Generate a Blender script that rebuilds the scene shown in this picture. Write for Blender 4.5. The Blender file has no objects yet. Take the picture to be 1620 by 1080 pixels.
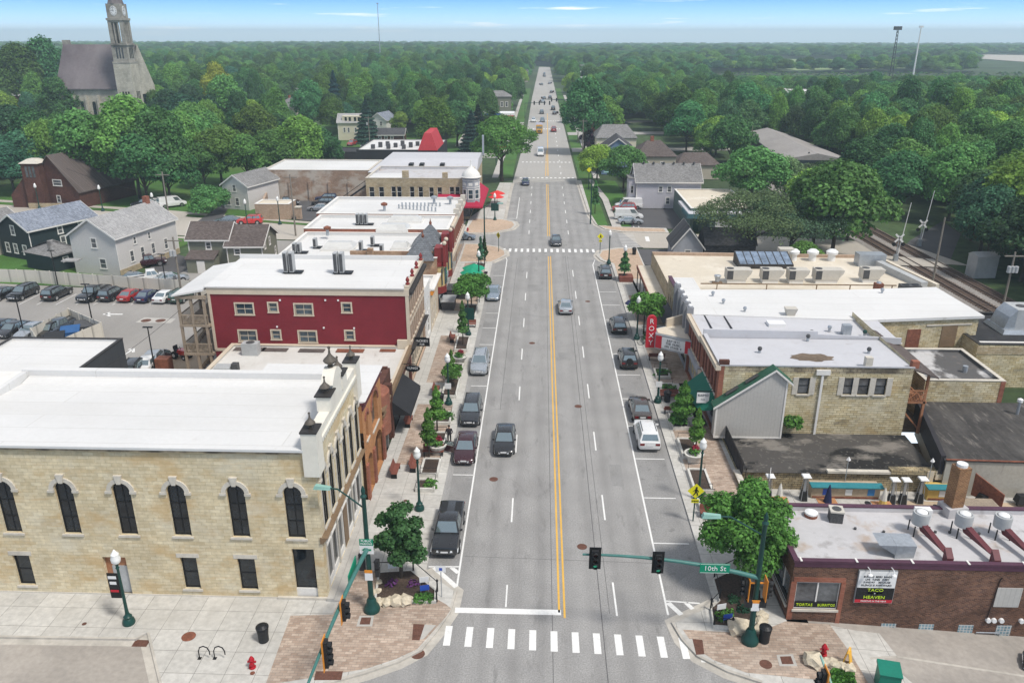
import bpy,bmesh,math,random
import numpy as np
from mathutils import Vector,Matrix
R=math.radians
SC=bpy.context.scene
COL=SC.collection
random.seed(7)
# camera
CAMP=Vector((-1.72,.0,34.0));FPX=1265.0
PITCH=math.atan(486.0/FPX);YAW=-math.atan(47.0/FPX*math.cos(PITCH))
cam=bpy.data.objects.new('camera',bpy.data.cameras.new('camera'));COL.objects.link(cam)
cam.location=CAMP;cam.rotation_euler=(R(90)-PITCH,0,-YAW)
cam.data.sensor_width=36.0;cam.data.lens=36.0*FPX/1620.0
cam.data.clip_start=.5;cam.data.clip_end=60000
SC.camera=cam
_f=Vector((math.sin(YAW)*math.cos(PITCH),math.cos(YAW)*math.cos(PITCH),-math.sin(PITCH)))
_r=Vector((math.cos(YAW),-math.sin(YAW),0));_u=_r.cross(_f)
def G(px,py,z=.0):
 """point of the photograph on the level plane of height z, in metres"""
 d=_f+_r*((px-810)/FPX)+_u*((540-py)/FPX)
 t=(z-CAMP.z)/d.z
 p=CAMP+d*t
 return(p.x,p.y)
def GP(pts,z=.0):return[G(x,y,z)for x,y in pts]
# sky, sun, exposure
SUN_EL,SUN_AZ=58.0,128.0
w=bpy.data.worlds.new('World');SC.world=w;w.use_nodes=True
nt=w.node_tree;nt.nodes.clear();L=nt.links.new
def nd(nt,t,**k):
 n=nt.nodes.new(t)
 for a,b in k.items():setattr(n,a,b)
 return n
out=nd(nt,'ShaderNodeOutputWorld');bg=nd(nt,'ShaderNodeBackground')
sky=nd(nt,'ShaderNodeTexSky',sky_type='NISHITA');sky.sun_disc=False
sky.sun_elevation=R(SUN_EL);sky.sun_rotation=R(SUN_AZ);sky.air_density=1.0;sky.dust_density=1.5;sky.altitude=100
tc=nd(nt,'ShaderNodeTexCoord');sp=nd(nt,'ShaderNodeSeparateXYZ');L(tc.outputs['Generated'],sp.inputs[0])
ramp=nd(nt,'ShaderNodeValToRGB');mr=nd(nt,'ShaderNodeMapRange');L(sp.outputs['Z'],mr.inputs[0])
mr.inputs[1].default_value=-.02;mr.inputs[2].default_value=.08
L(mr.outputs[0],ramp.inputs[0])
cr=ramp.color_ramp
SKYK=11.5
def K(r,g,b):return(r,g,b,1)
cr.elements[0].position=.0;cr.elements[0].color=K(.74,.85,.97)
cr.elements[1].position=1.0;cr.elements[1].color=K(.12,.36,.80)
for p_,c_ in((.20,K(.80,.92,1.0)),(.32,K(.52,.78,1.0)),(.44,K(.33,.62,.97)),(.58,K(.17,.44,.89))):
 e=cr.elements.new(p_);e.color=c_
sc1=nd(nt,'ShaderNodeVectorMath',operation='SCALE');L(ramp.outputs[0],sc1.inputs[0]);sc1.inputs['Scale'].default_value=SKYK
# thin streaks of cloud low over the horizon
mp=nd(nt,'ShaderNodeMapping');L(tc.outputs['Generated'],mp.inputs[0]);mp.inputs['Scale'].default_value=(9,9,150)
mp.inputs['Location'].default_value=(2.35,0,1.1)
nz=nd(nt,'ShaderNodeTexNoise');L(mp.outputs[0],nz.inputs[0]);nz.inputs['Scale'].default_value=1.0;nz.inputs['Detail'].default_value=5
c2=nd(nt,'ShaderNodeMapRange');L(nz.outputs[0],c2.inputs[0]);c2.inputs[1].default_value=.60;c2.inputs[2].default_value=.74
m1=nd(nt,'ShaderNodeMixRGB');L(c2.outputs[0],m1.inputs[0]);L(sc1.outputs[0],m1.inputs[1]);m1.inputs[2].default_value=K(SKYK*.93,SKYK*.97,SKYK*1.0)
# higher up: the physical sky under a thin bright overcast
ov=nd(nt,'ShaderNodeMixRGB');ov.inputs[0].default_value=.62;L(sky.outputs[0],ov.inputs[1]);ov.inputs[2].default_value=K(6.3,6.5,6.9)
hf=nd(nt,'ShaderNodeMapRange');L(sp.outputs['Z'],hf.inputs[0]);hf.inputs[1].default_value=.07;hf.inputs[2].default_value=.22
m2=nd(nt,'ShaderNodeMixRGB');L(hf.outputs[0],m2.inputs[0]);L(m1.outputs[0],m2.inputs[1]);L(ov.outputs[0],m2.inputs[2])
L(m2.outputs[0],bg.inputs[0]);bg.inputs[1].default_value=.095;L(bg.outputs[0],out.inputs[0])
sun=bpy.data.objects.new('sun',bpy.data.lights.new('sun','SUN'));COL.objects.link(sun)
sun.data.energy=2.7;sun.data.angle=R(10);sun.data.color=(1.0,.955,.89)
sun.rotation_euler=(R(90-SUN_EL),0,R(180-SUN_AZ));sun.location=(60,-40,120)
SC.view_settings.view_transform='Standard';SC.view_settings.look='None'
SC.view_settings.exposure=.34;SC.view_settings.gamma=1.0;SC.view_settings.use_curve_mapping=False
SC.cycles.use_denoising=True
try:SC.cycles.denoiser='OPENIMAGEDENOISE'
except Exception:pass
SC.cycles.max_bounces=5;SC.cycles.diffuse_bounces=3;SC.cycles.glossy_bounces=2;SC.cycles.transmission_bounces=2
SC.cycles.volume_bounces=1;SC.cycles.transparent_max_bounces=4
SC.cycles.caustics_reflective=False;SC.cycles.caustics_refractive=False
SC.cycles.use_adaptive_sampling=True;SC.cycles.adaptive_threshold=.012
# mesh builder
class MB:
 def __init__(s,T=None):s.v=[];s.f=[];s.m=[];s.T=T or Matrix.Identity(4)
 def at(s,T):s.T=T;return s
 def _a(s,pts):
  i=len(s.v);T=s.T
  for p in pts:s.v.append(T@Vector(p))
  return i
 def poly(s,pts,m=0):
  i=s._a(pts);s.f.append(tuple(range(i,i+len(pts))));s.m.append(m);return s
 def flat(s,pts,z,m=0):return s.poly([(x,y,z)for x,y in ccw(pts)],m)
 def hexa(s,p,m=0,skip=()):
  i=s._a(p)
  for k,q in enumerate(((3,2,1,0),(4,5,6,7),(0,1,5,4),(1,2,6,5),(2,3,7,6),(3,0,4,7))):
   if k in skip:continue
   s.f.append(tuple(i+j for j in q));s.m.append(m[k]if isinstance(m,(list,tuple))else m)
  return s
 def box(s,x0,x1,y0,y1,z0,z1,m=0,skip=()):
  return s.hexa([(x0,y0,z0),(x1,y0,z0),(x1,y1,z0),(x0,y1,z0),(x0,y0,z1),(x1,y0,z1),(x1,y1,z1),(x0,y1,z1)],m,skip)
 def cbox(s,c,sx,sy,sz,rz=0,m=0):
  T=s.T;s.T=T@Matrix.Translation(c)@Matrix.Rotation(rz,4,'Z');s.box(-sx/2,sx/2,-sy/2,sy/2,0,sz,m);s.T=T;return s
 def prism(s,pts,z0,z1,m=0,mt=None,bottom=False):
  pts=ccw(pts);n=len(pts);i=s._a([(x,y,z0)for x,y in pts]+[(x,y,z1)for x,y in pts])
  s.f.append(tuple(range(i+n,i+2*n)));s.m.append(m if mt is None else mt)
  if bottom:s.f.append(tuple(range(i+n-1,i-1,-1)));s.m.append(m)
  for k in range(n):
   q=(k+1)%n;s.f.append((i+k,i+q,i+n+q,i+n+k));s.m.append(m)
  return s
 def lathe(s,c,prof,n=12,m=0,axis='Z',cap=True):
  """prof: (height, radius) along the axis"""
  A={'Z':lambda r,a,h:(r*math.cos(a),r*math.sin(a),h),'X':lambda r,a,h:(h,r*math.cos(a),r*math.sin(a)),'Y':lambda r,a,h:(r*math.sin(a),h,r*math.cos(a))}[axis]
  i=s._a([tuple(c[q]+A(r,2*math.pi*k/n,h)[q]for q in range(3))for h,r in prof for k in range(n)])
  for j in range(len(prof)-1):
   for k in range(n):
    q=(k+1)%n;s.f.append((i+j*n+k,i+j*n+q,i+(j+1)*n+q,i+(j+1)*n+k));s.m.append(m)
  if cap:
   s.f.append(tuple(i+k for k in range(n-1,-1,-1)));s.m.append(m)
   b=i+(len(prof)-1)*n;s.f.append(tuple(b+k for k in range(n)));s.m.append(m)
  return s
 def cyl(s,x,y,z0,z1,r,r1=None,n=12,m=0):return s.lathe((x,y,0),[(z0,r),(z1,r if r1 is None else r1)],n,m)
 def ball(s,c,r,n=10,m=0,sz=1.0):
  k=max(4,n//2);return s.lathe(c,[(-math.cos(math.pi*j/k)*r*sz,max(.001,math.sin(math.pi*j/k)*r))for j in range(k+1)],n,m)
 def tube(s,pts,r,n=6,m=0):
  P=[Vector(p)for p in pts];rs=r if isinstance(r,(list,tuple))else[r]*len(P);ring=[]
  up=Vector((.13,.07,1)).normalized()
  for k,p in enumerate(P):
   d=(P[min(k+1,len(P)-1)]-P[max(k-1,0)]).normalized()
   a=d.cross(up)
   if a.length<.05:a=d.cross(Vector((1,0,0)))
   a.normalize();b=d.cross(a)
   ring.append(s._a([p+a*(rs[k]*math.cos(2*math.pi*q/n))+b*(rs[k]*math.sin(2*math.pi*q/n))for q in range(n)]))
  for k in range(len(P)-1):
   for q in range(n):
    t=(q+1)%n;s.f.append((ring[k]+q,ring[k]+t,ring[k+1]+t,ring[k+1]+q));s.m.append(m)
  s.f.append(tuple(ring[0]+q for q in range(n)));s.m.append(m)
  s.f.append(tuple(ring[-1]+q for q in range(n-1,-1,-1)));s.m.append(m)
  return s
 def build(s,name,mats,parent=None,smooth=None,loc=None,fix=False):
  if not isinstance(mats,(list,tuple)):mats=[mats]
  me=bpy.data.meshes.new(name)
  inv=None;root=parent
  while root is not None and root.parent is not None:root=root.parent
  if root is not None:inv=(Matrix.Translation(root.location)@root.rotation_euler.to_matrix().to_4x4()).inverted()
  elif loc is not None:inv=Matrix.Translation(loc).inverted()
  vs=[tuple(inv@v)for v in s.v]if inv is not None else[tuple(v)for v in s.v]
  me.from_pydata(vs,[],s.f)
  for m in mats:me.materials.append(M(m)if isinstance(m,str)else m)
  if len(mats)>1:me.polygons.foreach_set('material_index',s.m)
  if fix:
   bm=bmesh.new();bm.from_mesh(me);bmesh.ops.recalc_face_normals(bm,faces=bm.faces);bm.to_mesh(me);bm.free()
  if smooth is not None:
   me.polygons.foreach_set('use_smooth',[True]*len(me.polygons));me.set_sharp_from_angle(angle=R(smooth))
  me.update()
  o=bpy.data.objects.new(name,me);COL.objects.link(o)
  if parent is not None:o.parent=parent
  elif loc is not None:o.location=loc
  return o
def ccw(pts):
 pts=[tuple(p[:2])for p in pts]
 a=sum(pts[i][0]*pts[(i+1)%len(pts)][1]-pts[(i+1)%len(pts)][0]*pts[i][1]for i in range(len(pts)))
 return pts if a>0 else pts[::-1]
def tag(o,label,cat,group=None):
 o['label']=label;o['category']=cat
 if group:o['group']=group
 return o
def thing(name,label,cat,loc=(0,0,0),rz=.0,group=None):
 o=bpy.data.objects.new(name,None);COL.objects.link(o);o.location=loc;o.rotation_euler=(0,0,rz);o.empty_display_size=.3
 return tag(o,label,cat,group)
def struct(o,kind='structure',label=None):
 o['kind']=kind
 if label:o['label']=label
 return o
def copytree(r,loc=None,rz=None,label=None,group=None,parent=None,scale=None):
 c=r.copy();COL.objects.link(c);c.parent=parent
 for ch in r.children:copytree(ch,parent=c)
 if loc is not None:c.location=loc
 if rz is not None:c.rotation_euler=(0,0,rz)
 if scale is not None:c.scale=(scale,)*3 if not isinstance(scale,tuple)else scale
 if label:c['label']=label
 if group:c['group']=group
 return c
def repaint(o,old,new):
 """give one copy its own colour: the slot is set on the object, the mesh stays shared"""
 for ob in[o]+list(o.children_recursive):
  for sl,dm in zip(getattr(ob,'material_slots',[]),ob.data.materials if ob.type=='MESH' else[]):
   if dm and dm.name==old:
    sl.link='OBJECT';sl.material=M(new)
def FT(x,y,a,z=.0):
 """frame of a wall: +x along it, +y INTO the building, a=0 faces the camera (-Y), 90 faces +X, -90 faces -X"""
 return Matrix.Translation((x,y,z))@Matrix.Rotation(R(a),4,'Z')
 # materials
MATS={}
def M(n):
 if n not in MATS:MATS[n]=DEF[n]()if n in DEF else simple(n,n)
 return MATS[n]
def newmat(name):
 m=bpy.data.materials.new(name);m.use_nodes=True;nt=m.node_tree
 return m,nt,nt.nodes['Principled BSDF']
def lin(c):
 """0-255 sRGB -> linear"""
 return tuple((x/255/12.92 if x/255<=.04045 else((x/255+.055)/1.055)**2.4)for x in c)
def rgba(c):return(c[0],c[1],c[2],1)
def pos(nt,mode='W'):
 """W: metres along the wall and up it; P: plain position; O: object space"""
 if mode=='P':return nd(nt,'ShaderNodeNewGeometry').outputs['Position']
 if mode=='O':return nd(nt,'ShaderNodeTexCoord').outputs['Object']
 g=nd(nt,'ShaderNodeNewGeometry');a=nd(nt,'ShaderNodeSeparateXYZ');b=nd(nt,'ShaderNodeSeparateXYZ')
 nt.links.new(g.outputs['Position'],a.inputs[0]);nt.links.new(g.outputs['True Normal'],b.inputs[0])
 ab=nd(nt,'ShaderNodeMath',operation='ABSOLUTE');nt.links.new(b.outputs[0],ab.inputs[0])
 gt=nd(nt,'ShaderNodeMath',operation='GREATER_THAN');nt.links.new(ab.outputs[0],gt.inputs[0]);gt.inputs[1].default_value=.6
 mx=nd(nt,'ShaderNodeMix');nt.links.new(gt.outputs[0],mx.inputs[0]);nt.links.new(a.outputs[0],mx.inputs[2]);nt.links.new(a.outputs[1],mx.inputs[3])
 az=nd(nt,'ShaderNodeMath',operation='ABSOLUTE');nt.links.new(b.outputs[2],az.inputs[0])
 gz=nd(nt,'ShaderNodeMath',operation='GREATER_THAN');nt.links.new(az.outputs[0],gz.inputs[0]);gz.inputs[1].default_value=.6
 mz=nd(nt,'ShaderNodeMix');nt.links.new(gz.outputs[0],mz.inputs[0]);nt.links.new(a.outputs[2],mz.inputs[2]);nt.links.new(a.outputs[1],mz.inputs[3])
 c=nd(nt,'ShaderNodeCombineXYZ');nt.links.new(mx.outputs[0],c.inputs[0]);nt.links.new(mz.outputs[0],c.inputs[1])
 return c.outputs[0]
def noise(nt,vec,scale,detail=4,stretch=None,rough=.55):
 if stretch:
  mp=nd(nt,'ShaderNodeMapping');nt.links.new(vec,mp.inputs[0]);mp.inputs['Scale'].default_value=stretch;vec=mp.outputs[0]
 n=nd(nt,'ShaderNodeTexNoise');nt.links.new(vec,n.inputs['Vector']);n.inputs['Scale'].default_value=scale;n.inputs['Detail'].default_value=detail;n.inputs['Roughness'].default_value=rough
 return n.outputs[0]
def mrange(nt,s,a,b,c=.0,d=1.0):
 m=nd(nt,'ShaderNodeMapRange');nt.links.new(s,m.inputs[0])
 for i,v in enumerate((a,b,c,d)):m.inputs[i+1].default_value=v
 return m.outputs[0]
def mixc(nt,fac,a,b,mode='MIX'):
 m=nd(nt,'ShaderNodeMixRGB',blend_type=mode)
 for i,x in enumerate((fac,a,b)):
  if isinstance(x,(tuple,list)):m.inputs[i].default_value=rgba(x)
  elif isinstance(x,(int,float)):m.inputs[i].default_value=x
  else:nt.links.new(x,m.inputs[i])
 return m.outputs[0]
def vary(nt,col,vec,amt=.25,scale=.5,fine=6.0,famt=.12):
 """multiply a colour by two scales of noise"""
 n=mrange(nt,noise(nt,vec,scale,5),.3,.7,1-amt,1+amt);f=mrange(nt,noise(nt,vec,fine,3),.3,.7,1-famt,1+famt)
 k=nd(nt,'ShaderNodeMath',operation='MULTIPLY');nt.links.new(n,k.inputs[0]);nt.links.new(f,k.inputs[1])
 v=nd(nt,'ShaderNodeVectorMath',operation='SCALE');nt.links.new(col,v.inputs[0]);nt.links.new(k.outputs[0],v.inputs['Scale'])
 return v.outputs[0]
def rgbn(nt,c):
 n=nd(nt,'ShaderNodeRGB');n.outputs[0].default_value=rgba(c);return n.outputs[0]
def bump(nt,b,h,s=.3,d=.02):
 n=nd(nt,'ShaderNodeBump');nt.links.new(h,n.inputs['Height']);n.inputs['Strength'].default_value=s;n.inputs['Distance'].default_value=d
 nt.links.new(n.outputs[0],b.inputs['Normal'])
def surf(name,c,amt=.12,scale=.5,fine=7.0,famt=.08,rough=.85,mode='P',stains=(),metal=.0,spec=.3,coat=.0,stretch=None):
 m,nt,b=newmat(name);v=pos(nt,mode)
 col=vary(nt,rgbn(nt,c),v,amt,scale,fine,famt)
 for(sc_,lo,hi,sc2,k,st)in stains:
  col=mixc(nt,mrange(nt,noise(nt,v,sc_,6,st,.62),lo,hi,0,k),col,sc2)
 nt.links.new(col,b.inputs['Base Color']);b.inputs['Roughness'].default_value=rough;b.inputs['Metallic'].default_value=metal
 b.inputs['Specular IOR Level'].default_value=spec;b.inputs['Coat Weight'].default_value=coat;b.inputs['Coat Roughness'].default_value=.05
 return m
def simple(name,c):
 raise KeyError(name)
def bricks(name,c1,c2,mortar,bw=.24,bh=.08,ms=.008,amt=.22,scale=.35,stains=(),rough=.9,off=.5,mode='W',bias=.0,rowvar=0,famt=.12):
 m,nt,b=newmat(name);v=pos(nt,mode)
 if rowvar:
  n=noise(nt,v,rowvar,2);sh=nd(nt,'ShaderNodeVectorMath',operation='SCALE');nt.links.new(n,sh.inputs[0]);sh.inputs['Scale'].default_value=.06
  ad=nd(nt,'ShaderNodeVectorMath',operation='ADD');nt.links.new(v,ad.inputs[0]);nt.links.new(sh.outputs[0],ad.inputs[1]);v2=ad.outputs[0]
 else:v2=v
 t=nd(nt,'ShaderNodeTexBrick',offset=off);nt.links.new(v2,t.inputs['Vector']);t.inputs['Scale'].default_value=1
 for k,x in(('Color1',rgba(c1)),('Color2',rgba(c2)),('Mortar',rgba(mortar)),('Brick Width',bw),('Row Height',bh),('Mortar Size',ms),('Mortar Smooth',.2),('Bias',bias)):t.inputs[k].default_value=x
 col=vary(nt,t.outputs['Color'],v,amt,scale,3.0,famt)
 for(sc_,lo,hi,sc2,k,st)in stains:
  col=mixc(nt,mrange(nt,noise(nt,v,sc_,6,st,.62),lo,hi,0,k),col,sc2)
 nt.links.new(col,b.inputs['Base Color']);b.inputs['Roughness'].default_value=rough;b.inputs['Specular IOR Level'].default_value=.2
 inv=nd(nt,'ShaderNodeMath',operation='SUBTRACT');inv.inputs[0].default_value=1;nt.links.new(t.outputs['Fac'],inv.inputs[1])
 bump(nt,b,inv.outputs[0],.5,.015)
 return m
def siding(name,c,pitch=.13,amt=.06,vert=False,dark=.72):
 m,nt,b=newmat(name);v=pos(nt,'W');s=nd(nt,'ShaderNodeSeparateXYZ');nt.links.new(v,s.inputs[0])
 k=nd(nt,'ShaderNodeMath',operation='MULTIPLY');nt.links.new(s.outputs[0 if vert else 1],k.inputs[0]);k.inputs[1].default_value=1/pitch
 f=nd(nt,'ShaderNodeMath',operation='FRACT');nt.links.new(k.outputs[0],f.inputs[0])
 g=mrange(nt,f.outputs[0],0,.16,dark,1.0)
 sc_=nd(nt,'ShaderNodeVectorMath',operation='SCALE');nt.links.new(rgbn(nt,c),sc_.inputs[0]);nt.links.new(g,sc_.inputs['Scale'])
 col=vary(nt,sc_.outputs[0],v,amt,.4,5,.05)
 nt.links.new(col,b.inputs['Base Color']);b.inputs['Roughness'].default_value=.6;b.inputs['Specular IOR Level'].default_value=.3
 bump(nt,b,f.outputs[0],.35,.02)
 return m
def paint(name,c,metal=.0):
 def fn():
  m,nt,b=newmat(name);b.inputs['Metallic'].default_value=metal
  n=noise(nt,pos(nt,'O'),1.3,3);nt.links.new(mrange(nt,n,.3,.7,.22,.36),b.inputs['Roughness'])
  b.inputs['Coat Weight'].default_value=.8;b.inputs['Coat Roughness'].default_value=.06
  nt.links.new(vary(nt,rgbn(nt,c),pos(nt,'O'),.05,1.5,9,.03),b.inputs['Base Color'])
  return m
 return fn
def glass(name,c=(.012,.016,.02),rough=.06,amt=.5):
 m,nt,b=newmat(name);v=pos(nt,'W');col=vary(nt,rgbn(nt,c),v,amt,.9,4,.2)
 nt.links.new(col,b.inputs['Base Color']);b.inputs['Roughness'].default_value=rough;b.inputs['Specular IOR Level'].default_value=.6;b.inputs['IOR'].default_value=1.5
 return m
def carglass(name):
 m,nt,b=newmat(name);b.inputs['Base Color'].default_value=(.27,.335,.355,1);b.inputs['Metallic'].default_value=.72;b.inputs['Roughness'].default_value=.07;b.inputs['IOR'].default_value=1.7;b.inputs['Specular IOR Level'].default_value=.7
 return m
def leafmat(name,c,amt=.42,hue=.6,var=.48):
 m,nt,b=newmat(name);g=nd(nt,'ShaderNodeNewGeometry');oi=nd(nt,'ShaderNodeObjectInfo')
 r=mrange(nt,g.outputs['Random Per Island'],0,1,1-amt,1+amt);q=mrange(nt,oi.outputs['Random'],0,1,1-var,1+var)
 cl=mrange(nt,noise(nt,pos(nt,'P'),.35,2),.3,.7,.78,1.25)
 k=nd(nt,'ShaderNodeMath',operation='MULTIPLY');nt.links.new(r,k.inputs[0]);nt.links.new(q,k.inputs[1])
 k2=nd(nt,'ShaderNodeMath',operation='MULTIPLY');nt.links.new(k.outputs[0],k2.inputs[0]);nt.links.new(cl,k2.inputs[1])
 rr=nd(nt,'ShaderNodeMath',operation='FRACT');r7=nd(nt,'ShaderNodeMath',operation='MULTIPLY');nt.links.new(oi.outputs['Random'],r7.inputs[0]);r7.inputs[1].default_value=7.3;nt.links.new(r7.outputs[0],rr.inputs[0])
 h=mixc(nt,mrange(nt,rr.outputs[0],0,1,.5-hue*.8,.5+hue*.6),(c[0]*1.5,c[1]*1.10,c[2]*.75),(c[0]*.55,c[1]*.80,c[2]*1.35))
 v=nd(nt,'ShaderNodeVectorMath',operation='SCALE');nt.links.new(h,v.inputs[0]);nt.links.new(k2.outputs[0],v.inputs['Scale'])
 nt.links.new(v.outputs[0],b.inputs['Base Color']);b.inputs['Roughness'].default_value=.6;b.inputs['Specular IOR Level'].default_value=.25
 tl=nd(nt,'ShaderNodeBsdfTranslucent');nt.links.new(v.outputs[0],tl.inputs[0]);mx=nd(nt,'ShaderNodeMixShader');mx.inputs[0].default_value=.3;nt.links.new(b.outputs[0],mx.inputs[1]);nt.links.new(tl.outputs[0],mx.inputs[2]);nt.links.new(mx.outputs[0],nt.nodes['Material Output'].inputs[0])
 return m
GREY=(.16,.155,.15)
BW_STAIN=lambda k:((.5,.52,.7,(.06,.055,.05),k,(1,.25,1)),(.16,.52,.72,(.05,.05,.048),k*.6,None))
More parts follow.
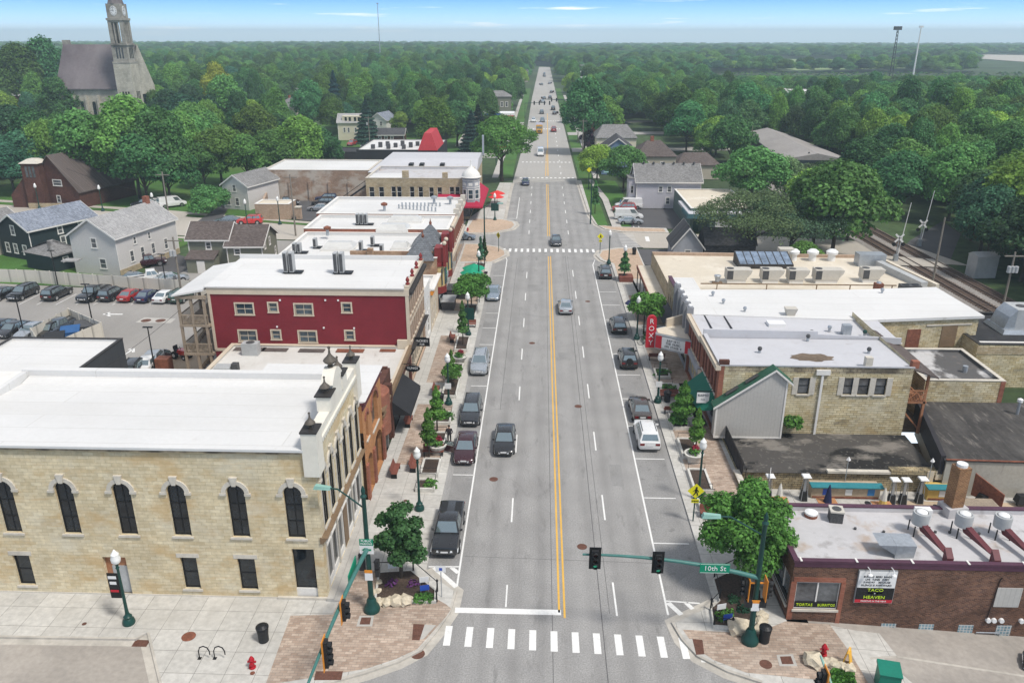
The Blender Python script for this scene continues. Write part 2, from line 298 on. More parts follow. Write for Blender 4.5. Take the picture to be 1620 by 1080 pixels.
DEF={'ground':lambda:surf('ground',(.045,.075,.028),.4,.02,.6,.3,stains=((.006,.5,.7,(.07,.09,.035),.6,None),)),'grass':lambda:surf('grass',(.055,.135,.024),.25,.15,5,.3,stains=((.08,.5,.68,(.10,.15,.03),.6,None),)),'drygrass':lambda:surf('drygrass',(.13,.17,.05),.25,.15,5,.3),'field':lambda:surf('field',(.19,.26,.10),.2,.01,.1,.15),'concrete':lambda:bricks('concrete',(.47,.455,.42),(.52,.505,.47),(.22,.21,.19),1.75,1.75,.016,.07,.2,((.4,.5,.72,(.30,.285,.26),.35,None),(.05,.5,.6,(.40,.38,.34),.5,None)),off=0,mode='P'),'concrete_plain':lambda:surf('concrete_plain',(.44,.42,.385),.12,.3,4,.08,stains=((.5,.52,.75,(.24,.22,.2),.4,None),)),'kerbstone':lambda:surf('kerbstone',(.46,.43,.38),.15,.4,3,.1,stains=((.6,.5,.75,(.26,.24,.21),.5,None),)),'oldconcrete':lambda:surf('oldconcrete',(.34,.31,.275),.15,.2,3,.1,stains=((.35,.5,.72,(.2,.185,.17),.5,None),)),'pavers':lambda:bricks('pavers',(.32,.235,.18),(.47,.375,.30),(.26,.22,.185),.42,.2,.014,.2,.3,((.25,.5,.7,(.33,.29,.25),.55,None),),mode='P'),'pavers_tan':lambda:bricks('pavers_tan',(.46,.33,.23),(.53,.40,.30),(.33,.27,.21),.42,.2,.014,.1,.12,mode='P'),'limestone':lambda:bricks('limestone',(.565,.47,.30),(.67,.585,.41),(.43,.355,.23),.66,.24,.010,.14,.5,((.35,.50,.64,(.53,.36,.165),.6,(1,1.8,1)),(.22,.52,.7,(.68,.64,.52),.6,(1,1.5,1)),(1.6,.56,.72,(.43,.35,.22),.4,(.4,2.2,1)),(1.1,.60,.72,(.62,.42,.2),.4,(.35,2.5,1))),rowvar=.6),'rubblestone':lambda:bricks('rubblestone',(.47,.38,.21),(.62,.55,.37),(.27,.22,.14),.6,.22,.022,.25,.5,((.45,.5,.68,(.58,.53,.40),.6,None),(.3,.56,.72,(.46,.30,.13),.5,None),(.5,.57,.74,(.10,.085,.065),.75,(1,1.7,1))),rowvar=.9),'mossstone':lambda:bricks('mossstone',(.33,.26,.15),(.42,.35,.22),(.13,.11,.075),.5,.2,.025,.3,.6,((.7,.48,.68,(.05,.045,.035),.75,None),(.5,.55,.7,(.46,.34,.17),.5,None)),rowvar=.9),'bluffstone':lambda:bricks('bluffstone',(.40,.31,.19),(.50,.42,.29),(.26,.21,.14),.5,.17,.015,.2,.4,((.5,.55,.75,(.2,.16,.11),.5,None),)),'churchstone':lambda:bricks('churchstone',(.46,.425,.35),(.55,.515,.44),(.27,.23,.17),.8,.4,.02,.2,.2,((.2,.5,.72,(.16,.145,.12),.75,(1,.5,1)),)),'churchdark':lambda:bricks('churchdark',(.30,.28,.24),(.37,.345,.3),(.17,.16,.14),.8,.4,.02,.25,.25,((.3,.5,.7,(.07,.065,.06),.7,(1,.5,1)),)),'oldbrick':lambda:bricks('oldbrick',(.33,.20,.135),(.40,.28,.2),(.3,.25,.2),.3,.1,.012,.25,.3,((.25,.45,.6,(.55,.5,.43),.8,(1,1.6,1)),(.5,.58,.75,(.12,.1,.085),.6,None))),'chicagobrick':lambda:bricks('chicagobrick',(.38,.21,.12),(.46,.32,.21),(.3,.24,.18),.25,.09,.012,.3,.5,((.8,.5,.65,(.2,.1,.055),.6,None),)),'darkbrick':lambda:bricks('darkbrick',(.085,.037,.024),(.20,.095,.056),(.17,.13,.105),.23,.088,.012,.35,.5,((.5,.5,.7,(.06,.035,.025),.6,(1,3,1)),(.3,.55,.7,(.21,.10,.05),.35,None)),bias=-.1),'redbrick':lambda:bricks('redbrick',(.26,.075,.045),(.33,.12,.075),(.22,.15,.11),.23,.08,.01,.2,.5),'brownbrick':lambda:bricks('brownbrick',(.085,.032,.024),(.12,.05,.036),(.10,.06,.045),.23,.08,.01,.2,.5),'tanbrick':lambda:bricks('tanbrick',(.42,.29,.20),(.48,.36,.27),(.36,.28,.22),.23,.08,.01,.2,.4),'terracotta':lambda:bricks('terracotta',(.43,.20,.085),(.48,.24,.11),(.36,.18,.085),.25,.09,.006,.12,.5),'chimneybrick':lambda:bricks('chimneybrick',(.16,.065,.035),(.25,.12,.055),(.33,.22,.12),.24,.095,.016,.2,.8),'red_siding':lambda:siding('red_siding',(.205,.018,.028),.22,.12,dark=.55),'grey_siding':lambda:siding('grey_siding',(.50,.485,.455),.13,.05),'pale_siding':lambda:siding('pale_siding',(.62,.595,.57),.13,.05),'lilac_siding':lambda:siding('lilac_siding',(.50,.485,.52),.14,.04,dark=.85),'dark_siding':lambda:siding('dark_siding',(.024,.038,.042),.13,.08),'olive_siding':lambda:siding('olive_siding',(.20,.205,.155),.14,.06),'blue_siding':lambda:siding('blue_siding',(.16,.235,.36),.14,.05),'cream_siding':lambda:siding('cream_siding',(.66,.61,.47),.14,.05),'tan_siding':lambda:siding('tan_siding',(.48,.43,.35),.14,.05),'white_siding':lambda:siding('white_siding',(.72,.71,.68),.14,.04,dark=.85),'garage_siding':lambda:siding('garage_siding',(.47,.455,.425),.30,.05,True,.78),'vinyl':lambda:siding('vinyl',(.60,.565,.49),2.4,.04,True,.45),'dark_render':lambda:siding('dark_render',(.055,.062,.07),1.2,.05,True,.8),'black_render_and_shade':lambda:surf('black_render_and_shade',(.03,.028,.032),.15,.3,rough=.8),'greypaint':lambda:surf('greypaint',(.36,.37,.40),.15,.5,rough=.7,mode='W',stains=((.6,.5,.72,(.22,.22,.23),.4,(1,.4,1)),)),'stucco':lambda:surf('stucco',(.38,.36,.31),.1,.4,4,.08,mode='W',stains=((.4,.5,.68,(.25,.235,.2),.65,(1,.6,1)),(.7,.6,.78,(.09,.085,.075),.7,(1.6,.35,1)))),'white_membrane':lambda:bricks('white_membrane',(.63,.625,.61),(.655,.65,.635),(.54,.53,.505),34,2.1,.03,.05,.12,((.16,.5,.75,(.54,.525,.49),.4,(.35,1.4,1)),(1.3,.66,.78,(.42,.39,.34),.35,(.6,1,1))),mode='P',rough=.6,famt=.025),'dirty_membrane':lambda:surf('dirty_membrane',(.60,.585,.55),.05,.2,2,.03,rough=.65,stains=((.22,.5,.75,(.45,.42,.37),.5,(1,.6,1)),(1.2,.57,.72,(.34,.30,.25),.55,(1,.5,1)))),'cream_membrane':lambda:surf('cream_membrane',(.60,.535,.43),.05,.15,1.5,.03,rough=.7,stains=((.2,.5,.75,(.80,.75,.66),.6,None),(.9,.58,.74,(.42,.34,.25),.5,None))),'grey_membrane':lambda:surf('grey_membrane',(.49,.48,.485),.06,.2,2,.04,rough=.7,stains=((.3,.5,.75,(.38,.365,.355),.5,None),(.55,.56,.70,(.36,.25,.16),.6,None),(.8,.56,.70,(.22,.205,.195),.65,None))),'pale_membrane':lambda:surf('pale_membrane',(.50,.50,.52),.05,.2,2,.03,rough=.65,stains=((.3,.5,.75,(.48,.48,.5),.6,None),(1.0,.58,.74,(.33,.31,.3),.5,None))),'tar':lambda:surf('tar',(.018,.017,.0165),.3,.4,5,.2,rough=.85,stains=((.22,.47,.51,(.075,.069,.063),.9,(.6,.9,1)),(.30,.53,.62,(.22,.20,.175),.8,(.8,1.4,1)),(2.5,.58,.7,(.24,.22,.19),.7,None))),'weathered_tar':lambda:surf('weathered_tar',(.050,.046,.043),.25,.4,3,.2,rough=.9,stains=((.5,.45,.68,(.105,.098,.09),.75,(2.2,.35,1)),(.9,.56,.72,(.25,.225,.2),.65,(2.6,.5,1)))),'black_roof':lambda:surf('black_roof',(.028,.028,.03),.2,.3,3,.15,rough=.75,stains=((.5,.55,.75,(.09,.085,.08),.5,None),)),'gravel_roof':lambda:surf('gravel_roof',(.30,.28,.265),.1,.1,2,.12,stains=((.1,.5,.7,(.24,.22,.2),.6,(1,.3,1)),)),'asphalt':lambda:asphalt('asphalt',(.295,.288,.278)),'asphalt_bay':lambda:surf('asphalt_bay',(.255,.25,.242),.12,.3,9,.2,stains=((.3,.52,.7,(.17,.165,.16),.5,(1,.4,1)),(1.4,.6,.72,(.08,.078,.075),.6,None))),'asphalt_dark':lambda:surf('asphalt_dark',(.085,.083,.085),.12,.15,6,.12,stains=((.2,.52,.72,(.125,.12,.12),.5,None),)),'asphalt_lot':lambda:surf('asphalt_lot',(.30,.285,.265),.1,.08,5,.1,stains=((.12,.5,.75,(.225,.215,.2),.6,(1,.4,1)),)),'concrete_road':lambda:surf('concrete_road',(.42,.385,.335),.1,.05,2,.06,stains=((.2,.55,.72,(.31,.285,.25),.5,None),)),'farroad':lambda:surf('farroad',(.37,.355,.33),.06,.05,1,.05,stains=((.05,.5,.7,(.30,.29,.27),.6,(4,.2,1)),)),'gravel':lambda:surf('gravel',(.30,.275,.245),.15,.2,3,.3,stains=((.3,.5,.7,(.19,.165,.14),.6,None),)),'ballast':lambda:surf('ballast',(.27,.25,.23),.2,.2,4,.35,stains=((.4,.5,.7,(.16,.13,.11),.6,None),)),'dirt':lambda:surf('dirt',(.16,.12,.085),.25,.4,4,.25),'mulch':lambda:surf('mulch',(.060,.042,.032),.3,.6,8,.45),'sand':lambda:surf('sand',(.47,.37,.26),.1,.2,4,.1),'marking':lambda:surf('marking',(.74,.735,.71),.06,.6,6,.08,rough=.7,stains=((2.5,.58,.75,(.4,.39,.38),.5,None),)),'marking_yellow':lambda:surf('marking_yellow',(.68,.40,.075),.08,.6,6,.08,rough=.7,stains=((2.5,.6,.75,(.4,.3,.16),.5,None),)),'faded':lambda:surf('faded',(.50,.49,.47),.1,.6,6,.1,rough=.8),'shingle':lambda:shingle('shingle',(.175,.17,.165),(.27,.265,.26)),'shingle_blue':lambda:shingle('shingle_blue',(.16,.18,.22),(.30,.33,.385)),'shingle_light':lambda:shingle('shingle_light',(.30,.295,.29),(.42,.415,.41)),'shingle_brown':lambda:shingle('shingle_brown',(.095,.075,.068),(.15,.125,.115)),'shingle_dark':lambda:shingle('shingle_dark',(.055,.055,.058),(.10,.10,.105)),'slate':lambda:surf('slate',(.135,.115,.12),.2,.12,2,.12,stains=((.09,.48,.7,(.23,.205,.205),.6,(1,.4,.3)),(.2,.55,.75,(.10,.075,.085),.6,None)),mode='P'),'green_roof':lambda:surf('green_roof',(.03,.10,.062),.12,.5,4,.1),'white_trim':lambda:surf('white_trim',(.72,.70,.66),.05,1,6,.04,rough=.6),'cream_trim':lambda:surf('cream_trim',(.58,.50,.39),.06,1,6,.05,rough=.65),'parapet_cream':lambda:surf('parapet_cream',(.72,.685,.60),.05,.5,3,.04,rough=.7,stains=((.5,.55,.75,(.5,.47,.42),.5,(1,1,.4)),)),'stone_trim':lambda:surf('stone_trim',(.55,.51,.44),.1,1,5,.08,stains=((.8,.55,.75,(.34,.31,.27),.5,None),)),'dark_trim':lambda:surf('dark_trim',(.035,.032,.03),.15,1,5,.1,rough=.6),'brown_trim':lambda:surf('brown_trim',(.20,.135,.08),.15,.8,5,.1,rough=.7),'maroon':lambda:surf('maroon',(.115,.03,.036),.12,.6,5,.1,rough=.55),'purple_trim':lambda:surf('purple_trim',(.085,.035,.058),.15,.6,5,.1,rough=.55),'victorian_red':lambda:surf('victorian_red',(.21,.028,.026),.1,.8,5,.08,rough=.55),'gold_trim':lambda:surf('gold_trim',(.55,.42,.2),.08,1,5,.05,rough=.55),'wood':lambda:surf('wood',(.30,.20,.125),.15,1,8,.15,mode='O'),'bench_wood':lambda:surf('bench_wood',(.19,.065,.045),.15,1.2,9,.15,mode='O'),'grey_wood':lambda:surf('grey_wood',(.30,.245,.185),.15,1,8,.15),'orange_wood':lambda:surf('orange_wood',(.36,.165,.085),.15,1,8,.12),'pole_wood':lambda:surf('pole_wood',(.22,.195,.165),.15,1,8,.15),'planter_stone':lambda:surf('planter_stone',(.58,.565,.52),.15,1.2,6,.12,stains=((1,.5,.75,(.36,.34,.3),.5,None),)),'boulder':lambda:surf('boulder',(.56,.49,.37),.2,1.5,7,.15,mode='O',stains=((1.5,.5,.72,(.33,.27,.19),.5,None),)),'glass':lambda:glass('glass'),'glass_curtain':lambda:glass('glass_curtain',(.10,.105,.11),.12,.5),'glass_blue':lambda:glass('glass_blue',(.05,.075,.095),.05,.5),'glass_block':lambda:bricks('glass_block',(.15,.24,.28),(.22,.33,.38),(.5,.5,.48),.2,.2,.03,.15,1,off=0,rough=.2),'car_glass':lambda:carglass('car_glass'),'skylight':lambda:surf('skylight',(.55,.545,.52),.08,.8,4,.04,rough=.25,stains=((1.0,.5,.7,(.38,.375,.37),.6,None),)),'green_metal':lambda:surf('green_metal',(.010,.052,.043),.1,1,6,.08,rough=.38,mode='O'),'teal_metal':lambda:surf('teal_metal',(.055,.17,.15),.1,1,6,.08,rough=.4,mode='O'),'teal_awning':lambda:surf('teal_awning',(.03,.19,.22),.1,1,6,.1,rough=.7),'black_metal':lambda:surf('black_metal',(.012,.012,.013),.1,2,8,.1,rough=.5,mode='O'),'black_plastic':lambda:surf('black_plastic',(.02,.02,.021),.1,2,8,.1,rough=.55,mode='O'),'rubber':lambda:surf('rubber',(.016,.016,.016),.1,3,9,.1,rough=.85,mode='O'),'chrome':lambda:surf('chrome',(.55,.56,.57),.06,3,9,.05,rough=.25,metal=.9,mode='O'),'galv':lambda:surf('galv',(.40,.43,.46),.12,1,5,.1,rough=.4,metal=.5,mode='O'),'hvac':lambda:surf('hvac',(.52,.49,.43),.08,1,5,.06,rough=.55,mode='O',stains=((1,.55,.75,(.36,.33,.28),.5,None),)),'hvac_grey':lambda:surf('hvac_grey',(.40,.41,.41),.1,1,5,.06,rough=.5,mode='O'),'grille':lambda:surf('grille',(.07,.07,.072),.15,3,12,.3,rough=.6,mode='O'),'rust':lambda:surf('rust',(.20,.075,.045),.25,1.5,6,.2,rough=.8),'castiron':lambda:surf('castiron',(.12,.055,.038),.2,3,9,.2,rough=.8),'bronze':lambda:surf('bronze',(.10,.085,.068),.2,2,6,.15,rough=.55,mode='O'),'awning_green':lambda:surf('awning_green',(.008,.13,.085),.08,.6,5,.06,rough=.75),'awning_black':lambda:surf('awning_black',(.022,.022,.024),.15,.6,5,.15,rough=.8),'awning_red':lambda:surf('awning_red',(.36,.012,.045),.06,.6,5,.06,rough=.75),'roof_red':lambda:surf('roof_red',(.46,.04,.05),.08,.4,4,.08,rough=.7),'umbrella_green':lambda:surf('umbrella_green',(.01,.29,.16),.08,.8,5,.06,rough=.75,mode='O'),'umbrella_navy':lambda:surf('umbrella_navy',(.015,.02,.07),.1,.8,5,.06,rough=.75,mode='O'),'umbrella_red':lambda:surf('umbrella_red',(.60,.035,.03),.08,.8,5,.06,rough=.75,mode='O'),'canvas_white':lambda:surf('canvas_white',(.62,.60,.55),.08,1,5,.06,rough=.8,mode='O'),'canvas_yellow':lambda:surf('canvas_yellow',(.60,.42,.12),.08,1,5,.06,rough=.8,mode='O'),'canvas_blue':lambda:surf('canvas_blue',(.05,.2,.45),.08,1,5,.06,rough=.8,mode='O'),'sign_white':lambda:surf('sign_white',(.75,.75,.74),.03,1,5,.02,rough=.5),'sign_black':lambda:surf('sign_black',(.012,.012,.013),.1,1,5,.1,rough=.5),'sign_green':lambda:surf('sign_green',(.0,.24,.13),.05,1,5,.04,rough=.45),'sign_yellow':lambda:surf('sign_yellow',(.80,.75,.02),.03,1,5,.02,rough=.5),'sign_lime':lambda:surf('sign_lime',(.55,.75,.03),.03,1,5,.02,rough=.5),'sign_blue':lambda:surf('sign_blue',(.03,.08,.4),.05,1,5,.04,rough=.5),'sign_red':lambda:surf('sign_red',(.50,.02,.035),.05,1,5,.05,rough=.45),'sign_grey':lambda:surf('sign_grey',(.25,.255,.27),.05,1,5,.05,rough=.5),'signal_orange':lambda:surf('signal_orange',(.70,.26,.03),.06,2,6,.05,rough=.5,mode='O'),'hydrant_red':lambda:surf('hydrant_red',(.38,.012,.022),.08,3,8,.06,rough=.4,mode='O'),'box_green':lambda:surf('box_green',(.008,.17,.115),.06,1,5,.05,rough=.45),'globe':lambda:surf('globe',(.80,.80,.78),.03,3,8,.02,rough=.25,mode='O'),'lamp_green':lambda:lampmat('lamp_green',(.05,.45,.25),.25),'skin':lambda:surf('skin',(.42,.25,.17),.05,5,20,.04,rough=.6,mode='O'),'hair':lambda:surf('hair',(.03,.02,.015),.1,9,30,.1,mode='O'),'cloth_dark':lambda:surf('cloth_dark',(.035,.028,.03),.15,5,20,.1,mode='O'),'cloth_black':lambda:surf('cloth_black',(.012,.012,.014),.15,5,20,.1,mode='O'),'bark':lambda:surf('bark',(.065,.052,.04),.25,1,6,.25,mode='O'),'flower_red':lambda:surf('flower_red',(.22,.02,.035),.3,8,20,.3,mode='O'),'flower_purple':lambda:surf('flower_purple',(.10,.03,.12),.3,8,20,.3,mode='O'),'leaf':lambda:leafmat('leaf',(.088,.230,.055)),'leaf_street':lambda:leafmat('leaf_street',(.098,.247,.046),.3,.15,.1),'leaf_bright':lambda:leafmat('leaf_bright',(.136,.294,.057)),'leaf_dark':lambda:leafmat('leaf_dark',(.051,.144,.057)),'leaf_near':lambda:leafmat('leaf_near',(.087,.240,.040),.5,.15,.1),'leaf_maple':lambda:leafmat('leaf_maple',(.048,.127,.035),.45,.15,.1),'leaf_young':lambda:leafmat('leaf_young',(.095,.235,.034),.4,.15,.1),'leaf_willow':lambda:leafmat('leaf_willow',(.139,.236,.090)),'leaf_yellow':lambda:leafmat('leaf_yellow',(.320,.400,.048),.25,.1,.05),'leaf_lime':lambda:leafmat('leaf_lime',(.189,.319,.043),.25,.1,.05),'leaf_conifer':lambda:leafmat('leaf_conifer',(.021,.068,.051),.3),'leaf_maroon':lambda:leafmat('leaf_maroon',(.035,.018,.043),.3,var=.05),'leaf_far':lambda:leafmat('leaf_far',(.045,.146,.062),.3,var=.3),}
def lampmat(name,c,s):
 m,nt,b=newmat(name);b.inputs['Base Color'].default_value=rgba(c);b.inputs['Emission Color'].default_value=rgba(c);b.inputs['Emission Strength'].default_value=s
 return m
def shingle(name,c1,c2):
 return bricks(name,c1,c2,tuple(x*.6 for x in c1),.34,.16,.012,.12,.25,((.2,.55,.75,tuple(x*.7 for x in c1),.5,None),),mode='W')
def asphalt(name,c):
 m,nt,b=newmat(name);v=pos(nt,'P')
 col=vary(nt,rgbn(nt,c),v,.10,.35,11,.24)
 # tyre-polished wheel tracks run along the street; oil darkens the middle of each lane
 s=nd(nt,'ShaderNodeSeparateXYZ');nt.links.new(v,s.inputs[0])
 k=nd(nt,'ShaderNodeMath',operation='MULTIPLY');nt.links.new(s.outputs[0],k.inputs[0]);k.inputs[1].default_value=2*math.pi/1.72
 sn=nd(nt,'ShaderNodeMath',operation='SINE');nt.links.new(k.outputs[0],sn.inputs[0])
 nst=noise(nt,v,.9,4,(1,.06,1));q=nd(nt,'ShaderNodeMath',operation='MULTIPLY');nt.links.new(mrange(nt,sn.outputs[0],-1,1,0,1),q.inputs[0]);nt.links.new(mrange(nt,nst,.35,.65,.04,.42),q.inputs[1])
 col=mixc(nt,q.outputs[0],col,(.16,.155,.15))
 col=mixc(nt,mrange(nt,noise(nt,v,1.1,6,(1.0,.22,1),.7),.57,.72,0,.6),col,(.125,.122,.118))
 col=mixc(nt,mrange(nt,noise(nt,v,.05,3,(1.5,.35,1)),.5,.62,0,.35),col,(.31,.303,.292))
 # sealed cracks
 vo=nd(nt,'ShaderNodeTexVoronoi',feature='DISTANCE_TO_EDGE');mp=nd(nt,'ShaderNodeMapping');nt.links.new(v,mp.inputs[0]);mp.inputs['Scale'].default_value=(.10,.055,1)
 nn=nd(nt,'ShaderNodeTexNoise');nt.links.new(v,nn.inputs['Vector']);nn.inputs['Scale'].default_value=.5
 ad=nd(nt,'ShaderNodeVectorMath',operation='MULTIPLY_ADD');nt.links.new(nn.outputs['Color'],ad.inputs[0]);ad.inputs[1].default_value=(.18,.18,0);nt.links.new(mp.outputs[0],ad.inputs[2])
 nt.links.new(ad.outputs[0],vo.inputs['Vector']);vo.inputs['Scale'].default_value=1
 col=mixc(nt,mrange(nt,vo.outputs[0],0,.004,.22,0),col,(.13,.128,.125))
 nt.links.new(col,b.inputs['Base Color']);b.inputs['Roughness'].default_value=.88;b.inputs['Specular IOR Level'].default_value=.25
 return m
for n_,c_,mt_ in(('black',(.010,.010,.011),0),('charcoal',(.035,.037,.042),.4),('maroon',(.045,.008,.014),.3),('silver',(.46,.49,.52),.6),('white',(.72,.72,.71),0),('greyblue',(.10,.12,.15),.4),('paleblue',(.30,.36,.42),.5),('taupe',(.085,.072,.065),.4),('red',(.34,.018,.016),0),('brightred',(.55,.03,.025),0),('navy',(.022,.028,.085),.3),('yellow',(.62,.33,.02),0),('bluegrey',(.20,.24,.28),.5),('green',(.02,.07,.05),.2)):
 DEF['paint_'+n_]=paint('paint_'+n_,c_,mt_)
 # walls with real openings
def wall(mb,x0,x1,z0,z1,ops=(),depth=.22,m=0,mr_=None):
 """a wall in the frame mb.T: from x0 to x1, z0 to z1, its face at y=0, with openings (x0,x1,z0,z1,arch)"""
 xs=sorted({x0,x1,*[min(max(o[i],x0),x1)for o in ops for i in(0,1)]});zs=sorted({z0,z1,*[min(max(o[i],z0),z1)for o in ops for i in(2,3)]})
 mr_=m if mr_ is None else mr_
 for a,b in zip(xs,xs[1:]):
  for c,d in zip(zs,zs[1:]):
   q,r=(a+b)/2,(c+d)/2
   if not any(o[0]<q<o[1]and o[2]<r<o[3]for o in ops):mb.poly([(a,0,c),(b,0,c),(b,0,d),(a,0,d)],m)
 for o in ops:
  a,b,c,d=o[:4]
  if len(o)>4 and o[4]:
   h=min(o[4],(d-c)*.8);n=8;cx=(a+b)/2;rr=(b-a)/2
   arc=[(cx-rr*math.cos(math.pi*k/n),d-h+h*math.sin(math.pi*k/n))for k in range(n+1)]
   mb.poly([(a,0,d)]+[(x,0,z)for x,z in arc[:n//2+1]][::1],m)if False else None
   mb.poly([(x,0,z)for x,z in arc[:n//2+1]]+[(a,0,d)],m);mb.poly([(x,0,z)for x,z in arc[n//2:]]+[(b,0,d)],m)
   for(xa,za),(xb,zb)in zip(arc,arc[1:]):mb.poly([(xa,0,za),(xb,0,zb),(xb,depth,zb),(xa,depth,za)],mr_)
   d2=d-h
  else:
   d2=d;mb.poly([(a,0,d),(b,0,d),(b,depth,d),(a,depth,d)],mr_)
  mb.poly([(a,0,c),(a,0,d2),(a,depth,d2),(a,depth,c)],mr_);mb.poly([(b,0,c),(b,depth,c),(b,depth,d2),(b,0,d2)],mr_)
  mb.poly([(a,0,c),(a,depth,c),(b,depth,c),(b,0,c)],mr_)
def window(par,T,x,z,w,h,frame='white_trim',pane='glass',y=.1,fw=.07,bars=(0,1),sill=None,trim=0,arch=0,name='window',lintel=None):
 """a window centred on x with its sill at z, its frame standing at depth y in the wall frame T"""
 a,b,c,d=x-w/2,x+w/2,z,z+h
 f=MB(T)
 if trim:
  t=trim;f.box(a-t,b+t,-.05,y+.03,d,d+t);f.box(a-t,a,-.05,y+.03,c,d);f.box(b,b+t,-.05,y+.03,c,d);f.box(a-t-.04,b+t+.04,-.09,y+.03,c-.1,c)
 if arch:
  n=8;cx=x;rr=w/2
  arc=[(cx-rr*math.cos(math.pi*k/n),d-arch+arch*math.sin(math.pi*k/n))for k in range(n+1)]
  ai=[(cx-(rr-fw)*math.cos(math.pi*k/n),d-arch+(arch-fw)*math.sin(math.pi*k/n))for k in range(n+1)]
  for k in range(n):f.poly([(arc[k][0],y,arc[k][1]),(ai[k][0],y,ai[k][1]),(ai[k+1][0],y,ai[k+1][1]),(arc[k+1][0],y,arc[k+1][1])])
  dd=d-arch
 else:
  f.box(a,b,y,y+.06,d-fw,d);dd=d-fw
 f.box(a,a+fw,y,y+.06,c+fw,dd);f.box(b-fw,b,y,y+.06,c+fw,dd);f.box(a,b,y,y+.06,c,c+fw)
 nx,nz=bars
 for k in range(nx):
  q=a+w*(k+1)/(nx+1);f.box(q-fw*.35,q+fw*.35,y+.01,y+.06,c+fw,d-fw-(arch*.1 if arch else 0))
 for k in range(nz):
  q=c+(h-arch*.5)*(k+1)/(nz+1);f.box(a+fw,b-fw,y+.005,y+.055,q-fw*.4,q+fw*.4)
 o=f.build(name,frame,par)
 p=MB(T)
 if arch:p.poly([(a+.02,y+.045,c+.02),(b-.02,y+.045,c+.02)]+[(x_,y+.045,z_)for x_,z_ in arc[::-1]])
 else:p.poly([(a+.02,y+.045,c+.02),(b-.02,y+.045,c+.02),(b-.02,y+.045,d-.02),(a+.02,y+.045,d-.02)])
 p.build('pane',pane,o)
 if sill:MB(T).box(a-.12,b+.12,-.10,y,c-.14,c-.003).build('sill',sill,o)
 if lintel:MB(T).box(a-.2,b+.2,-.03,y*.5,d+.003,d+.3).build('lintel',lintel,o)
 return o
def win_ops(ws):return[(w[0]-w[2]/2,w[0]+w[2]/2,w[1],w[1]+w[3],w[4]if len(w)>4 else 0)for w in ws]
def flat_building(name,label,x0,x1,y0,y1,z0,z1,wm='redbrick',rm='white_membrane',par=.35,pt=.3,cap='stone_trim',S=(),E=(),W=(),N=(),ws=None,cat='building',roof_slope=0,skip=(),capw=.04,parts=True,capn='parapet_cap',south=None):
 """a box building; S, E, W, N list windows (absolute X or Y of the centre, sill height, width, height, arch)"""
 b=thing(name,label,cat,((x0+x1)/2,(y0+y1)/2,z0));ws=ws or{}
 f={'S':FT(x0,y0,0),'E':FT(x1,y0,90),'W':FT(x0,y1,-90),'N':FT(x1,y1,180)}
 cv={'S':lambda q:q-x0,'E':lambda q:q-y0,'W':lambda q:y1-q,'N':lambda q:x1-q}
 mb=MB();wm2=[wm]if south is None else[wm,south]
 for k,lst,ln in(('S',S,x1-x0),('E',E,y1-y0),('W',W,y1-y0),('N',N,x1-x0)):
  if k in skip:continue
  loc=[(cv[k](w[0]),)+tuple(w[1:])for w in lst]
  mb.at(f[k]);wall(mb,0,ln,z0,z1,win_ops(loc),m=1 if(south and k=='S')else 0)
  for w in loc:window(b,f[k],w[0],w[1],w[2],w[3],arch=w[4]if len(w)>4 else 0,**ws)
 mb.at(Matrix.Identity(4));zr=z1-par
 mb.build('wall',wm2,b)
 r=MB()
 if par>0:r.poly([(x0+pt,y0+pt,zr-roof_slope),(x1-pt,y0+pt,zr-roof_slope),(x1-pt,y1-pt,zr),(x0+pt,y1-pt,zr)])
 else:r.poly([(x0,y0,z1+.004),(x1,y0,z1+.004),(x1,y1,z1+.004),(x0,y1,z1+.004)])
 if par>0:
  for T,ln in((FT(x0+pt,y0+pt,0),x1-x0-2*pt),(FT(x1-pt,y0+pt,90),y1-y0-2*pt),(FT(x0+pt,y1-pt,-90),y1-y0-2*pt),(FT(x1-pt,y1-pt,180),x1-x0-2*pt)):
   r.at(T);r.poly([(ln,0,zr),(0,0,zr),(0,0,z1),(ln,0,z1)])
 r.at(Matrix.Identity(4));ro=r.build('roof',rm,b)
 if par>0 and cap:
  c=MB();e=capw;z=z1+.003
  c.box(x0-e,x1+e,y0-e,y0+pt+e,z,z+.07);c.box(x0-e,x1+e,y1-pt-e,y1+e,z,z+.07)
  c.box(x0-e,x0+pt+e,y0+pt+e,y1-pt-e,z,z+.07);c.box(x1-pt-e,x1+e,y0+pt+e,y1-pt-e,z,z+.07)
  c.build(capn,cap,b)
 return b
def text(parent,s,T,size,mat,name='lettering',align='CENTER',sx=1.0,ext=.01):
 """writing in the wall frame T (x along, z up), facing -y"""
 cu=bpy.data.curves.new(name,'FONT');cu.body=s;cu.size=size;cu.align_x=align;cu.align_y='CENTER';cu.extrude=ext;cu.resolution_u=2
 o=bpy.data.objects.new(name,cu);COL.objects.link(o)
 dg=bpy.context.evaluated_depsgraph_get();me=bpy.data.meshes.new_from_object(o.evaluated_get(dg));bpy.data.objects.remove(o)
 X=T@Matrix.Rotation(R(90),4,'X')@Matrix.Scale(sx,4,(1,0,0));root=parent
 while root.parent is not None:root=root.parent
 me.transform((Matrix.Translation(root.location)@root.rotation_euler.to_matrix().to_4x4()).inverted()@X)
 me.materials.clear();me.materials.append(M(mat))
 for p in me.polygons:p.material_index=0
 o=bpy.data.objects.new(name,me);COL.objects.link(o);o.parent=parent
 return o
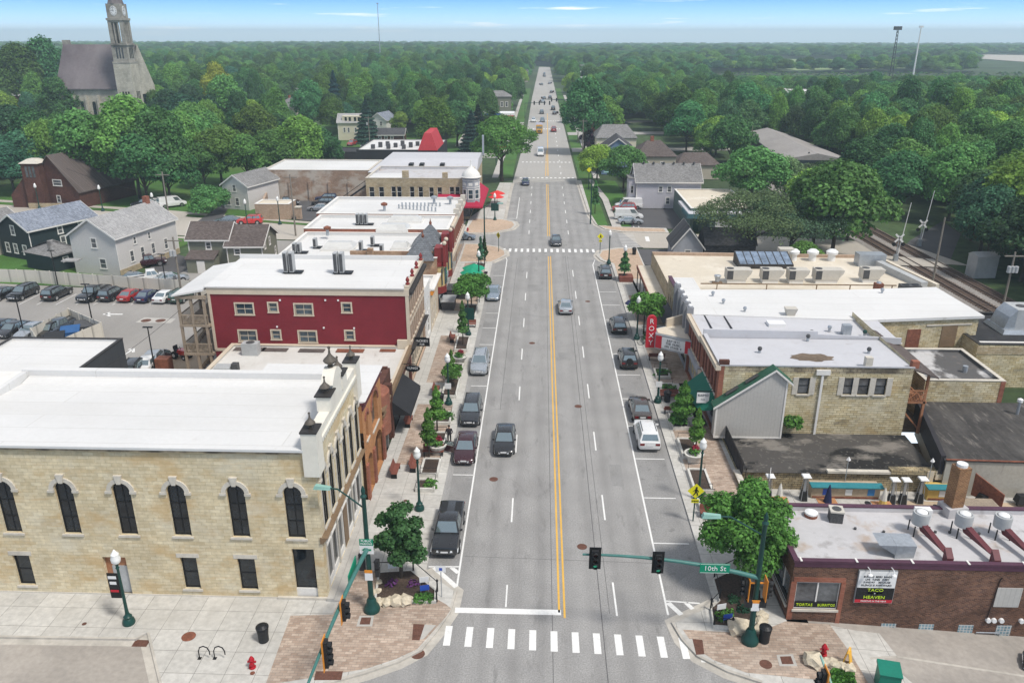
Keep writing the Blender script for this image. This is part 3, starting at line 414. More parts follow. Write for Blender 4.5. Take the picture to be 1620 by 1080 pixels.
def _air():
 m=bpy.data.materials.new('haze_air');m.use_nodes=True;nt=m.node_tree;nt.nodes.clear()
 o=nd(nt,'ShaderNodeOutputMaterial');v=nd(nt,'ShaderNodeVolumePrincipled');v.inputs['Color'].default_value=(.70,.87,1.0,1);v.inputs['Density'].default_value=.00027
 v.inputs['Anisotropy'].default_value=.0;nt.links.new(v.outputs[0],o.inputs['Volume']);return m
DEF['haze_air']=_air
# ==== ground, streets, pavements
def sheet(name,pts,z,mat,kind='structure'):
 return struct(MB().flat(pts,z).build(name,mat),kind)
HOLE=(14.9,46.0,46.6,67.0)
def gz(y):return-.09-max(0,y-1400)*.0085
def ground():
 x0,x1,y0,y1=HOLE;B=5000;z=-.09;mb=MB()
 for a,b,c,d in((-B,x0,-60,1400),(x1,B,-60,1400),(x0,x1,-60,24.0),(x0,x1,y1,1400)):mb.box(a,b,c,d,z-.01,z,skip=(0,2,3,4,5))
 mb.poly([(-B,1400,z),(B,1400,z),(B,7000,gz(7000)),(-B,7000,gz(7000))])
 for a,b in((x0,x1),):mb.box(a,b+3,22.0,y1+2,-2.7,-2.69,skip=(0,2,3,4,5))
 return struct(mb.build('ground','ground'))
ground()
LK,RK=-9.1,9.75
# left corner of 10th street: kerb pushed out past the parking bay
LC=GP([(676,902),(723,936),(714,968),(692,1000),(667,1030),(630,1049),(580,1066),(530,1080)])
RC=GP([(1115,954),(1062,986),(1078,1013),(1103,1040),(1150,1064),(1205,1082)])
LC=[(LK,LC[0][1])]+LC[1:]+[(-17.5,32.6),(-30,31.6)]
RC=[(RK,RC[0][1])]+RC[1:]+[(15.5,32.4),(17.0,28.0)]
# far intersection corners
LF=[(LK,123.2)]+GP([(738+34,440)])[:0]+[(-7.9,125.6),(-7.0,127.6),(-7.2,130.6),(-8.8,133.4),(-12.5,135.3),(-16.5,135.8)]
LB=[(-16.5,142.4),(-10.2,143.2),(-6.6,146.5),(-5.9,150.0),(-6.4,153.0),(-8.6,155.0),(-8.6,184.0),(-8.4,196.0)]
RF=[(9.75,122.5),(8.2,125.0),(7.6,128.0),(8.4,131.3),(11.5,133.2),(16.0,133.6),(30,133.0),(50,128.8)]
RB=[(62.0,138.0),(40,142.8),(22,144.4),(13.4,144.9),(10.4,147.0),(9.0,151.0),(8.2,160.0),(7.6,200.0)]
main=[(-30,24),(17,24)]+RC[::-1]+RF+RB+LB[::-1]+LF[::-1]+LC
struct(MB().poly([(x,y,0)for x,y in[(-60,18),(60,18)]+[(60,30.2),(17.0,30.2)]+RC[::-1][1:]+RF+RB+LB[::-1]+LF[::-1]+LC+[(-60,31.2)]]).build('road','asphalt'))
sheet('far_road',[(-8.4,196),(7.6,200),(7.4,480),(7.9,935),(-4.2,935),(-6.8,480),(-6.9,300)],.002,'farroad')
# left side street, running back to the left between the houses
SL_N=[(-16.5,135.8),(-30,136.4),(-44,137.2),(-62,138.6),(-80,143.5),(-130,153)]
SL_F=[(-16.5,142.4),(-31,145.3),(-46,148.6),(-62,152.6),(-80,157.8),(-105,163.5),(-130,169)]
sheet('side_street',SL_N+SL_F[::-1],-.004,'concrete_road')
# ---- pavements: a raised slab with a kerb strip along the street side
def slab(name,pts,mat='concrete',z=.13):
 return struct(MB().prism(pts,-.3,z).build(name,mat))
def kerb(pts,wdt=.18,z=.136,side=1):
 """kerb stone following the line, the walking side to the left (1) or right (-1), with its gutter pan"""
 mb=MB();n=len(pts)
 def off(k,d):
  a=Vector(pts[max(k-1,0)]);b=Vector(pts[min(k+1,n-1)]);t=(b-a).normalized();return(pts[k][0]-t.y*d*side,pts[k][1]+t.x*d*side)
 i0=[off(k,-.004)for k in range(n)];i1=[off(k,wdt)for k in range(n)];g0=[off(k,-.48)for k in range(n)]
 for k in range(n-1):
  mb.poly([(*i0[k],-.02),(*i0[k+1],-.02),(*i0[k+1],z),(*i0[k],z)]);mb.poly([(*i0[k],z),(*i0[k+1],z),(*i1[k+1],z),(*i1[k],z)])
  mb.poly([(*g0[k],.005),(*g0[k+1],.005),(*i0[k+1],.005),(*i0[k],.005)])
 return struct(mb.build('kerb','kerbstone',fix=True))
 # left pavement (10th street corner up to the side street), with the asphalt bay cut out bottom left
BAY=GP([(-130,1013),(215,1013),(233,1003),(254,1090)])
BAYL=[(-60,BAY[0][1]),BAY[1],BAY[2],BAY[3]]
lp=LC[1:-1]and LC
slab('pavement',[(-60,41.62),(-60,BAYL[0][1])]+BAYL[1:]+[(BAYL[3][0]+.3,31.6)]+LC[::-1][1:]+[(LK,123.2)]+LF[1:]+[(-16.5,134.9),(-14.7,134.9),(-14.7,53.2),(-15.02,53.2),(-15.02,41.62)])
kerb(LC[:9],side=-1);kerb(LF,side=1)
sheet('parking_bay',[(-60,31),(-60,BAYL[0][1]),BAYL[1],BAYL[2],BAYL[3],(BAYL[3][0]+.2,31)],.003,'oldconcrete')
kerb([(-60,BAYL[0][1]),BAYL[1],BAYL[2],BAYL[3]],side=1,wdt=.14)
slab('pavement',LB+[(-11.5,196),(-12.4,170),(-15.5,156),(-15.5,148.4),(-16.5,148.2)]);kerb(LB,side=1)
# right pavement: level along the street, falling away along 10th street
TAX=13.9
slab('pavement',RC[:-1]+[(14.1,32.4),(TAX,40.66),(TAX,47.6),(14.9,47.6),(14.9,133.0),(14.9,133.35)]+RF[:5][::-1])
kerb(RC[:6],side=1);kerb(RF[:6],side=-1)
slope=MB()
def rz(x):return .13-.062*max(0,x-13.9)
for a,b in((14.0,17),(17,20.5),(20.5,24),(24,28),(28,34)):
 slope.poly([(a,34.5,rz(a)),(b,34.5,rz(b)),(b,40.72,rz(b)),(a,40.72,rz(a))])
struct(slope.build('pavement','oldconcrete'))
sl2=MB()
for a,b in((14.0,17),(17,22),(22,28),(28,36)):
 sl2.poly([(a,24,rz(a)-.14),(b,24,rz(b)-.14),(b,34.5,rz(b)-.14),(a,34.5,rz(a)-.14)])
struct(sl2.build('parking_bay','oldconcrete'))
kb=MB()
bay=GP([(1378,1042),(1420,1037),(1640,1060)],-.1)
for(a,b)in zip(bay,bay[1:]):
 d=(Vector(b)-Vector(a)).normalized();nrm=Vector((-d.y,d.x))*.16
 q=[(a[0],a[1]),(b[0],b[1]),(b[0]+nrm.x,b[1]+nrm.y),(a[0]+nrm.x,a[1]+nrm.y)]
 kb.hexa([(x,y,rz(x)-.3)for x,y in q]+[(x,y,rz(x)+.012)for x,y in q])
struct(kb.build('kerb','kerbstone'))
sp2=MB();P=GP([(1345,1010),(1395,1005),(1420,1034),(1380,1040),(1430,1100),(1375,1100)],0)
for q in([(1313,988),(1352,994),(1395,1034),(1340,1030)],[(1352,994),(1392,997),(1420,1032),(1395,1034)],[(1340,1030),(1395,1034),(1475,1100),(1372,1100)]):
 sp2.poly([(x,y,rz(x)+.006)for x,y in ccw(GP(q,0))])
struct(sp2.build('footpath','concrete'))
bays=MB()
for q in([(1461,1054),(1463,1053),(1498,1082),(1495,1082)],[(1545,1063),(1547,1062),(1580,1082),(1576,1082)]):
 bays.poly([(x,y,rz(x)-.13)for x,y in ccw(GP(q,-.2))])
struct(bays.build('road_marking','faded'))
slab('pavement',RB[2:]+[(11.0,200),(11.6,160),(13.0,150.2),(22,149.2),(40,147.5),(62,141.8)][::-1]if False else[(22,144.4),(13.4,144.9),(10.4,147.0),(9.0,151.0),(8.2,160.0),(7.6,200.0),(8.6,200.0),(9.5,160.0),(11.0,149.6),(14.2,148.9),(22,148.2)])
kerb(RB[2:],side=1 if False else-1)
sheet('side_street',[(16.0,133.6),(30,133.0),(50,128.8),(66,124),(62,138),(40,142.8),(22,144.4),(13.4,144.9)],.0045,'concrete_road')
# ---- brick paving panels let into the pavement
def brick(pts,mat='pavers',z=.137):return sheet('brick_paving',pts,z,mat)
brick(GP([(460,976),(527,974),(540,945),(556,905),(612,905),(706,958),(714,965),(706,977),(686,1000),(660,1029),(628,1044),(580,1060),(420,1086)]))
for a,b in((58.9,70.7),(75.9,89.8),(99.0,122.5)):
 brick([(-13.55+(.25 if a>70 else 0),a),(-9.95,a),(-9.95,b),(-13.4,b)])
brick([(-14.3,123.5),(-9.4,123.5),(-8.1,125.9),(-7.4,127.8),(-7.6,130.3),(-9.0,132.9),(-12.5,134.7),(-14.4,134.7)],'pavers_tan')
brick([(-15.4,143.0),(-10.3,143.6),(-7.1,146.8),(-6.5,150.0),(-7.0,152.6),(-9.0,154.6),(-14.6,155)],'pavers_tan')
brick(GP([(1080,998),(1150,1002),(1200,1002),(1242,985),(1312,990),(1345,1035),(1375,1086),(1180,1066),(1128,1046),(1105,1030),(1088,1010)]))
for a,b in((51.5,67.0),(76.6,88.0),(94.5,106.5)):brick([(10.75,a),(14.55,a),(14.55,b),(10.75,b)])
brick([(10.2,114.6),(14.7,114.6),(14.7,132.6),(11.7,132.6),(8.9,130.9),(8.2,127.9),(8.7,125.3),(10.2,123)],'pavers_tan')
brick([(21.5,145.0),(13.6,145.5),(10.9,147.3),(9.7,150.0),(11.0,149.4),(14.2,148.5),(21.5,147.6)],'pavers_tan')
# pale ramps and iron tactile plates at the corners
for q,m in(([(654,989),(672,990),(664,1015),(652,1015)],'castiron'),([(672,990),(690,991),(670,1013),(664,1014)],'concrete_plain'),([(500,1064),(543,1064),(540,1078),(497,1078)],'castiron'),([(1095,1013),(1111,1014),(1114,1037),(1101,1038)],'castiron'),([(1083,1013),(1095,1013),(1101,1037),(1094,1030)],'concrete_plain')):
 sheet('ramp_plate',GP(q),.1425,m)
for q in([(569,976),(592,976),(589,993),(564,993)],[(1228,1038),(1254,1037),(1261,1056),(1233,1056)]):
 sheet('hatch_frame',GP(q),.1425,'concrete_plain');c=GP(q);mx=sum(p[0]for p in c)/4;my=sum(p[1]for p in c)/4
 sheet('hatch_cover',[(mx+(x-mx)*.66,my+(y-my)*.66)for x,y in c],.148,'castiron')
def disc(name,x,y,r,z,mat):return struct(MB().cyl(x,y,z-.004,z,r,n=20).build(name,mat))
for(px,py,r,m)in((299,1009,.42,'rust'),(134,989,.14,'castiron'),(642,794,.16,'castiron'),(400,1067,.14,'rust')):
 disc('manhole_cover',*G(px,py),r,.145,m)
disc('manhole_cover',*G(1211,1053),.36,.145,'castiron');disc('manhole_cover',*G(661,1034),.42,.012,'castiron')
# drain grates in the gutters
for px,py,a in((681,911,-40),(223,1017,0)):
 x,y=G(px,py);struct(MB(FT(x,y,a)).box(-.45,.45,-.28,.28,.003,.011).build('drain_grate','castiron'))
 # ---- road markings
def mark(quads,z=.0065,mat='marking',name='road_marking'):
 mb=MB()
 for q in quads:mb.flat(q,z)
 return struct(mb.build(name,mat))
def strip(x0,y0,x1,y1,wd):
 d=(Vector((x1,y1))-Vector((x0,y0))).normalized();a,b=-d.y*wd/2,d.x*wd/2
 return[(x0-a,y0-b),(x0+a,y0+b),(x1+a,y1+b),(x1-a,y1-b)]
mark([strip(-.17,41.0,-.17,127.5,.13),strip(.17,40.5,.17,127.5,.13),strip(-.17,141.5,-.10,195,.14),strip(.17,141.5,.24,195,.14),strip(.35,207,1.3,380,.22),strip(-.25,207,.2,255,.2)],mat='marking_yellow')
mark([strip(-6.86,43.4,-6.86,125.0,.13),strip(-6.86,125,-7.1,126.5,.13),strip(6.66,41.0,6.80,122.5,.13),strip(6.8,122.5,7.3,125.5,.13)])
dl=[strip(-3.52,50.9+10.65*k-(0 if k else 0),-3.52,54.2+10.65*k,.12)for k in range(7)]+[strip(3.48,51.4+10.75*k,3.5,54.9+10.75*k,.12)for k in range(7)]+[strip(3.45,40.8,3.45,44.1,.12),strip(-3.55,41.4,-3.55,43.6,.1)]
dl+=[strip(-3.6,143+9.2*k,-3.6,146+9.2*k,.13)for k in range(6)]+[strip(3.6,143+9.2*k,3.6,146+9.2*k,.13)for k in range(6)]+[strip(3.7,210+11*k,3.8,213+11*k,.2)for k in range(10)]
mark(dl)
mark([strip(-6.75,41.0,-.05,41.0,.5)])
mark([strip(-6.95+1.285*k,37.85-.055*k,-6.95+1.285*k,39.55-.05*k,.42)for k in range(12)]+[strip(8.25,37.0,8.25,37.9,.5)])
mark([strip(-7.6+1.0*k,130.2,-7.6+1.0*k,132.4,.42)for k in range(16)])
for yy in(203.5,230):mark([strip(-6.6+1.1*k,yy,-6.6+1.1*k,yy+1.2,.55)for k in range(13)])
mark([strip(-6.4+1.0*k,315,-6.4+1.0*k,317,.5)for k in range(13)]+[strip(-6.4+1.0*k,345,-6.4+1.0*k,347,.5)for k in range(13)])
lst=[strip(LK+.5,y,-6.86,y,.11)for y in(51.6,57.6,63.55,69.6,75.5,81.4,87.3,93.0,98.6,104.5,110.2,116.0)]
rst=[strip(6.75,y,RK-.5,y,.11)for y in(42.5,48.6,54.6,60.8,66.9,72.9,78.9,84.9,90.7,96.6,102.5,108.4,114.2)]
mark(lst[1:]+rst[1:])
# hatched ends of the parking bays
mark([strip(*G(678,896),*G(727,896),.13),strip(*G(687,897),*G(722,928),.35),strip(*G(714,897),*G(725,906),.3)],z=.0105)
mark([strip(*G(1052,950),*G(1107,954),.13),strip(*G(1057,953),*G(1078,972),.35),strip(*G(1085,953),*G(1096,963),.3)],z=.0105)
# dark asphalt of the parking lanes
sheet('parking_lane',[(LK+.49,46.2),(-6.94,44.5),(-6.94,124.4),(LK+.49,122.8)],.0035,'asphalt_bay')
sheet('parking_lane',[(6.76,43.3),(9.2,45.6),(RK-.49,46.2),(RK-.49,121.8),(6.9,122.3)],.0035,'asphalt_bay')
mark([strip(-8.2,156.0,-6.2,156.0,.12),strip(-6.2,156,-6.2,178,.12)]+[strip(-8.1,y,-6.3,y,.11)for y in(162,168,178)])
# tarred joints running along the lanes
tj=[strip(2.45,24,2.6,128,.045),strip(-.62,24,-.55,128,.035),strip(3.0,41,2.95,128,.03),strip(-5.3,70,-5.2,126,.035),strip(-6.6,46.6,6.5,46.25,.03),strip(-4,98.7,-1.0,97.2,.04),strip(-1,97.2,6,99.5,.03),strip(-8,196,7,203.4,.22)]
mark(tj,z=.0045,mat='asphalt_dark',name='tar_joint')
# ---- car parks, lawns and paths
sheet('car_park',[(-125,75),(-40.0,53.0),(-33.5,53.5),(-33.5,70),(-37.6,76),(-37.6,106.3),(-56,106.6),(-125,114.5)],.002,'asphalt_lot')
sheet('yard',[(-38.6,77.5),(-33.0,77.5),(-33,60),(-26,53.4),(-36,53.6),(-41,71),(-44,76.5),(-44.5,82),(-38.6,85.5)],.006,'sand')
sheet('yard',[(-60,108.2),(-35.2,105),(-35.2,134),(-44,136.5),(-53,137),(-57.5,122)],.004,'asphalt_lot')
sheet('yard',GP([(268,398),(300,408),(300,425),(225,462),(195,458)]),.006,'asphalt_dark')
mark([strip(*G(163,506-9),*G(194,497),.35),strip(*G(168,497),*G(174,494),.3),strip(*G(168,497),*G(174,500),.3)],z=.008)
mark([strip(*G(152,557),*G(166,550),.3),strip(*G(152,557),*G(153,552),.3),strip(*G(152,557),*G(160,557),.3)],z=.008)
mark([strip(*G(196,561),*G(209,553),.3),strip(*G(211,551),*G(203,553),.3),strip(*G(211,551),*G(211,557),.3)],z=.008)
mark([strip(*G(a,482),*G(a+33,465),.1)for a in(30,58,88,120,148,178,207,237,267)],z=.008)
sheet('concrete_pad',GP([(214,510),(228,502),(278,504),(270,511)]),.006,'concrete_plain')
for px in(231,254):disc('manhole_cover',*G(px,507),.62,.013,'castiron')
sheet('verge',[(-95,110.9),(-54,106.8),(-54,107.6),(-95,112.6)],.01,'grass')
mid=[(-62,138.6),(-64.5,120),(-70,109.8),(-100,113.6),(-130,117),(-130,150),(-80,140.8)]
sheet('lawn',mid,.004,'grass')
sheet('footpath',[(-62.6,137.0),(-130,150.2),(-130,151.6),(-62.2,138.2)],.010,'concrete_road')
sheet('footpath',[(-31,146.3),(-46,150.2),(-62,154.6),(-80,160.0),(-105,165.8),(-130,171.5),(-130,173.5),(-105,167.8),(-80,162),(-62,156.4),(-46,151.8),(-31,147.8)],.010,'concrete_road')
sheet('lawn',[(-16.5,142.9),(-31,145.6),(-46,148.9),(-62,152.9),(-80,158.1),(-105,163.8),(-130,169.3),(-130,330),(-45,330),(-45,186),(-62,182),(-60,160),(-50,153),(-31,148.5)],-.03,'grass')
sheet('lawn',GP([(488,290),(530,247),(585,240),(590,275)]),.012,'grass')
sheet('car_park',[(-58.8,160),(-48,152.8),(-31,149),(-16,149),(-16,171),(-38,172.3),(-57.5,180)],.014,'asphalt_dark')
sheet('driveway',GP([(215,340),(238,333),(345,338),(245,352)]),.016,'concrete_road')if False else None
sheet('driveway',GP([(208,345),(220,331),(300,336),(292,344),(250,352),(215,350)]),.016,'concrete_road')
sheet('driveway',GP([(310,352),(352,323),(362,328),(352,345),(335,354)]),.016,'asphalt_dark')
# right of the far intersection: car park, lawns
sheet('lawn',[(8.7,160),(9.4,149.9),(11.3,150),(11.0,200),(8.5,200)],.137,'grass');sheet('lawn',[(8.2,160),(8.2,200),(8.2,205)],.0,'grass')if False else None
sheet('footpath',[(12.0,148.8),(13.8,148.8),(13.2,162),(13.4,176),(11.4,201),(10.3,201),(12.0,175)],.14,'concrete_plain')
sheet('lawn',[(13.8,149.5),(15.6,149.5),(17.4,166),(17,200),(11.6,201),(13.5,176)],.02,'grass')
sheet('car_park',[(13.2,148.7),(22,148.2),(30,146.4),(40,145),(40,152),(28.6,166.3),(17.8,166.4),(15.8,155)],.012,'asphalt_dark')
mark([strip(*G(1000,362),*G(1021,363),.12),strip(*G(1002,358),*G(1004,361),.12),strip(*G(1010,358),*G(1012,361),.12)],z=.018)
mark([strip(17.4,138.2,17.6,141.8,.7)],z=.011);mark([strip(12.6+.0,134.6+1.1*k,15.4,134.5+1.1*k,.35)for k in range(9)],z=.011,mat='faded')
sheet('car_park',[(17.0,121.5),(24,121.5),(24,132.9),(15.0,132.9),(15,123)],.008,'asphalt_dark')
sheet('car_park',[(24,103.4),(53,103.4),(54,128),(30,132.8),(24,132.8)],.008,'oldconcrete')
# far side: a street crossing behind the red-roofed shop, verges of the main street
sheet('side_street',GP([(515,243),(600,232),(812,245),(812,250),(700,249),(600,246),(530,252)]),-.02,'farroad')
sheet('lawn',GP([(690,243),(720,205),(815,205),(812,243)]),-.01,'grass')
sheet('footpath',GP([(700,242),(812,244),(812,245.5),(698,243.5)]),.004,'concrete_plain')
sheet('footpath',GP([(720,231),(738,204),(748,204),(732,232)]),.008,'concrete_plain')
for s in(-1,1):
 a=8.5 if s<0 else 8.0
 sheet('verge',[(s*(a+(.2 if s<0 else .2)),204),(s*(a+3.6),204),(s*(a+3.2),560),(s*a,560)],.006,'grass')
 sheet('footpath',[(s*(a+3.8),204),(s*(a+5.4),204),(s*(a+5.0),500),(s*(a+3.5),500)],.008,'concrete_plain')
for yy in(252,296,338):sheet('side_street',[(8.2,yy),(8.2,yy+9),(75,yy+16),(75,yy+7)],.012,'farroad');
sheet('side_street',[(-8.5,330),(-8.5,340),(-85,352),(-85,342)],.012,'farroad')
sheet('forecourt',GP([(755,196),(822,196),(815,206),(745,206)]),.014,'concrete_road')
# fields and roads in the distance on the right
sheet('field',GP([(1120,97),(1240,94),(1430,96),(1500,101),(1440,108),(1260,112),(1215,105)]),.2,'field')
sheet('far_road',GP([(1500,86),(1630,88),(1640,100),(1500,90)]),.4,'concrete_road')
sheet('track',GP([(1420,400),(1440,380),(1490,350),(1520,370),(1500,420),(1480,428)]),-.02,'asphalt_dark')
for x,y in((-5.2,57),(2.3,71),(-2.4,88),(5.0,104),(1.6,48)):disc('manhole_cover',x,y,.36,.0055,'castiron')
for x,y,a,b in((-4.6,75,1.3,2.6),(4.9,58,1.0,3.4),(1.4,84,1.5,2.2),(-2.2,110,2.2,3)):sheet('road_patch',[(x-a/2,y-b/2),(x+a/2,y-b/2),(x+a/2,y+b/2),(x-a/2,y+b/2)],.0042,'asphalt_bay')
# ==== buildings on the left
DEF['stained_eave']=lambda:surf('stained_eave',(.30,.25,.17),.2,.6,4,.15,mode='W',stains=((.6,.42,.6,(.04,.035,.03),.85,(1,.3,1)),))
DEF['shingle_spire']=lambda:shingle('shingle_spire',(.13,.14,.15),(.19,.20,.215))
I4=Matrix.Identity(4)
def hood(par,T,x,zs,w,h,mat='stone_trim'):
 """carved stone hood round an arched window head, with keystone and end blocks"""
 mb=MB(T);n=12;ri=w/2+.03;ro=w/2+.30
 for k in range(n):
  a,b=math.pi*k/n,math.pi*(k+1)/n
  p=[(x-r*math.cos(t),zs+r*math.sin(t)*h)for t in(a,b)for r in(ri,ro)]
  mb.hexa([(p[0][0],.02,p[0][1]),(p[1][0],.02,p[1][1]),(p[3][0],.02,p[3][1]),(p[2][0],.02,p[2][1]),(p[0][0],-.10,p[0][1]),(p[1][0],-.10,p[1][1]),(p[3][0],-.10,p[3][1]),(p[2][0],-.10,p[2][1])])
 for s in(-1,1):mb.box(x+s*(w/2+.21)-.2,x+s*(w/2+.21)+.2,-.13,.02,zs-.17,zs-.002)
 z=zs+ri*h
 mb.hexa([(x-.12,-.16,z-.08),(x+.12,-.16,z-.08),(x+.12,.02,z-.08),(x-.12,.02,z-.08),(x-.25,-.16,z+.52),(x+.25,-.16,z+.52),(x+.25,.02,z+.52),(x-.25,.02,z+.52)])
 return mb.build('window_hood',mat,par,fix=True)
def storefront(b,T,x0,x1,z0,z1,n,frame='white_trim',bulk='white_trim',door=None,depth=.35,pane='glass'):
 """shop windows standing in a wide opening of the wall frame T"""
 mb=MB(T);step=(x1-x0)/n
 for k in range(n+1):mb.box(x0+k*step-.07,x0+k*step+.07,depth-.1,depth+.06,z0,z1)
 mb.box(x0,x1,depth-.1,depth+.05,z1-.15,z1);mb.box(x0,x1,depth-.08,depth+.05,z1-.95,z1-.85)
 for k in range(n):
  if k!=door:mb.box(x0+k*step+.07,x0+(k+1)*step-.07,depth-.06,depth+.05,z0,z0+.5)
 o=mb.build('shopfront',frame,b)
 for k in range(n):
  a,c=x0+k*step+.05,x0+(k+1)*step-.05
  MB(T).poly([(a,depth+.02,z0+.05),(c,depth+.02,z0+.05),(c,depth+.02,z1-.05),(a,depth+.02,z1-.05)]).build('pane',pane,o)
 return o
 # the limestone corner building
def bank():
 x0,x1,y0,y1,H=-39.4,-15.0,41.62,53.2,10.85
 b=thing('stone_corner_building','cream limestone two storey corner block with arched windows and a broad white roof','building',(-27,47,0))
 S=FT(x0,y0,0);E=FT(x1,y0,90);N=FT(x1,y1,180);W=FT(x0,y1,-90);u=lambda X:X-x0
 up=[u(X)for X in(-38.3,-34.55,-30.75,-27.15,-23.75,-20.05,-16.55)]
 ops=[(a-.56,a+.56,4.7,8.45,.56)for a in up]
 low=[(u(-34.55),.7,1.1,2.3),(u(-23.7),.7,1.05,2.4),(u(-20.0),.7,1.12,2.4)]
 ops+=[(a-w/2,a+w/2,z,z+h)for a,z,w,h in low]+[(u(-29.25),u(-27.75),.05,3.0),(u(-17.0),u(-15.6),.1,3.9)]
 mb=MB(S);wall(mb,0,x1-x0,0,H,ops,.3)
 side=[43.0+1.87*k-y0 for k in range(6)]
 eo=[(a-.5,a+.5,4.95,9.0,.5)for a in side]+[(.65,10.75,.35,4.35)]
 mb.at(E);wall(mb,0,y1-y0,0,11.2,eo,.14)
 mb.at(W);wall(mb,0,y1-y0,0,H);mb.at(N);wall(mb,0,x1-x0,0,H)
 mb.build('wall','limestone',b)
 for a in up:
  window(b,S,a,4.7,1.12,3.75,'black_metal',arch=.56,y=.16,bars=(1,2),sill='stone_trim');hood(b,S,a,7.9,1.12,1.0)
 for a,z,w,h in low:window(b,S,a,z,w,h,'black_metal',y=.16,bars=(0,1),sill='stone_trim',lintel='stone_trim')
 d=MB(S).box(u(-29.25),u(-27.75),.26,.32,.05,3.0).build('door_recess','orange_wood',b)
 MB(S).box(u(-28.85),u(-27.85),.21,.255,.12,2.2).build('door','hvac_grey',d)
 d=MB(S).box(u(-17.0),u(-15.6),.2,.28,.85,3.9).build('door','black_metal',b);MB(S).box(u(-16.9),u(-15.7),.17,.195,1.0,3.8).build('pane','glass',d);MB(S).box(u(-17.0),u(-15.6),.12,.3,.1,.84).build('kick_panel','white_trim',d)
 MB(S).box(u(-18.2),u(-14.9),-.16,.0,.05,.3).box(-.1,u(-18.2),-.05,.0,.02,.22).build('plinth','stone_trim',b)
 for a in side:
  window(b,E,a,4.95,1.0,4.05,'black_metal',arch=.5,y=.04,bars=(1,2),sill='stone_trim');hood(b,E,a,8.5,1.0,1.0)
  MB(E).box(a-.68,a-.52,-.03,0,5.0,8.2).box(a+.52,a+.68,-.03,0,5.0,8.2).build('jamb_stone','stone_trim',b)
  # shop front in the street side: columns, dark windows, white stall boards, a brown timber cornice
 o=storefront(b,E,.65,10.75,.35,4.35,7,'white_trim',depth=.1)
 for k in(0,2,5,7):MB(E).box(.65+k*1.443-.1,.65+k*1.443+.1,-.06,.0,.35,4.35).build('pilaster','stone_trim',b)
 MB(E).box(5.2,6.25,.0,.03,.4,3.4).build('door','brown_trim',b)
 MB(E).hexa([(-.1,-.05,4.36),(11.4,-.05,4.36),(11.4,.1,4.36),(-.1,.1,4.36),(-.1,-.42,4.8),(11.4,-.42,4.8),(11.4,.1,4.8),(-.1,.1,4.8)]).build('shop_cornice','brown_trim',b)
 MB(E).box(-.25,11.4,-.95,-.002,0,.25).box(-.25,11.4,-.45,-.002,.25,.35).build('step','concrete_plain',b)
 # roof: membrane falling to the front eave, raised parapet behind and along the street
 r=MB();e=.22
 r.hexa([(x0-e,y0-e,H),(x1-.55,y0-e,H),(x1-.55,y1-.4,H-.8),(x0+.1,y1-.4,H-.8),(x0-e,y0-e,H+.16),(x1-.55,y0-e,H+.16),(x1-.55,y1-.4,H-.55),(x0+.1,y1-.4,H-.55)])
 r.box(x0-.1,x1-.55,y1-.55,y1+.03,H-.7,H+.2).box(x0-.05,x0+.35,y0+.5,y1-.56,H-.6,H+.12)
 r.hexa([(x0+.4,y1-1.6,H-.5),(x1-.55,y1-1.6,H-.5),(x1-.55,y1-.5,H-.6),(x0+.4,y1-.5,H-.6),(x0+.4,y1-1.55,H-.42),(x1-.55,y1-1.55,H-.42),(x1-.55,y1-.56,H-.25),(x0+.4,y1-.56,H-.25)])
 r.build('roof','white_membrane',b)
 MB(S).box(-.1,u(-15.6),-.18,.02,H-.16,H-.003).build('eave_stone','stained_eave',b)
 # street parapet: stepped pedestals, a curved crown in the middle
 p=MB(E);n=y1-y0
 p.box(.95,n-.95,-.18,.5,11.2,11.75)
 p.box(-.2,1.0,-.32,.62,9.2,12.1);p.box(n-1.0,n+.2,-.32,.62,9.2,12.1)
 p.box(3.5,4.7,-.26,.6,11.75,12.75);p.box(n-4.7,n-3.5,-.26,.6,11.75,12.75)
 p.box(4.7,n-4.7,-.2,.55,11.75,13.1)
 k=10;ar=[(4.55+(n-9.1)*j/k,13.1+.75*math.sin(math.pi*j/k))for j in range(k+1)]
 for(a,za),(c_,zc)in zip(ar,ar[1:]):p.hexa([(a,-.24,13.05),(c_,-.24,13.05),(c_,.55,13.05),(a,.55,13.05),(a,-.24,za),(c_,-.24,zc),(c_,.55,zc),(a,.55,za)])
 for j in range(int(n/.42)):p.box(.2+j*.42,.42+j*.42,-.22,0,10.72,11.0)
 p.box(-.1,n+.1,-.3,-.002,11.0,11.2)
 p.build('parapet','parapet_cream',b)
 cp=MB(E);cp.box(-.25,1.05,-.36,.66,12.1,12.2).box(n-1.05,n+.25,-.36,.66,12.1,12.2).box(3.4,4.8,-.36,.7,12.75,12.84).box(n-4.8,n-3.4,-.36,.7,12.75,12.84).build('parapet_cap','dark_trim',b)
 for q,z,s in((.4,12.2,.78),(4.1,12.84,.82),(n/2,13.86,1.08),(n-4.1,12.84,.82),(n-.4,12.2,.78)):
  f=MB(E);f.lathe((q,.15,z),[(h*s,r_*s)for h,r_ in((0,.16),(.08,.2),(.14,.1),(.3,.34),(.42,.42),(.5,.38),(.68,.2),(.85,.08),(1.15,.045),(1.2,.09),(1.28,.09),(1.34,.02))],14)
  f.build('finial','bronze',b,smooth=50)
bank()
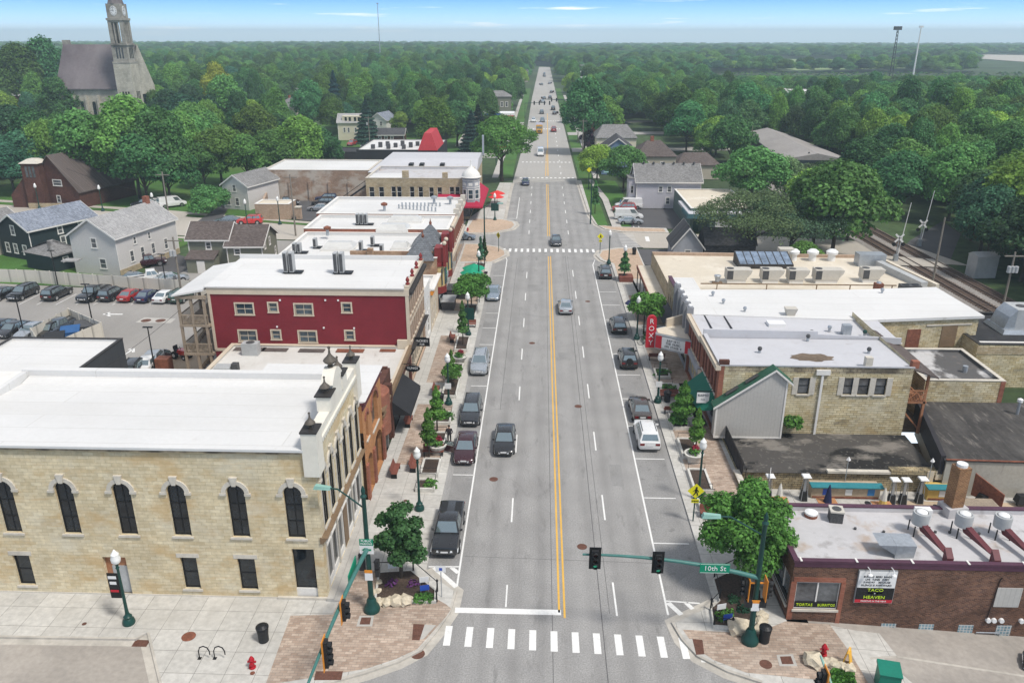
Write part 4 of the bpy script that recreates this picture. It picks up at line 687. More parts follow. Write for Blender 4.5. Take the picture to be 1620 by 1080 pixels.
# roof plant box and dark building behind the limestone block
b=flat_building('dark_rendered_building','low dark grey rendered building with white roof behind the limestone corner block',-54.5,-43.2,56.5,73.3,0,5.6,'dark_render','white_membrane',par=.25,pt=.25,cap='dark_trim')
t=thing('rooftop_unit','white boxy rooftop unit at the left edge beside the limestone block','air conditioner',(-41.2,52.5,8.6))
MB().box(-42.6,-39.75,50.9,54.0,8.2,10.2).build('cabinet','sign_white',t,loc=None);MB().box(-42.7,-39.65,50.8,54.1,10.2,10.3).build('lid','white_trim',t);MB().box(-42.2,-40.2,51.2,53.8,0,8.2).build('support','dark_render',t)
MB().tube([(-40.3,50.86,9.9),(-40.0,50.84,9.4),(-40.2,50.84,8.9),(-39.9,50.8,8.4)],.05).build('conduit','black_metal',t)
# terracotta arcade front and dark brick bow front
def terra():
 x1,y0,y1=-14.75,53.22,60.2;H=8.35
 b=thing('terracotta_shop','narrow terracotta brick shop with arched windows and a white roof next to the limestone block','building',(-20,57,0))
 E=FT(x1,y0,90);mb=MB(E);n=y1-y0
 ws=[(1.35,4.9,.8,2.2,.4),(4.3,4.5,2.3,3.0,1.1)]
 wall(mb,0,n,0,H,win_ops(ws)+[(.55,2.6,0,3.4,1.0),(3.2,6.6,0,3.6,1.5)],.5)
 mb.at(I4).poly([(-24,y1,0),(x1,y1,0),(x1,y1,H),(-24,y1,H)][::-1]);mb.poly([(-24,y0,6),(x1,y0,6),(x1,y0,H),(-24,y0,H)]);mb.build('wall','terracotta',b)
 for w in ws:
  window(b,E,w[0],w[1],w[2],w[3],'brown_trim',arch=w[4],y=.3,bars=(1,1),pane='glass_curtain',sill='stone_trim')
  n_=10;rr=w[2]/2;a=MB(E);z=w[1]+w[3]-w[4]
  for k in range(n_):
   t0,t1=math.pi*k/n_,math.pi*(k+1)/n_
   q=[(w[0]-r_*math.cos(t),z+(r_-rr+w[4])*math.sin(t))for t in(t0,t1)for r_ in(rr+.02,rr+.3)]
   a.hexa([(q[i][0],y_,q[i][1])for y_ in(.0,-.09)for i in(0,1,3,2)])
  a.build('arch_brick','redbrick',b,fix=True)
 MB(E).poly([(.55,.45,0),(2.6,.45,0),(2.6,.45,3.4),(.55,.45,3.4)]).poly([(3.2,.46,0),(6.6,.46,0),(6.6,.46,3.6),(3.2,.46,3.6)]).build('arcade_glass','glass',b)
 for q in(.3,2.9,6.75):MB(E).box(q-.28,q+.28,-.18,.0,0,3.2).build('pier','redbrick',b)
 MB(E).box(-.05,n+.1,-.25,.3,H,H+.14).box(0,n,-.12,-.002,H-.5,H).build('cornice','maroon',b)
 MB().hexa([(-24,y0,H+.1),(x1+.05,y0,H+.1),(x1+.05,y1,H+.1),(-24,y1,H+.1),(-24,y0-.0,H+.25),(x1+.32,y0-.0,H+.25),(x1+.32,y1+.1,H+.25),(-24,y1+.1,H+.25)]).build('roof','white_membrane',b)
terra()
def bow():
 b=thing('bow_fronted_brick_shop','small dark red brick shop with a rounded bay and a grey patched roof','building',(-18,63,0))
 y0,y1=60.3,67.4;H=5.0
 mb=MB();mb.prism([(-24,y0),(-15.6,y0),(-15.6,y1),(-24,y1)],0,H);mb.build('wall','redbrick',b)
 MB().prism([(-24,y0),(-15.55,y0),(-15.55,y1),(-24,y1)],H+.004,H+.1).build('roof','grey_membrane',b)
 c=(-16.2,62.2);n=14
 MB().prism([(c[0],c[1]-1.75)]+[(c[0]+1.75*math.cos(-math.pi/2+math.pi*k/n),c[1]+1.75*math.sin(-math.pi/2+math.pi*k/n))for k in range(n+1)]+[(c[0],c[1]+1.75)],1.6,5.35).build('bay','redbrick',b,smooth=40)
 MB().prism([(c[0]+1.5*math.cos(-math.pi/2+math.pi*k/n),c[1]+1.5*math.sin(-math.pi/2+math.pi*k/n))for k in range(n+1)],0,1.6).build('bay_window','glass',b)
 MB().box(-15.6,-14.75,63.9,67.4,.0,4.2).box(-15.2,-14.55,63.6,64.2,0,5.3).box(-24,-15.5,y1-.35,y1,H,5.5).box(-15.9,-15.3,63.9,67.4,4.2,5.35).build('front_pier','brownbrick',b)
 MB().box(-14.74,-14.70,64.3,67.2,.3,3.6).build('shop_window','glass',b)
bow()
def pub():
 y0,y1=67.45,75.7
 b=flat_building('single_storey_pub','single storey brick pub with a long pale roof and a black street awning',-33.2,-14.75,60.4,y1,0,4.25,'redbrick','dirty_membrane',par=.2,pt=.35,cap='cream_trim',skip=('E',))
 E=FT(-14.75,y0,90);mb=MB(E);wall(mb,0,y1-y0,0,4.25,[(.3,3.9,.3,2.9),(4.3,8.0,.3,2.9)],.35);mb.at(FT(-14.75,60.4,90));mb.box(0,y0-60.4,.02,.3,4.0,4.2);mb.build('wall','brownbrick',b)
 storefront(b,E,.3,3.9,.3,2.9,3,'dark_trim');storefront(b,E,4.3,8.0,.3,2.9,4,'stone_trim')
 MB(E).box(-7.2,y1-y0,-.14,0,3.75,3.95).box(-7.2,y1-y0,-.2,.1,4.25,4.4).build('cornice','brown_trim',b)
 # worn openings in the roof skin, show-through red boards
 for x,y,w_,d_,m in((-31.0,74.7,3.2,.9,'shingle_brown'),(-28.4,74.6,2.6,.9,'shingle_brown'),(-24.6,74.5,2.6,.9,'shingle_brown'),(-20.7,74.6,2.8,.9,'rust'),(-16.9,74.8,1.6,.7,'rust')):
  MB().box(x-w_/2,x+w_/2,y-d_/2,y+d_/2,4.08,4.13).build('roof_hatch',m,b)
 MB().box(-21.6,-20.9,61.4,62.1,4.06,7.2).build('chimney','brownbrick',b)
 MB().box(-16.0,-15.0,75.3,75.65,4.1,5.0).build('vent_box','cream_trim',b)
 a=thing('black_awning','black sloping fabric awning over the pavement by the brick pub','awning',(-14.7,66,3))
 y0a,y1a=63.7,70.0
 MB().hexa([(-14.70,y0a,3.65),(-14.70,y1a,3.65),(-14.66,y1a,3.7),(-14.66,y0a,3.7),(-13.0,y0a,2.35),(-13.0,y1a,2.35),(-12.95,y1a,2.42),(-12.95,y0a,2.42)]).poly([(-14.7,y0a,3.65),(-13.0,y0a,2.35),(-14.7,y0a,2.35)]).poly([(-14.7,y1a,3.65),(-14.7,y1a,2.35),(-13.0,y1a,2.35)]).build('canopy','awning_black',a,fix=True)
 MB().box(-13.02,-12.98,y0a,y1a,2.05,2.36).build('valance','awning_black',a)
 s=thing('hanging_sign','oval black hanging sign with pale letters above the black awning','sign',(-14.7,70.6,4));T=FT(-13.75,70.6,0,3.95)
 MB(T).lathe((0,0,0),[(-.04,.3),(.04,.3)],20,axis='Y')if False else None
 k=20;MB(T).prism([(0,0)],0,0)if False else None
 e=[(.72*math.cos(2*math.pi*j/k),.34*math.sin(2*math.pi*j/k))for j in range(k)]
 mb=MB(T);mb.poly([(x,-.05,z)for x,z in e]);mb.poly([(x,.05,z)for x,z in e[::-1]])
 for j in range(k):q=(j+1)%k;mb.poly([(*[e[j][0]],-.05,e[j][1]),(e[j][0],.05,e[j][1]),(e[q][0],.05,e[q][1]),(e[q][0],-.05,e[q][1])])
 mb.build('board','sign_black',s,fix=True);text(s,'YUNGS',T@Matrix.Translation((0,-.065,.05)),.32,'sign_white');MB(T).box(-1.0,.3,-.03,.03,.42,.48).build('bracket','black_metal',s)
 s=thing('hanging_sign','black rectangular projecting sign with white letters further along the pub front','sign',(-14.7,78,4));T=FT(-13.85,77.8,0,3.9)
 MB(T).box(-.8,.8,-.06,.06,-.45,.45).build('board','sign_black',s);text(s,"JACKIE'S",T@Matrix.Translation((0,-.075,.14)),.36,'sign_white',sx=.95);text(s,'PUB',T@Matrix.Translation((0,-.075,-.24)),.28,'sign_white');MB(T).box(-1.0,.5,-.03,.03,.46,.54).build('bracket','black_metal',s)
pub()
# the red three storey building
def redb():
 x0,x1,y0,y1,H=-35.0,-14.72,75.75,86.3,10.2
 b=thing('red_sided_building','dark red clapboard three storey building with white roof and rear timber porches','building',(-25,81,0))
 S=FT(x0,y0,0);E=FT(x1,y0,90);W=FT(x0,y1,-90);N=FT(x1,y1,180)
 sw=[(3.55,7.45,1.75,1.15),(6.5,7.75,.85,.95),(9.6,7.45,1.75,1.15),(14.0,7.8,.85,.95),(3.55,4.55,1.75,1.15),(6.5,4.8,.85,.95),(9.75,4.5,1.75,1.2),(14.1,4.85,.85,.95),(.6,4.6,1.0,1.4)][:8]
 mb=MB(S);wall(mb,0,x1-x0,0,H,win_ops(sw),.16);mb.at(W);wall(mb,0,y1-y0,0,H);mb.at(N);wall(mb,0,x1-x0,0,H);mb.build('wall','red_siding',b)
 for w in sw:window(b,S,*w[:4],frame='cream_trim',y=.08,trim=.14,bars=(1 if w[2]>1.2 else 0,1),pane='glass_blue')
 MB(S).box(-.06,x1-x0+.1,-.1,0,9.6,H+.1).box(-.05,.22,-.08,0,3.6,9.6).box(x1-x0-.3,x1-x0+.04,-.08,0,3.6,9.6).box(0,x1-x0,-.06,0,3.45,3.75).box(x1-x0-1.0,x1-x0-.3,-.07,0,3.75,4.5).build('corner_board','cream_trim',b)
 for q,z in((7.3,8.95),(11.9,9.0),(13.2,9.0),(6.7,6.1),(11.5,6.05),(14.6,6.05)):MB(S).box(q-.08,q+.08,-.1,0,z,z+.16).build('wall_light','sign_white',b)
 ew=[(.75+1.32*k,z,.62,1.75)for k in range(8)for z in(7.3,4.6)]
 mb=MB(E);n=y1-y0;wall(mb,0,n,0,H+.2,win_ops(ew)+[(.4,n-.4,.3,3.1)],.2);mb.build('street_wall','tanbrick',b)
 for w in ew:window(b,E,*w,frame='dark_trim',y=.1,bars=(0,1),sill='cream_trim',lintel='cream_trim')
 storefront(b,E,.4,n-.4,.3,3.1,8,'cream_trim');MB(E).hexa([(-.1,-.1,3.3),(n,-.1,3.3),(n,0,3.3),(-.1,0,3.3),(-.1,-.5,4.0),(n,-.5,4.0),(n,0,4.0),(-.1,0,4.0)]).box(-.05,n,-.42,.0,9.7,10.05).build('cornice','dark_trim',b)
 MB(E).box(0,n,-.1,.35,10.21,10.6).build('parapet','cream_trim',b)
 for q in(.6,3.6,6.6,9.9):f=MB(E).lathe((q,.1,10.6),[(0,.2),(.15,.24),(.25,.1),(.45,.2),(.6,.17),(.85,.03)],8).build('finial','victorian_red',b,smooth=50)
 MB().hexa([(x0-.25,y0-.2,H+.1),(x1-.35,y0-.2,H+.1),(x1-.35,y1,H+.1),(x0-.25,y1,H+.1),(x0-.25,y0-.2,H+.22),(x1-.35,y0-.2,H+.22),(x1-.35,y1,H+.3),(x0-.25,y1,H+.3)]).box(x0-.25,x1-.4,y1-.3,y1,H+.3,H+.75).build('roof','white_membrane',b)
 MB().hexa([(-38.4,74.9,9.5),(-35.27,75.3,10.0),(-35.27,86,10.0),(-38.4,86,9.5),(-38.4,74.9,9.65),(-35.27,75.3,10.2),(-35.27,86,10.2),(-38.4,86,9.65)]).build('porch_roof','white_membrane',b)
 p=MB()
 for x,y in((-38.0,75.4),(-38.0,80.5),(-38.0,85.5),(-35.4,75.4),(-36.7,75.4)):p.box(x-.12,x+.12,y-.12,y+.12,0,9.55)
 p.box(-38.15,-35.05,75.25,85.7,6.2,6.45);p.box(-38.15,-35.05,75.25,85.7,3.1,3.35);p.box(-38.2,-35.1,75.2,75.5,9.2,9.5);p.build('porch_frame','grey_wood',b)
 for z in(6.45,3.35):
  r=MB();r.box(-38.1,-35.1,75.3,75.36,z+.95,z+1.05);r.box(-38.1,-38.04,75.3,85.5,z+.95,z+1.05)
  for k in range(22):r.box(-38.05+k*.136,-38.0+k*.136,75.3,75.35,z+.08,z+.95)
  for k in range(40):r.box(-38.1,-38.05,75.4+k*.25,75.46+k*.25,z+.08,z+.95)
  r.build('railing','grey_wood',b)
  s=MB()
  for k in range(10):s.box(-37.8+k*.26,-37.5+k*.26,76.2,77.2,z-3.0+k*.3,z-2.94+k*.3)
  s.hexa([(-37.9,76.15,z-3.1),(-35.1,76.15,z+.0),(-35.1,76.2,z+0),(-37.9,76.2,z-3.1),(-37.9,76.15,z-2.8),(-35.1,76.15,z+.3),(-35.1,76.2,z+.3),(-37.9,76.2,z-2.8)]);s.build('stair','grey_wood',b)
redb()
def condenser(x,y,z,n,label,h=1.5):
 t=thing('condenser_unit',label,'air conditioner',(x,y,z),group=None)
 MB().box(x-n*.35,x+n*.35+.6,y-.5,y+.5,z+.12,z+.2).build('platform','black_metal',t);MB().box(x-n*.3,x-n*.3+.12,y-.4,y+.4,z-.0,z+.12).box(x+n*.3,x+n*.3+.12,y-.4,y+.4,z,z+.12).build('foot','black_metal',t)
 for k in range(n):
  c=MB().box(x-n*.3+k*.62,x-n*.3+k*.62+.42,y-.45,y+.45,z+.2,z+.2+h).build('cabinet','hvac_grey',t)
  MB().box(x-n*.3+k*.62+.05,x-n*.3+k*.62+.37,y-.47,y-.452,z+.3,z+.1+h).build('grille','grille',c)
 return t
for x,lab in((-27.9,'left pair of tall slim condensers on the red building roof'),(-22.6,'right pair of tall slim condensers on the red building roof')):
 t=condenser(x,80.6,10.45,2,lab,2.1)
t=thing('condenser_unit','grey condenser on the pub roof against the red clapboard wall','air conditioner',(-30.4,73.5,4.06));MB().box(-31.2,-29.6,73.0,74.0,4.06,5.3).build('cabinet','hvac_grey',t);MB().lathe((-30.4,73.5,0),[(5.3,.42),(5.34,.42)],16).build('fan','grille',t)
t=thing('rooftop_unit','low flat grey rooftop unit with small fan box on the pub roof','air conditioner',(-31.5,69.3,4.06));MB().box(-32.4,-30.9,68.7,69.9,4.06,4.5).build('cabinet','hvac_grey',t);MB().box(-30.8,-30.2,69.0,69.6,4.06,4.8).build('fan_box','grille',t)
# the small shops between the red building and the turreted row
def small_shops():
 b=flat_building('small_white_shop','little two storey white shop with brown sloping roof beside the red building',-24,-14.75,86.4,91.2,0,6.3,'white_siding','shingle_brown',par=0,E=[(87.3,3.4,.7,1.6),(88.7,3.4,.7,1.6),(90.1,3.4,.7,1.6),(87.4,.6,1.1,2.0),(89.6,.6,1.6,2.0)],ws=dict(frame='white_trim'))
 MB().hexa([(-24,86.3,6.35),(-15.6,86.3,6.35),(-15.6,91.3,6.35),(-24,91.3,6.35),(-24,86.3,7.7),(-15.8,86.3,6.5),(-15.8,91.3,6.5),(-24,91.3,7.7)]).build('sloping_roof','shingle_brown',b)
 MB().box(-15.75,-14.7,86.4,91.2,6.3,6.9).build('false_front','white_trim',b)
 b=flat_building('small_cream_shop','small cream shopfront with white roof edge and red stripe between house and turrets',-24,-14.7,91.3,98.2,0,5.2,'cream_trim','white_membrane',par=.3,pt=.4,cap='white_trim',E=[(92.4,.5,1.2,2.2),(94.2,.5,1.2,2.2),(96.0,.5,1.2,2.2),(92.6,3.2,.6,1.3),(94.6,3.2,.6,1.3),(96.6,3.2,.6,1.3)])
 MB(FT(-14.7,91.3,90)).box(0,6.9,-.3,0,4.7,5.2).build('fascia','signal_orange',b);MB(FT(-14.7,91.3,90)).box(0,6.9,-.5,0,5.28,5.5).build('canopy','white_trim',b)
small_shops()
# turreted Victorian row with white roofs
def vict():
 x1=-14.7
 def blk(nm,lab,y0,y1,H,xl,ew,wm='redbrick',rm='white_membrane',cornice='victorian_red',south=None):
  return flat_building(nm,lab,xl,x1,y0,y1,0,H,wm,rm,par=.4,pt=.35,cap='white_trim',E=ew,ws=dict(frame='dark_trim',sill='stone_trim'),south=south)
 ew=[(99.9+1.65*k,3.9,.8,2.0)for k in range(7)]
 b=blk('turreted_brick_building','white roofed brick building with red bay turrets and slate roofs on the street front',98.3,112,7.4,-35.3,ew,south='chicagobrick')
 E=FT(x1,98.3,90);storefront(b,E,3.0,13,.3,3.0,7,'victorian_red')if False else None
 for k,q in enumerate((1.5,9.0)):
  T=E@Matrix.Translation((q,0,0));n=8
  ring=lambda r:[(r*math.cos(math.pi*(j/(n))),-r*.75*math.sin(math.pi*j/n))for j in range(n+1)]
  MB(T).prism(ring(1.3),2.6,3.5,bottom=True).build('bay_base','victorian_red',b,fix=True)
  MB(T).prism(ring(1.2),3.5,6.2).build('bay','gold_trim',b,fix=True)
  w_=MB(T)
  for a,c in((-1.15,-.75),(-.55,.55),(.75,1.15)):w_.box(a,c,-1.0 if abs(a+c)<.2 else-.62,-.5,3.75,5.9)
  w_.build('bay_window','glass_blue',b)
  MB(T).prism(ring(1.32),6.2,6.7,bottom=True).build('bay_frieze','victorian_red',b,fix=True)
  MB(T).box(-1.05,1.05,-.95,.35,6.7,8.6).build('turret_gable','victorian_red',b);MB(T).box(-.55,-.1,-.98,-.955,6.95,8.2).box(.1,.55,-.98,-.955,6.95,8.2).build('turret_window','gold_trim',b)
  for sx in(-1.05,1.05):
   for sy in(-.95,):MB(T).box(sx-.2,sx+.2,sy-.2,sy+.2,6.2,9.0).build('turret_post','victorian_red',b);MB(T).ball((sx,sy,9.25),.3,10).build('ball_finial','cream_trim',b,smooth=60)
  s=MB(T);s.poly([(-2.1,.3,7.2),(2.1,.3,7.2),(0,1.9,9.9)]);s.poly([(2.1,.3,7.2),(2.1,4.4,7.2),(0,1.9,9.9)]);s.poly([(2.1,4.4,7.2),(-2.1,4.4,7.2),(0,1.9,9.9)]);s.poly([(-2.1,4.4,7.2),(-2.1,.3,7.2),(0,1.9,9.9)]);s.build('spire','shingle_spire',b)
  MB(T).lathe((0,1.9,9.7),[(0,.16),(.3,.2),(.5,.08),(.9,.02)],8).build('spire_finial','rust',b)
 f=MB(E).box(2.8,13.6,-.5,0,2.9,3.6).build('fascia','greypaint',b);MB(E).box(.3,13.4,-.04,.0,.4,2.7).build('shop_glass','glass_blue',b)
 ew=[(113.2+1.7*k,4.0,.8,2.1)for k in range(5)]
 b2=blk('brick_row_building','red brick row building with a long white roof and raised skylights',112.05,121.3,7.9,-35.6,ew)
 E=FT(x1,112.05,90);MB(E).box(0,9.2,-.45,0,7.2,7.75).box(0,9.2,-.3,0,2.9,3.5).build('cornice','cream_trim',b2);MB(E).box(.3,9.0,-.04,0,.4,2.8).build('shop_glass','glass',b2)
 ew=[(122.4+1.75*k,4.0,.85,2.2)for k in range(7)]
 b3=blk('brick_row_building','farthest red brick row building, white roof stepping down at the side street',121.35,134.9,8.1,-36.2,ew)
 E=FT(x1,121.35,90);MB(E).box(0,13.5,-.45,0,7.2,7.75).box(0,13.5,-.3,0,2.9,3.5).build('cornice','stone_trim',b3);MB(E).box(.3,13.2,-.04,0,.4,2.8).build('shop_glass','glass',b3)
 for q in(1.0,4.5,8.2,12.4):MB(E).box(q-.35,q+.35,-.5,.3,7.7,8.8).build('parapet_block','stone_trim',b3)
 MB().box(-26,-14.9,99.2,99.5,7.4,8.0).build('party_wall','chicagobrick',b);MB().box(-23.6,-22.9,98.4,99.1,7.4,8.5).build('chimney','chicagobrick',b)
 # skylights
 def sky(x,y,z,w_,d_,lab):
  t=thing('skylight',lab,'skylight',(x,y,z));n=6
  MB().box(x-w_/2,x+w_/2,y-d_/2,y+d_/2,z,z+.35).build('kerb','white_trim',t)
  a=w_/2-.05;c=d_/2-.05
  MB().hexa([(x-a,y-c,z+.35),(x+a,y-c,z+.35),(x+a,y+c,z+.35),(x-a,y+c,z+.35),(x-a*.75,y-c*.3,z+.95),(x+a*.75,y-c*.3,z+.95),(x+a*.75,y+c*.3,z+.95),(x-a*.75,y+c*.3,z+.95)]).build('dome','skylight',t)
 sky(-28.6,104.5,7.0,4.4,3.6,'broad hipped grey skylight nearest on the turreted building roof');sky(-20.4,104.8,7.0,2.3,2.4,'small pale skylight beside the slate spires');sky(-22.8,113.4,7.5,4.6,3.4,'long humped skylight on the middle white roof');sky(-22.0,119.0,7.5,5.2,2.6,'low wide skylight set farther back on the middle white roof')
 for x,y,z,n,lab in((-33.5,101.7,7.0,2,'condenser pair at the outer corner of the turreted building roof'),(-31.8,104.4,7.0,1,'small condenser near the edge of the turreted building roof'),(-25.3,103.0,7.0,1,'condenser between two skylights on the near white roof'),(-24.3,105.8,7.0,1,'tall condenser behind the near skylights'),(-22.2,101.3,7.0,1,'low condenser close to the brick party wall'),(-17.6,102.0,7.0,1,'condenser closest to the slate spires'),(-16.2,109.7,7.0,1,'flat condenser frame behind the spire'),(-28.0,116.5,7.5,3,'row of three tall condensers on the middle white roof')):
  condenser(x,y,z,n,lab,1.2+.3*(n>2))
 for x,y,z,lab in((-31.5,109.6,7.5,'rusty vent cowl on the white roof edge'),(-26.4,125.6,7.7,'brown metal vent on the farthest white roof'),(-19.2,131.5,7.7,'round silver vent on the farthest white roof'),(-16.5,131.2,7.7,'satellite dish pole on the farthest white roof')):
  t=thing('roof_vent',lab,'vent',(x,y,z));MB().cyl(x,y,z,z+.9,.22,n=10).build('pipe','galv',t);MB().lathe((x,y,z+.9),[(0,.5),(.3,.55),(.5,.1)],10).build('cowl','rust' if 'rust' in lab or 'brown' in lab else 'galv',t)
 mb=MB()
 for k in range(11):mb.cyl(-24.4+k*.62,127.5-.22*k,7.7,8.4,.13,n=6);mb.cyl(-24.2+k*.62,129.5,7.7,8.3,.13,n=6)
 tag(mb.build('vent_pipe_row','galv',loc=(-21,128,7.7)),'double row of short grey vent pipes along the farthest white roof','pipes')
vict()
# beyond the side street: corner block with the white domed turret
def corner():
 x1=-15.4;y0=155.2
 sw=[(-34.5,4.2,1.0,2.0),(-32.6,4.2,1.0,2.0),(-30.2,4.2,.9,2.1),(-29.1,4.2,.9,2.1),(-26.6,4.2,.9,2.1),(-24.9,4.2,.9,2.1),(-22.8,4.2,.9,2.0),(-21.2,4.2,.9,2.0),(-18.8,4.2,.9,2.1),(-17.7,4.2,.9,2.1)]
 b=flat_building('domed_corner_building','buff stone corner building with a white domed corner turret and red awning',-35.6,x1,y0,170,0,7.9,'bluffstone','grey_membrane',par=.5,pt=.35,cap='stone_trim',S=sw,ws=dict(frame='white_trim',sill='stone_trim'))
 MB().box(-28.4,-27.2,155.2,156,7.9,9.3).box(-20.6,-19.6,155.2,156,7.9,9.0).build('chimney','bluffstone',b);MB().box(-35.4,-28.6,155.4,162,7.45,7.8).build('lower_roof','white_membrane',b)
 T=Matrix.Translation((-15.0,155.0,1.4))@Matrix.Diagonal((.86,.86,.6,1));n=8;oc=lambda r:[(r*math.cos(math.pi/8+2*math.pi*k/n),r*math.sin(math.pi/8+2*math.pi*k/n))for k in range(n)]
 MB(T).prism(oc(2.0),3.4,11.4,bottom=True).build('turret','greypaint',b)
 w_=MB(T);tr=MB(T)
 for k in range(8):
  a=math.pi/4*k;F=T@Matrix.Rotation(a,4,'Z');w_.at(F);tr.at(F);d=1.86
  w_.box(d-.02,d+.03,-.45,.45,5.0,7.6);tr.box(d-.05,d+.09,-.62,-.48,4.9,7.7);tr.box(d-.05,d+.09,.48,.62,4.9,7.7);tr.box(d-.05,d+.09,-.62,.62,7.7,7.95);tr.box(d-.05,d+.09,-.62,.62,4.6,4.9);tr.box(d-.04,d+.07,-.45,.45,9.0,9.9);tr.box(d-.04,d+.10,-.7,.7,8.4,8.6);tr.box(d-.04,d+.10,-.7,.7,10.6,10.8);tr.box(d-.05,d+.07,-.5,.5,6.25,6.35)
 w_.build('turret_window','glass_blue',b);tr.build('turret_trim','white_trim',b)
 MB(T).lathe((0,0,11.4),[(0,2.3),(.25,2.35),(.35,2.1),(1.2,1.95),(2.0,1.5),(2.7,.85),(3.3,.35),(4.0,.14),(5.0,.05),(5.2,.16),(5.4,.03)],16).build('dome','white_trim',b,smooth=40)
 a=thing('red_awning','deep red wraparound awning on the domed corner building','awning',(-15,157,4))
 mb=MB();mb.hexa([(-22.5,155.1,4.4),(x1+.05,155.1,4.4),(x1+.05,155.15,4.4),(-22.5,155.15,4.4),(-22.5,152.6,2.9),(-12.9,152.6,2.9),(x1+.05,155.1,4.5),(-22.5,155.1,4.5)])if False else None
 mb.poly([(-21.5,152.5,3.0),(-12.7,152.5,3.0),(-15.4,155.15,4.9),(-21.5,155.15,4.9)]);mb.poly([(-12.7,152.5,3.0),(-12.7,172,3.0),(-15.4,172,4.9),(-15.4,155.15,4.9)]);mb.poly([(-21.5,152.5,2.7),(-12.7,152.5,2.7),(-12.7,152.5,3.0),(-21.5,152.5,3.0)]);mb.poly([(-12.7,152.5,2.7),(-12.7,172,2.7),(-12.7,172,3.0),(-12.7,152.5,3.0)]);mb.poly([(-21.5,152.5,2.98),(-21.5,155.15,2.98),(-21.5,155.15,4.9)][::-1]);mb.poly([(-12.7,172,2.98),(-15.4,172,2.98),(-15.4,172,4.9)][::-1])
 mb.build('canopy','awning_red',a)
 MB().box(-21.4,x1+.05,155.1,155.19,.5,2.7).box(x1-.05,x1+.06,155.2,171,.5,2.7).build('shop_glass','glass_curtain',b)
 # gabled grey roof behind, with dark dormers
 b2=thing('mansard_building','brick block behind the domed corner with a grey sloping roof and dark roof windows','building',(-27,176,0))
 MB().box(-38.2,-15.2,170.2,188,0,6.6).build('wall','bluffstone',b2);MB().hexa([(-38.3,170.1,6.6),(-15.1,170.1,6.6),(-15.1,188,6.6),(-38.3,188,6.6),(-35.5,176,8.7),(-15.1,176,8.7),(-15.1,186,8.7),(-35.5,186,8.7)]).build('roof','pale_membrane',b2)
 for x in(-29.3,-27.0,-22.6):MB().box(x-.45,x+.45,171.6,173.7,6.9,8.2).build('roof_window','black_metal',b2)
 MB().box(-15.0,-14.6,186,187,8,12.5).build('flue','galv',b2)
 # old brick wall building with white roof, by the car park
 b3=flat_building('old_brick_building','long old brick building with patchy whitewash and white roof behind the car park',-61.5,-38.4,172.5,188,0,6.6,'oldbrick','white_membrane',par=.25,pt=.4,cap='stone_trim')
 for k in range(6):MB().box(-60.5+k*4.3,-59.9+k*4.3,172.2,172.48,0,4.2).build('pier','oldbrick',b3)
 w4=flat_building('garden_wall','low tan brick wall with pale coping beside the car park gate',-57.4,-50.6,153.6,158.2,0,3.0,'tanbrick','cream_membrane',par=.1,pt=.4,cap='white_trim',cat='outbuilding')
 t=thing('brick_wall','long tan brick boundary wall running back to the old brick building','wall',(-60,168,0));MB().hexa([(-57.6,158.2,0),(-57.2,158.2,0),(-61.0,174,0),(-61.4,174,0),(-57.6,158.2,2.6),(-57.2,158.2,2.6),(-61.0,174,2.6),(-61.4,174,2.6)]).build('masonry','tanbrick',t)
 for x,y,lab in((-49.0,154.2,'tan brick gate pier by the car park entrance'),(-43.2,155.0,'red brick gate pier with pale cap at the car park')):
  t=thing('gate_pier',lab,'pier',(x,y,0));MB().box(x-.5,x+.5,y-.5,y+.5,0,2.3).build('shaft','tanbrick' if x<-46 else 'redbrick',t);MB().box(x-.6,x+.6,y-.6,y+.6,2.3,2.5).build('cap','stone_trim',t)
  # fire stair and dark fence by the buff building
 t=thing('fire_stair','black iron stair slanting up the side of the buff corner building','stairs',(-38,160,0));MB().hexa([(-44.5,159.5,.2),(-36,159.5,5.8),(-36,160.6,5.8),(-44.5,160.6,.2),(-44.5,159.5,.5),(-36,159.5,6.2),(-36,160.6,6.2),(-44.5,160.6,.5)]).build('flight','black_metal',t);MB().tube([(-44.5,159.5,1.3),(-36,159.5,7.0)],.06).build('rail','black_metal',t)
 t=thing('screen_fence','black slatted screen fence under the iron fire stair','fence',(-38,162,0));MB().box(-40.2,-35.7,161.0,161.15,0,2.6).build('panel','black_render_and_shade',t)
 # dark walled shop with flat white roof and red gabled sign roof
 b5=flat_building('black_walled_shop','low dark walled shop with cluttered white roof and a red pitched sign roof',-49,-28,208,230,0,6.2,'black_render_and_shade','white_membrane',par=.3,pt=.3,cap='dark_trim')
 MB().hexa([(-33,207.5,6.2),(-28,207.5,6.2),(-28,222,6.2),(-33,222,6.2),(-31.4,208.5,10.4),(-29.6,208.5,10.4),(-29.6,221,10.4),(-31.4,221,10.4)]).build('red_roof','roof_red',b5,fix=True)
 mb=MB()
 for k in range(9):x=-46+k*1.35;mb.box(x,x+.9,212+(k%3)*3.2,213.2+(k%3)*3.2,5.9,7.0+.2*(k%2))
 tag(mb.build('rooftop_units','grille',loc=(-31,210,5)),'cluster of small dark rooftop units on the black walled shop','air conditioners')
 b6=flat_building('black_store','small windowless black store building behind the lawn',-62,-52,226,236,0,3.2,'black_render_and_shade','black_roof',par=.1,pt=.2,cap='dark_trim')
corner()
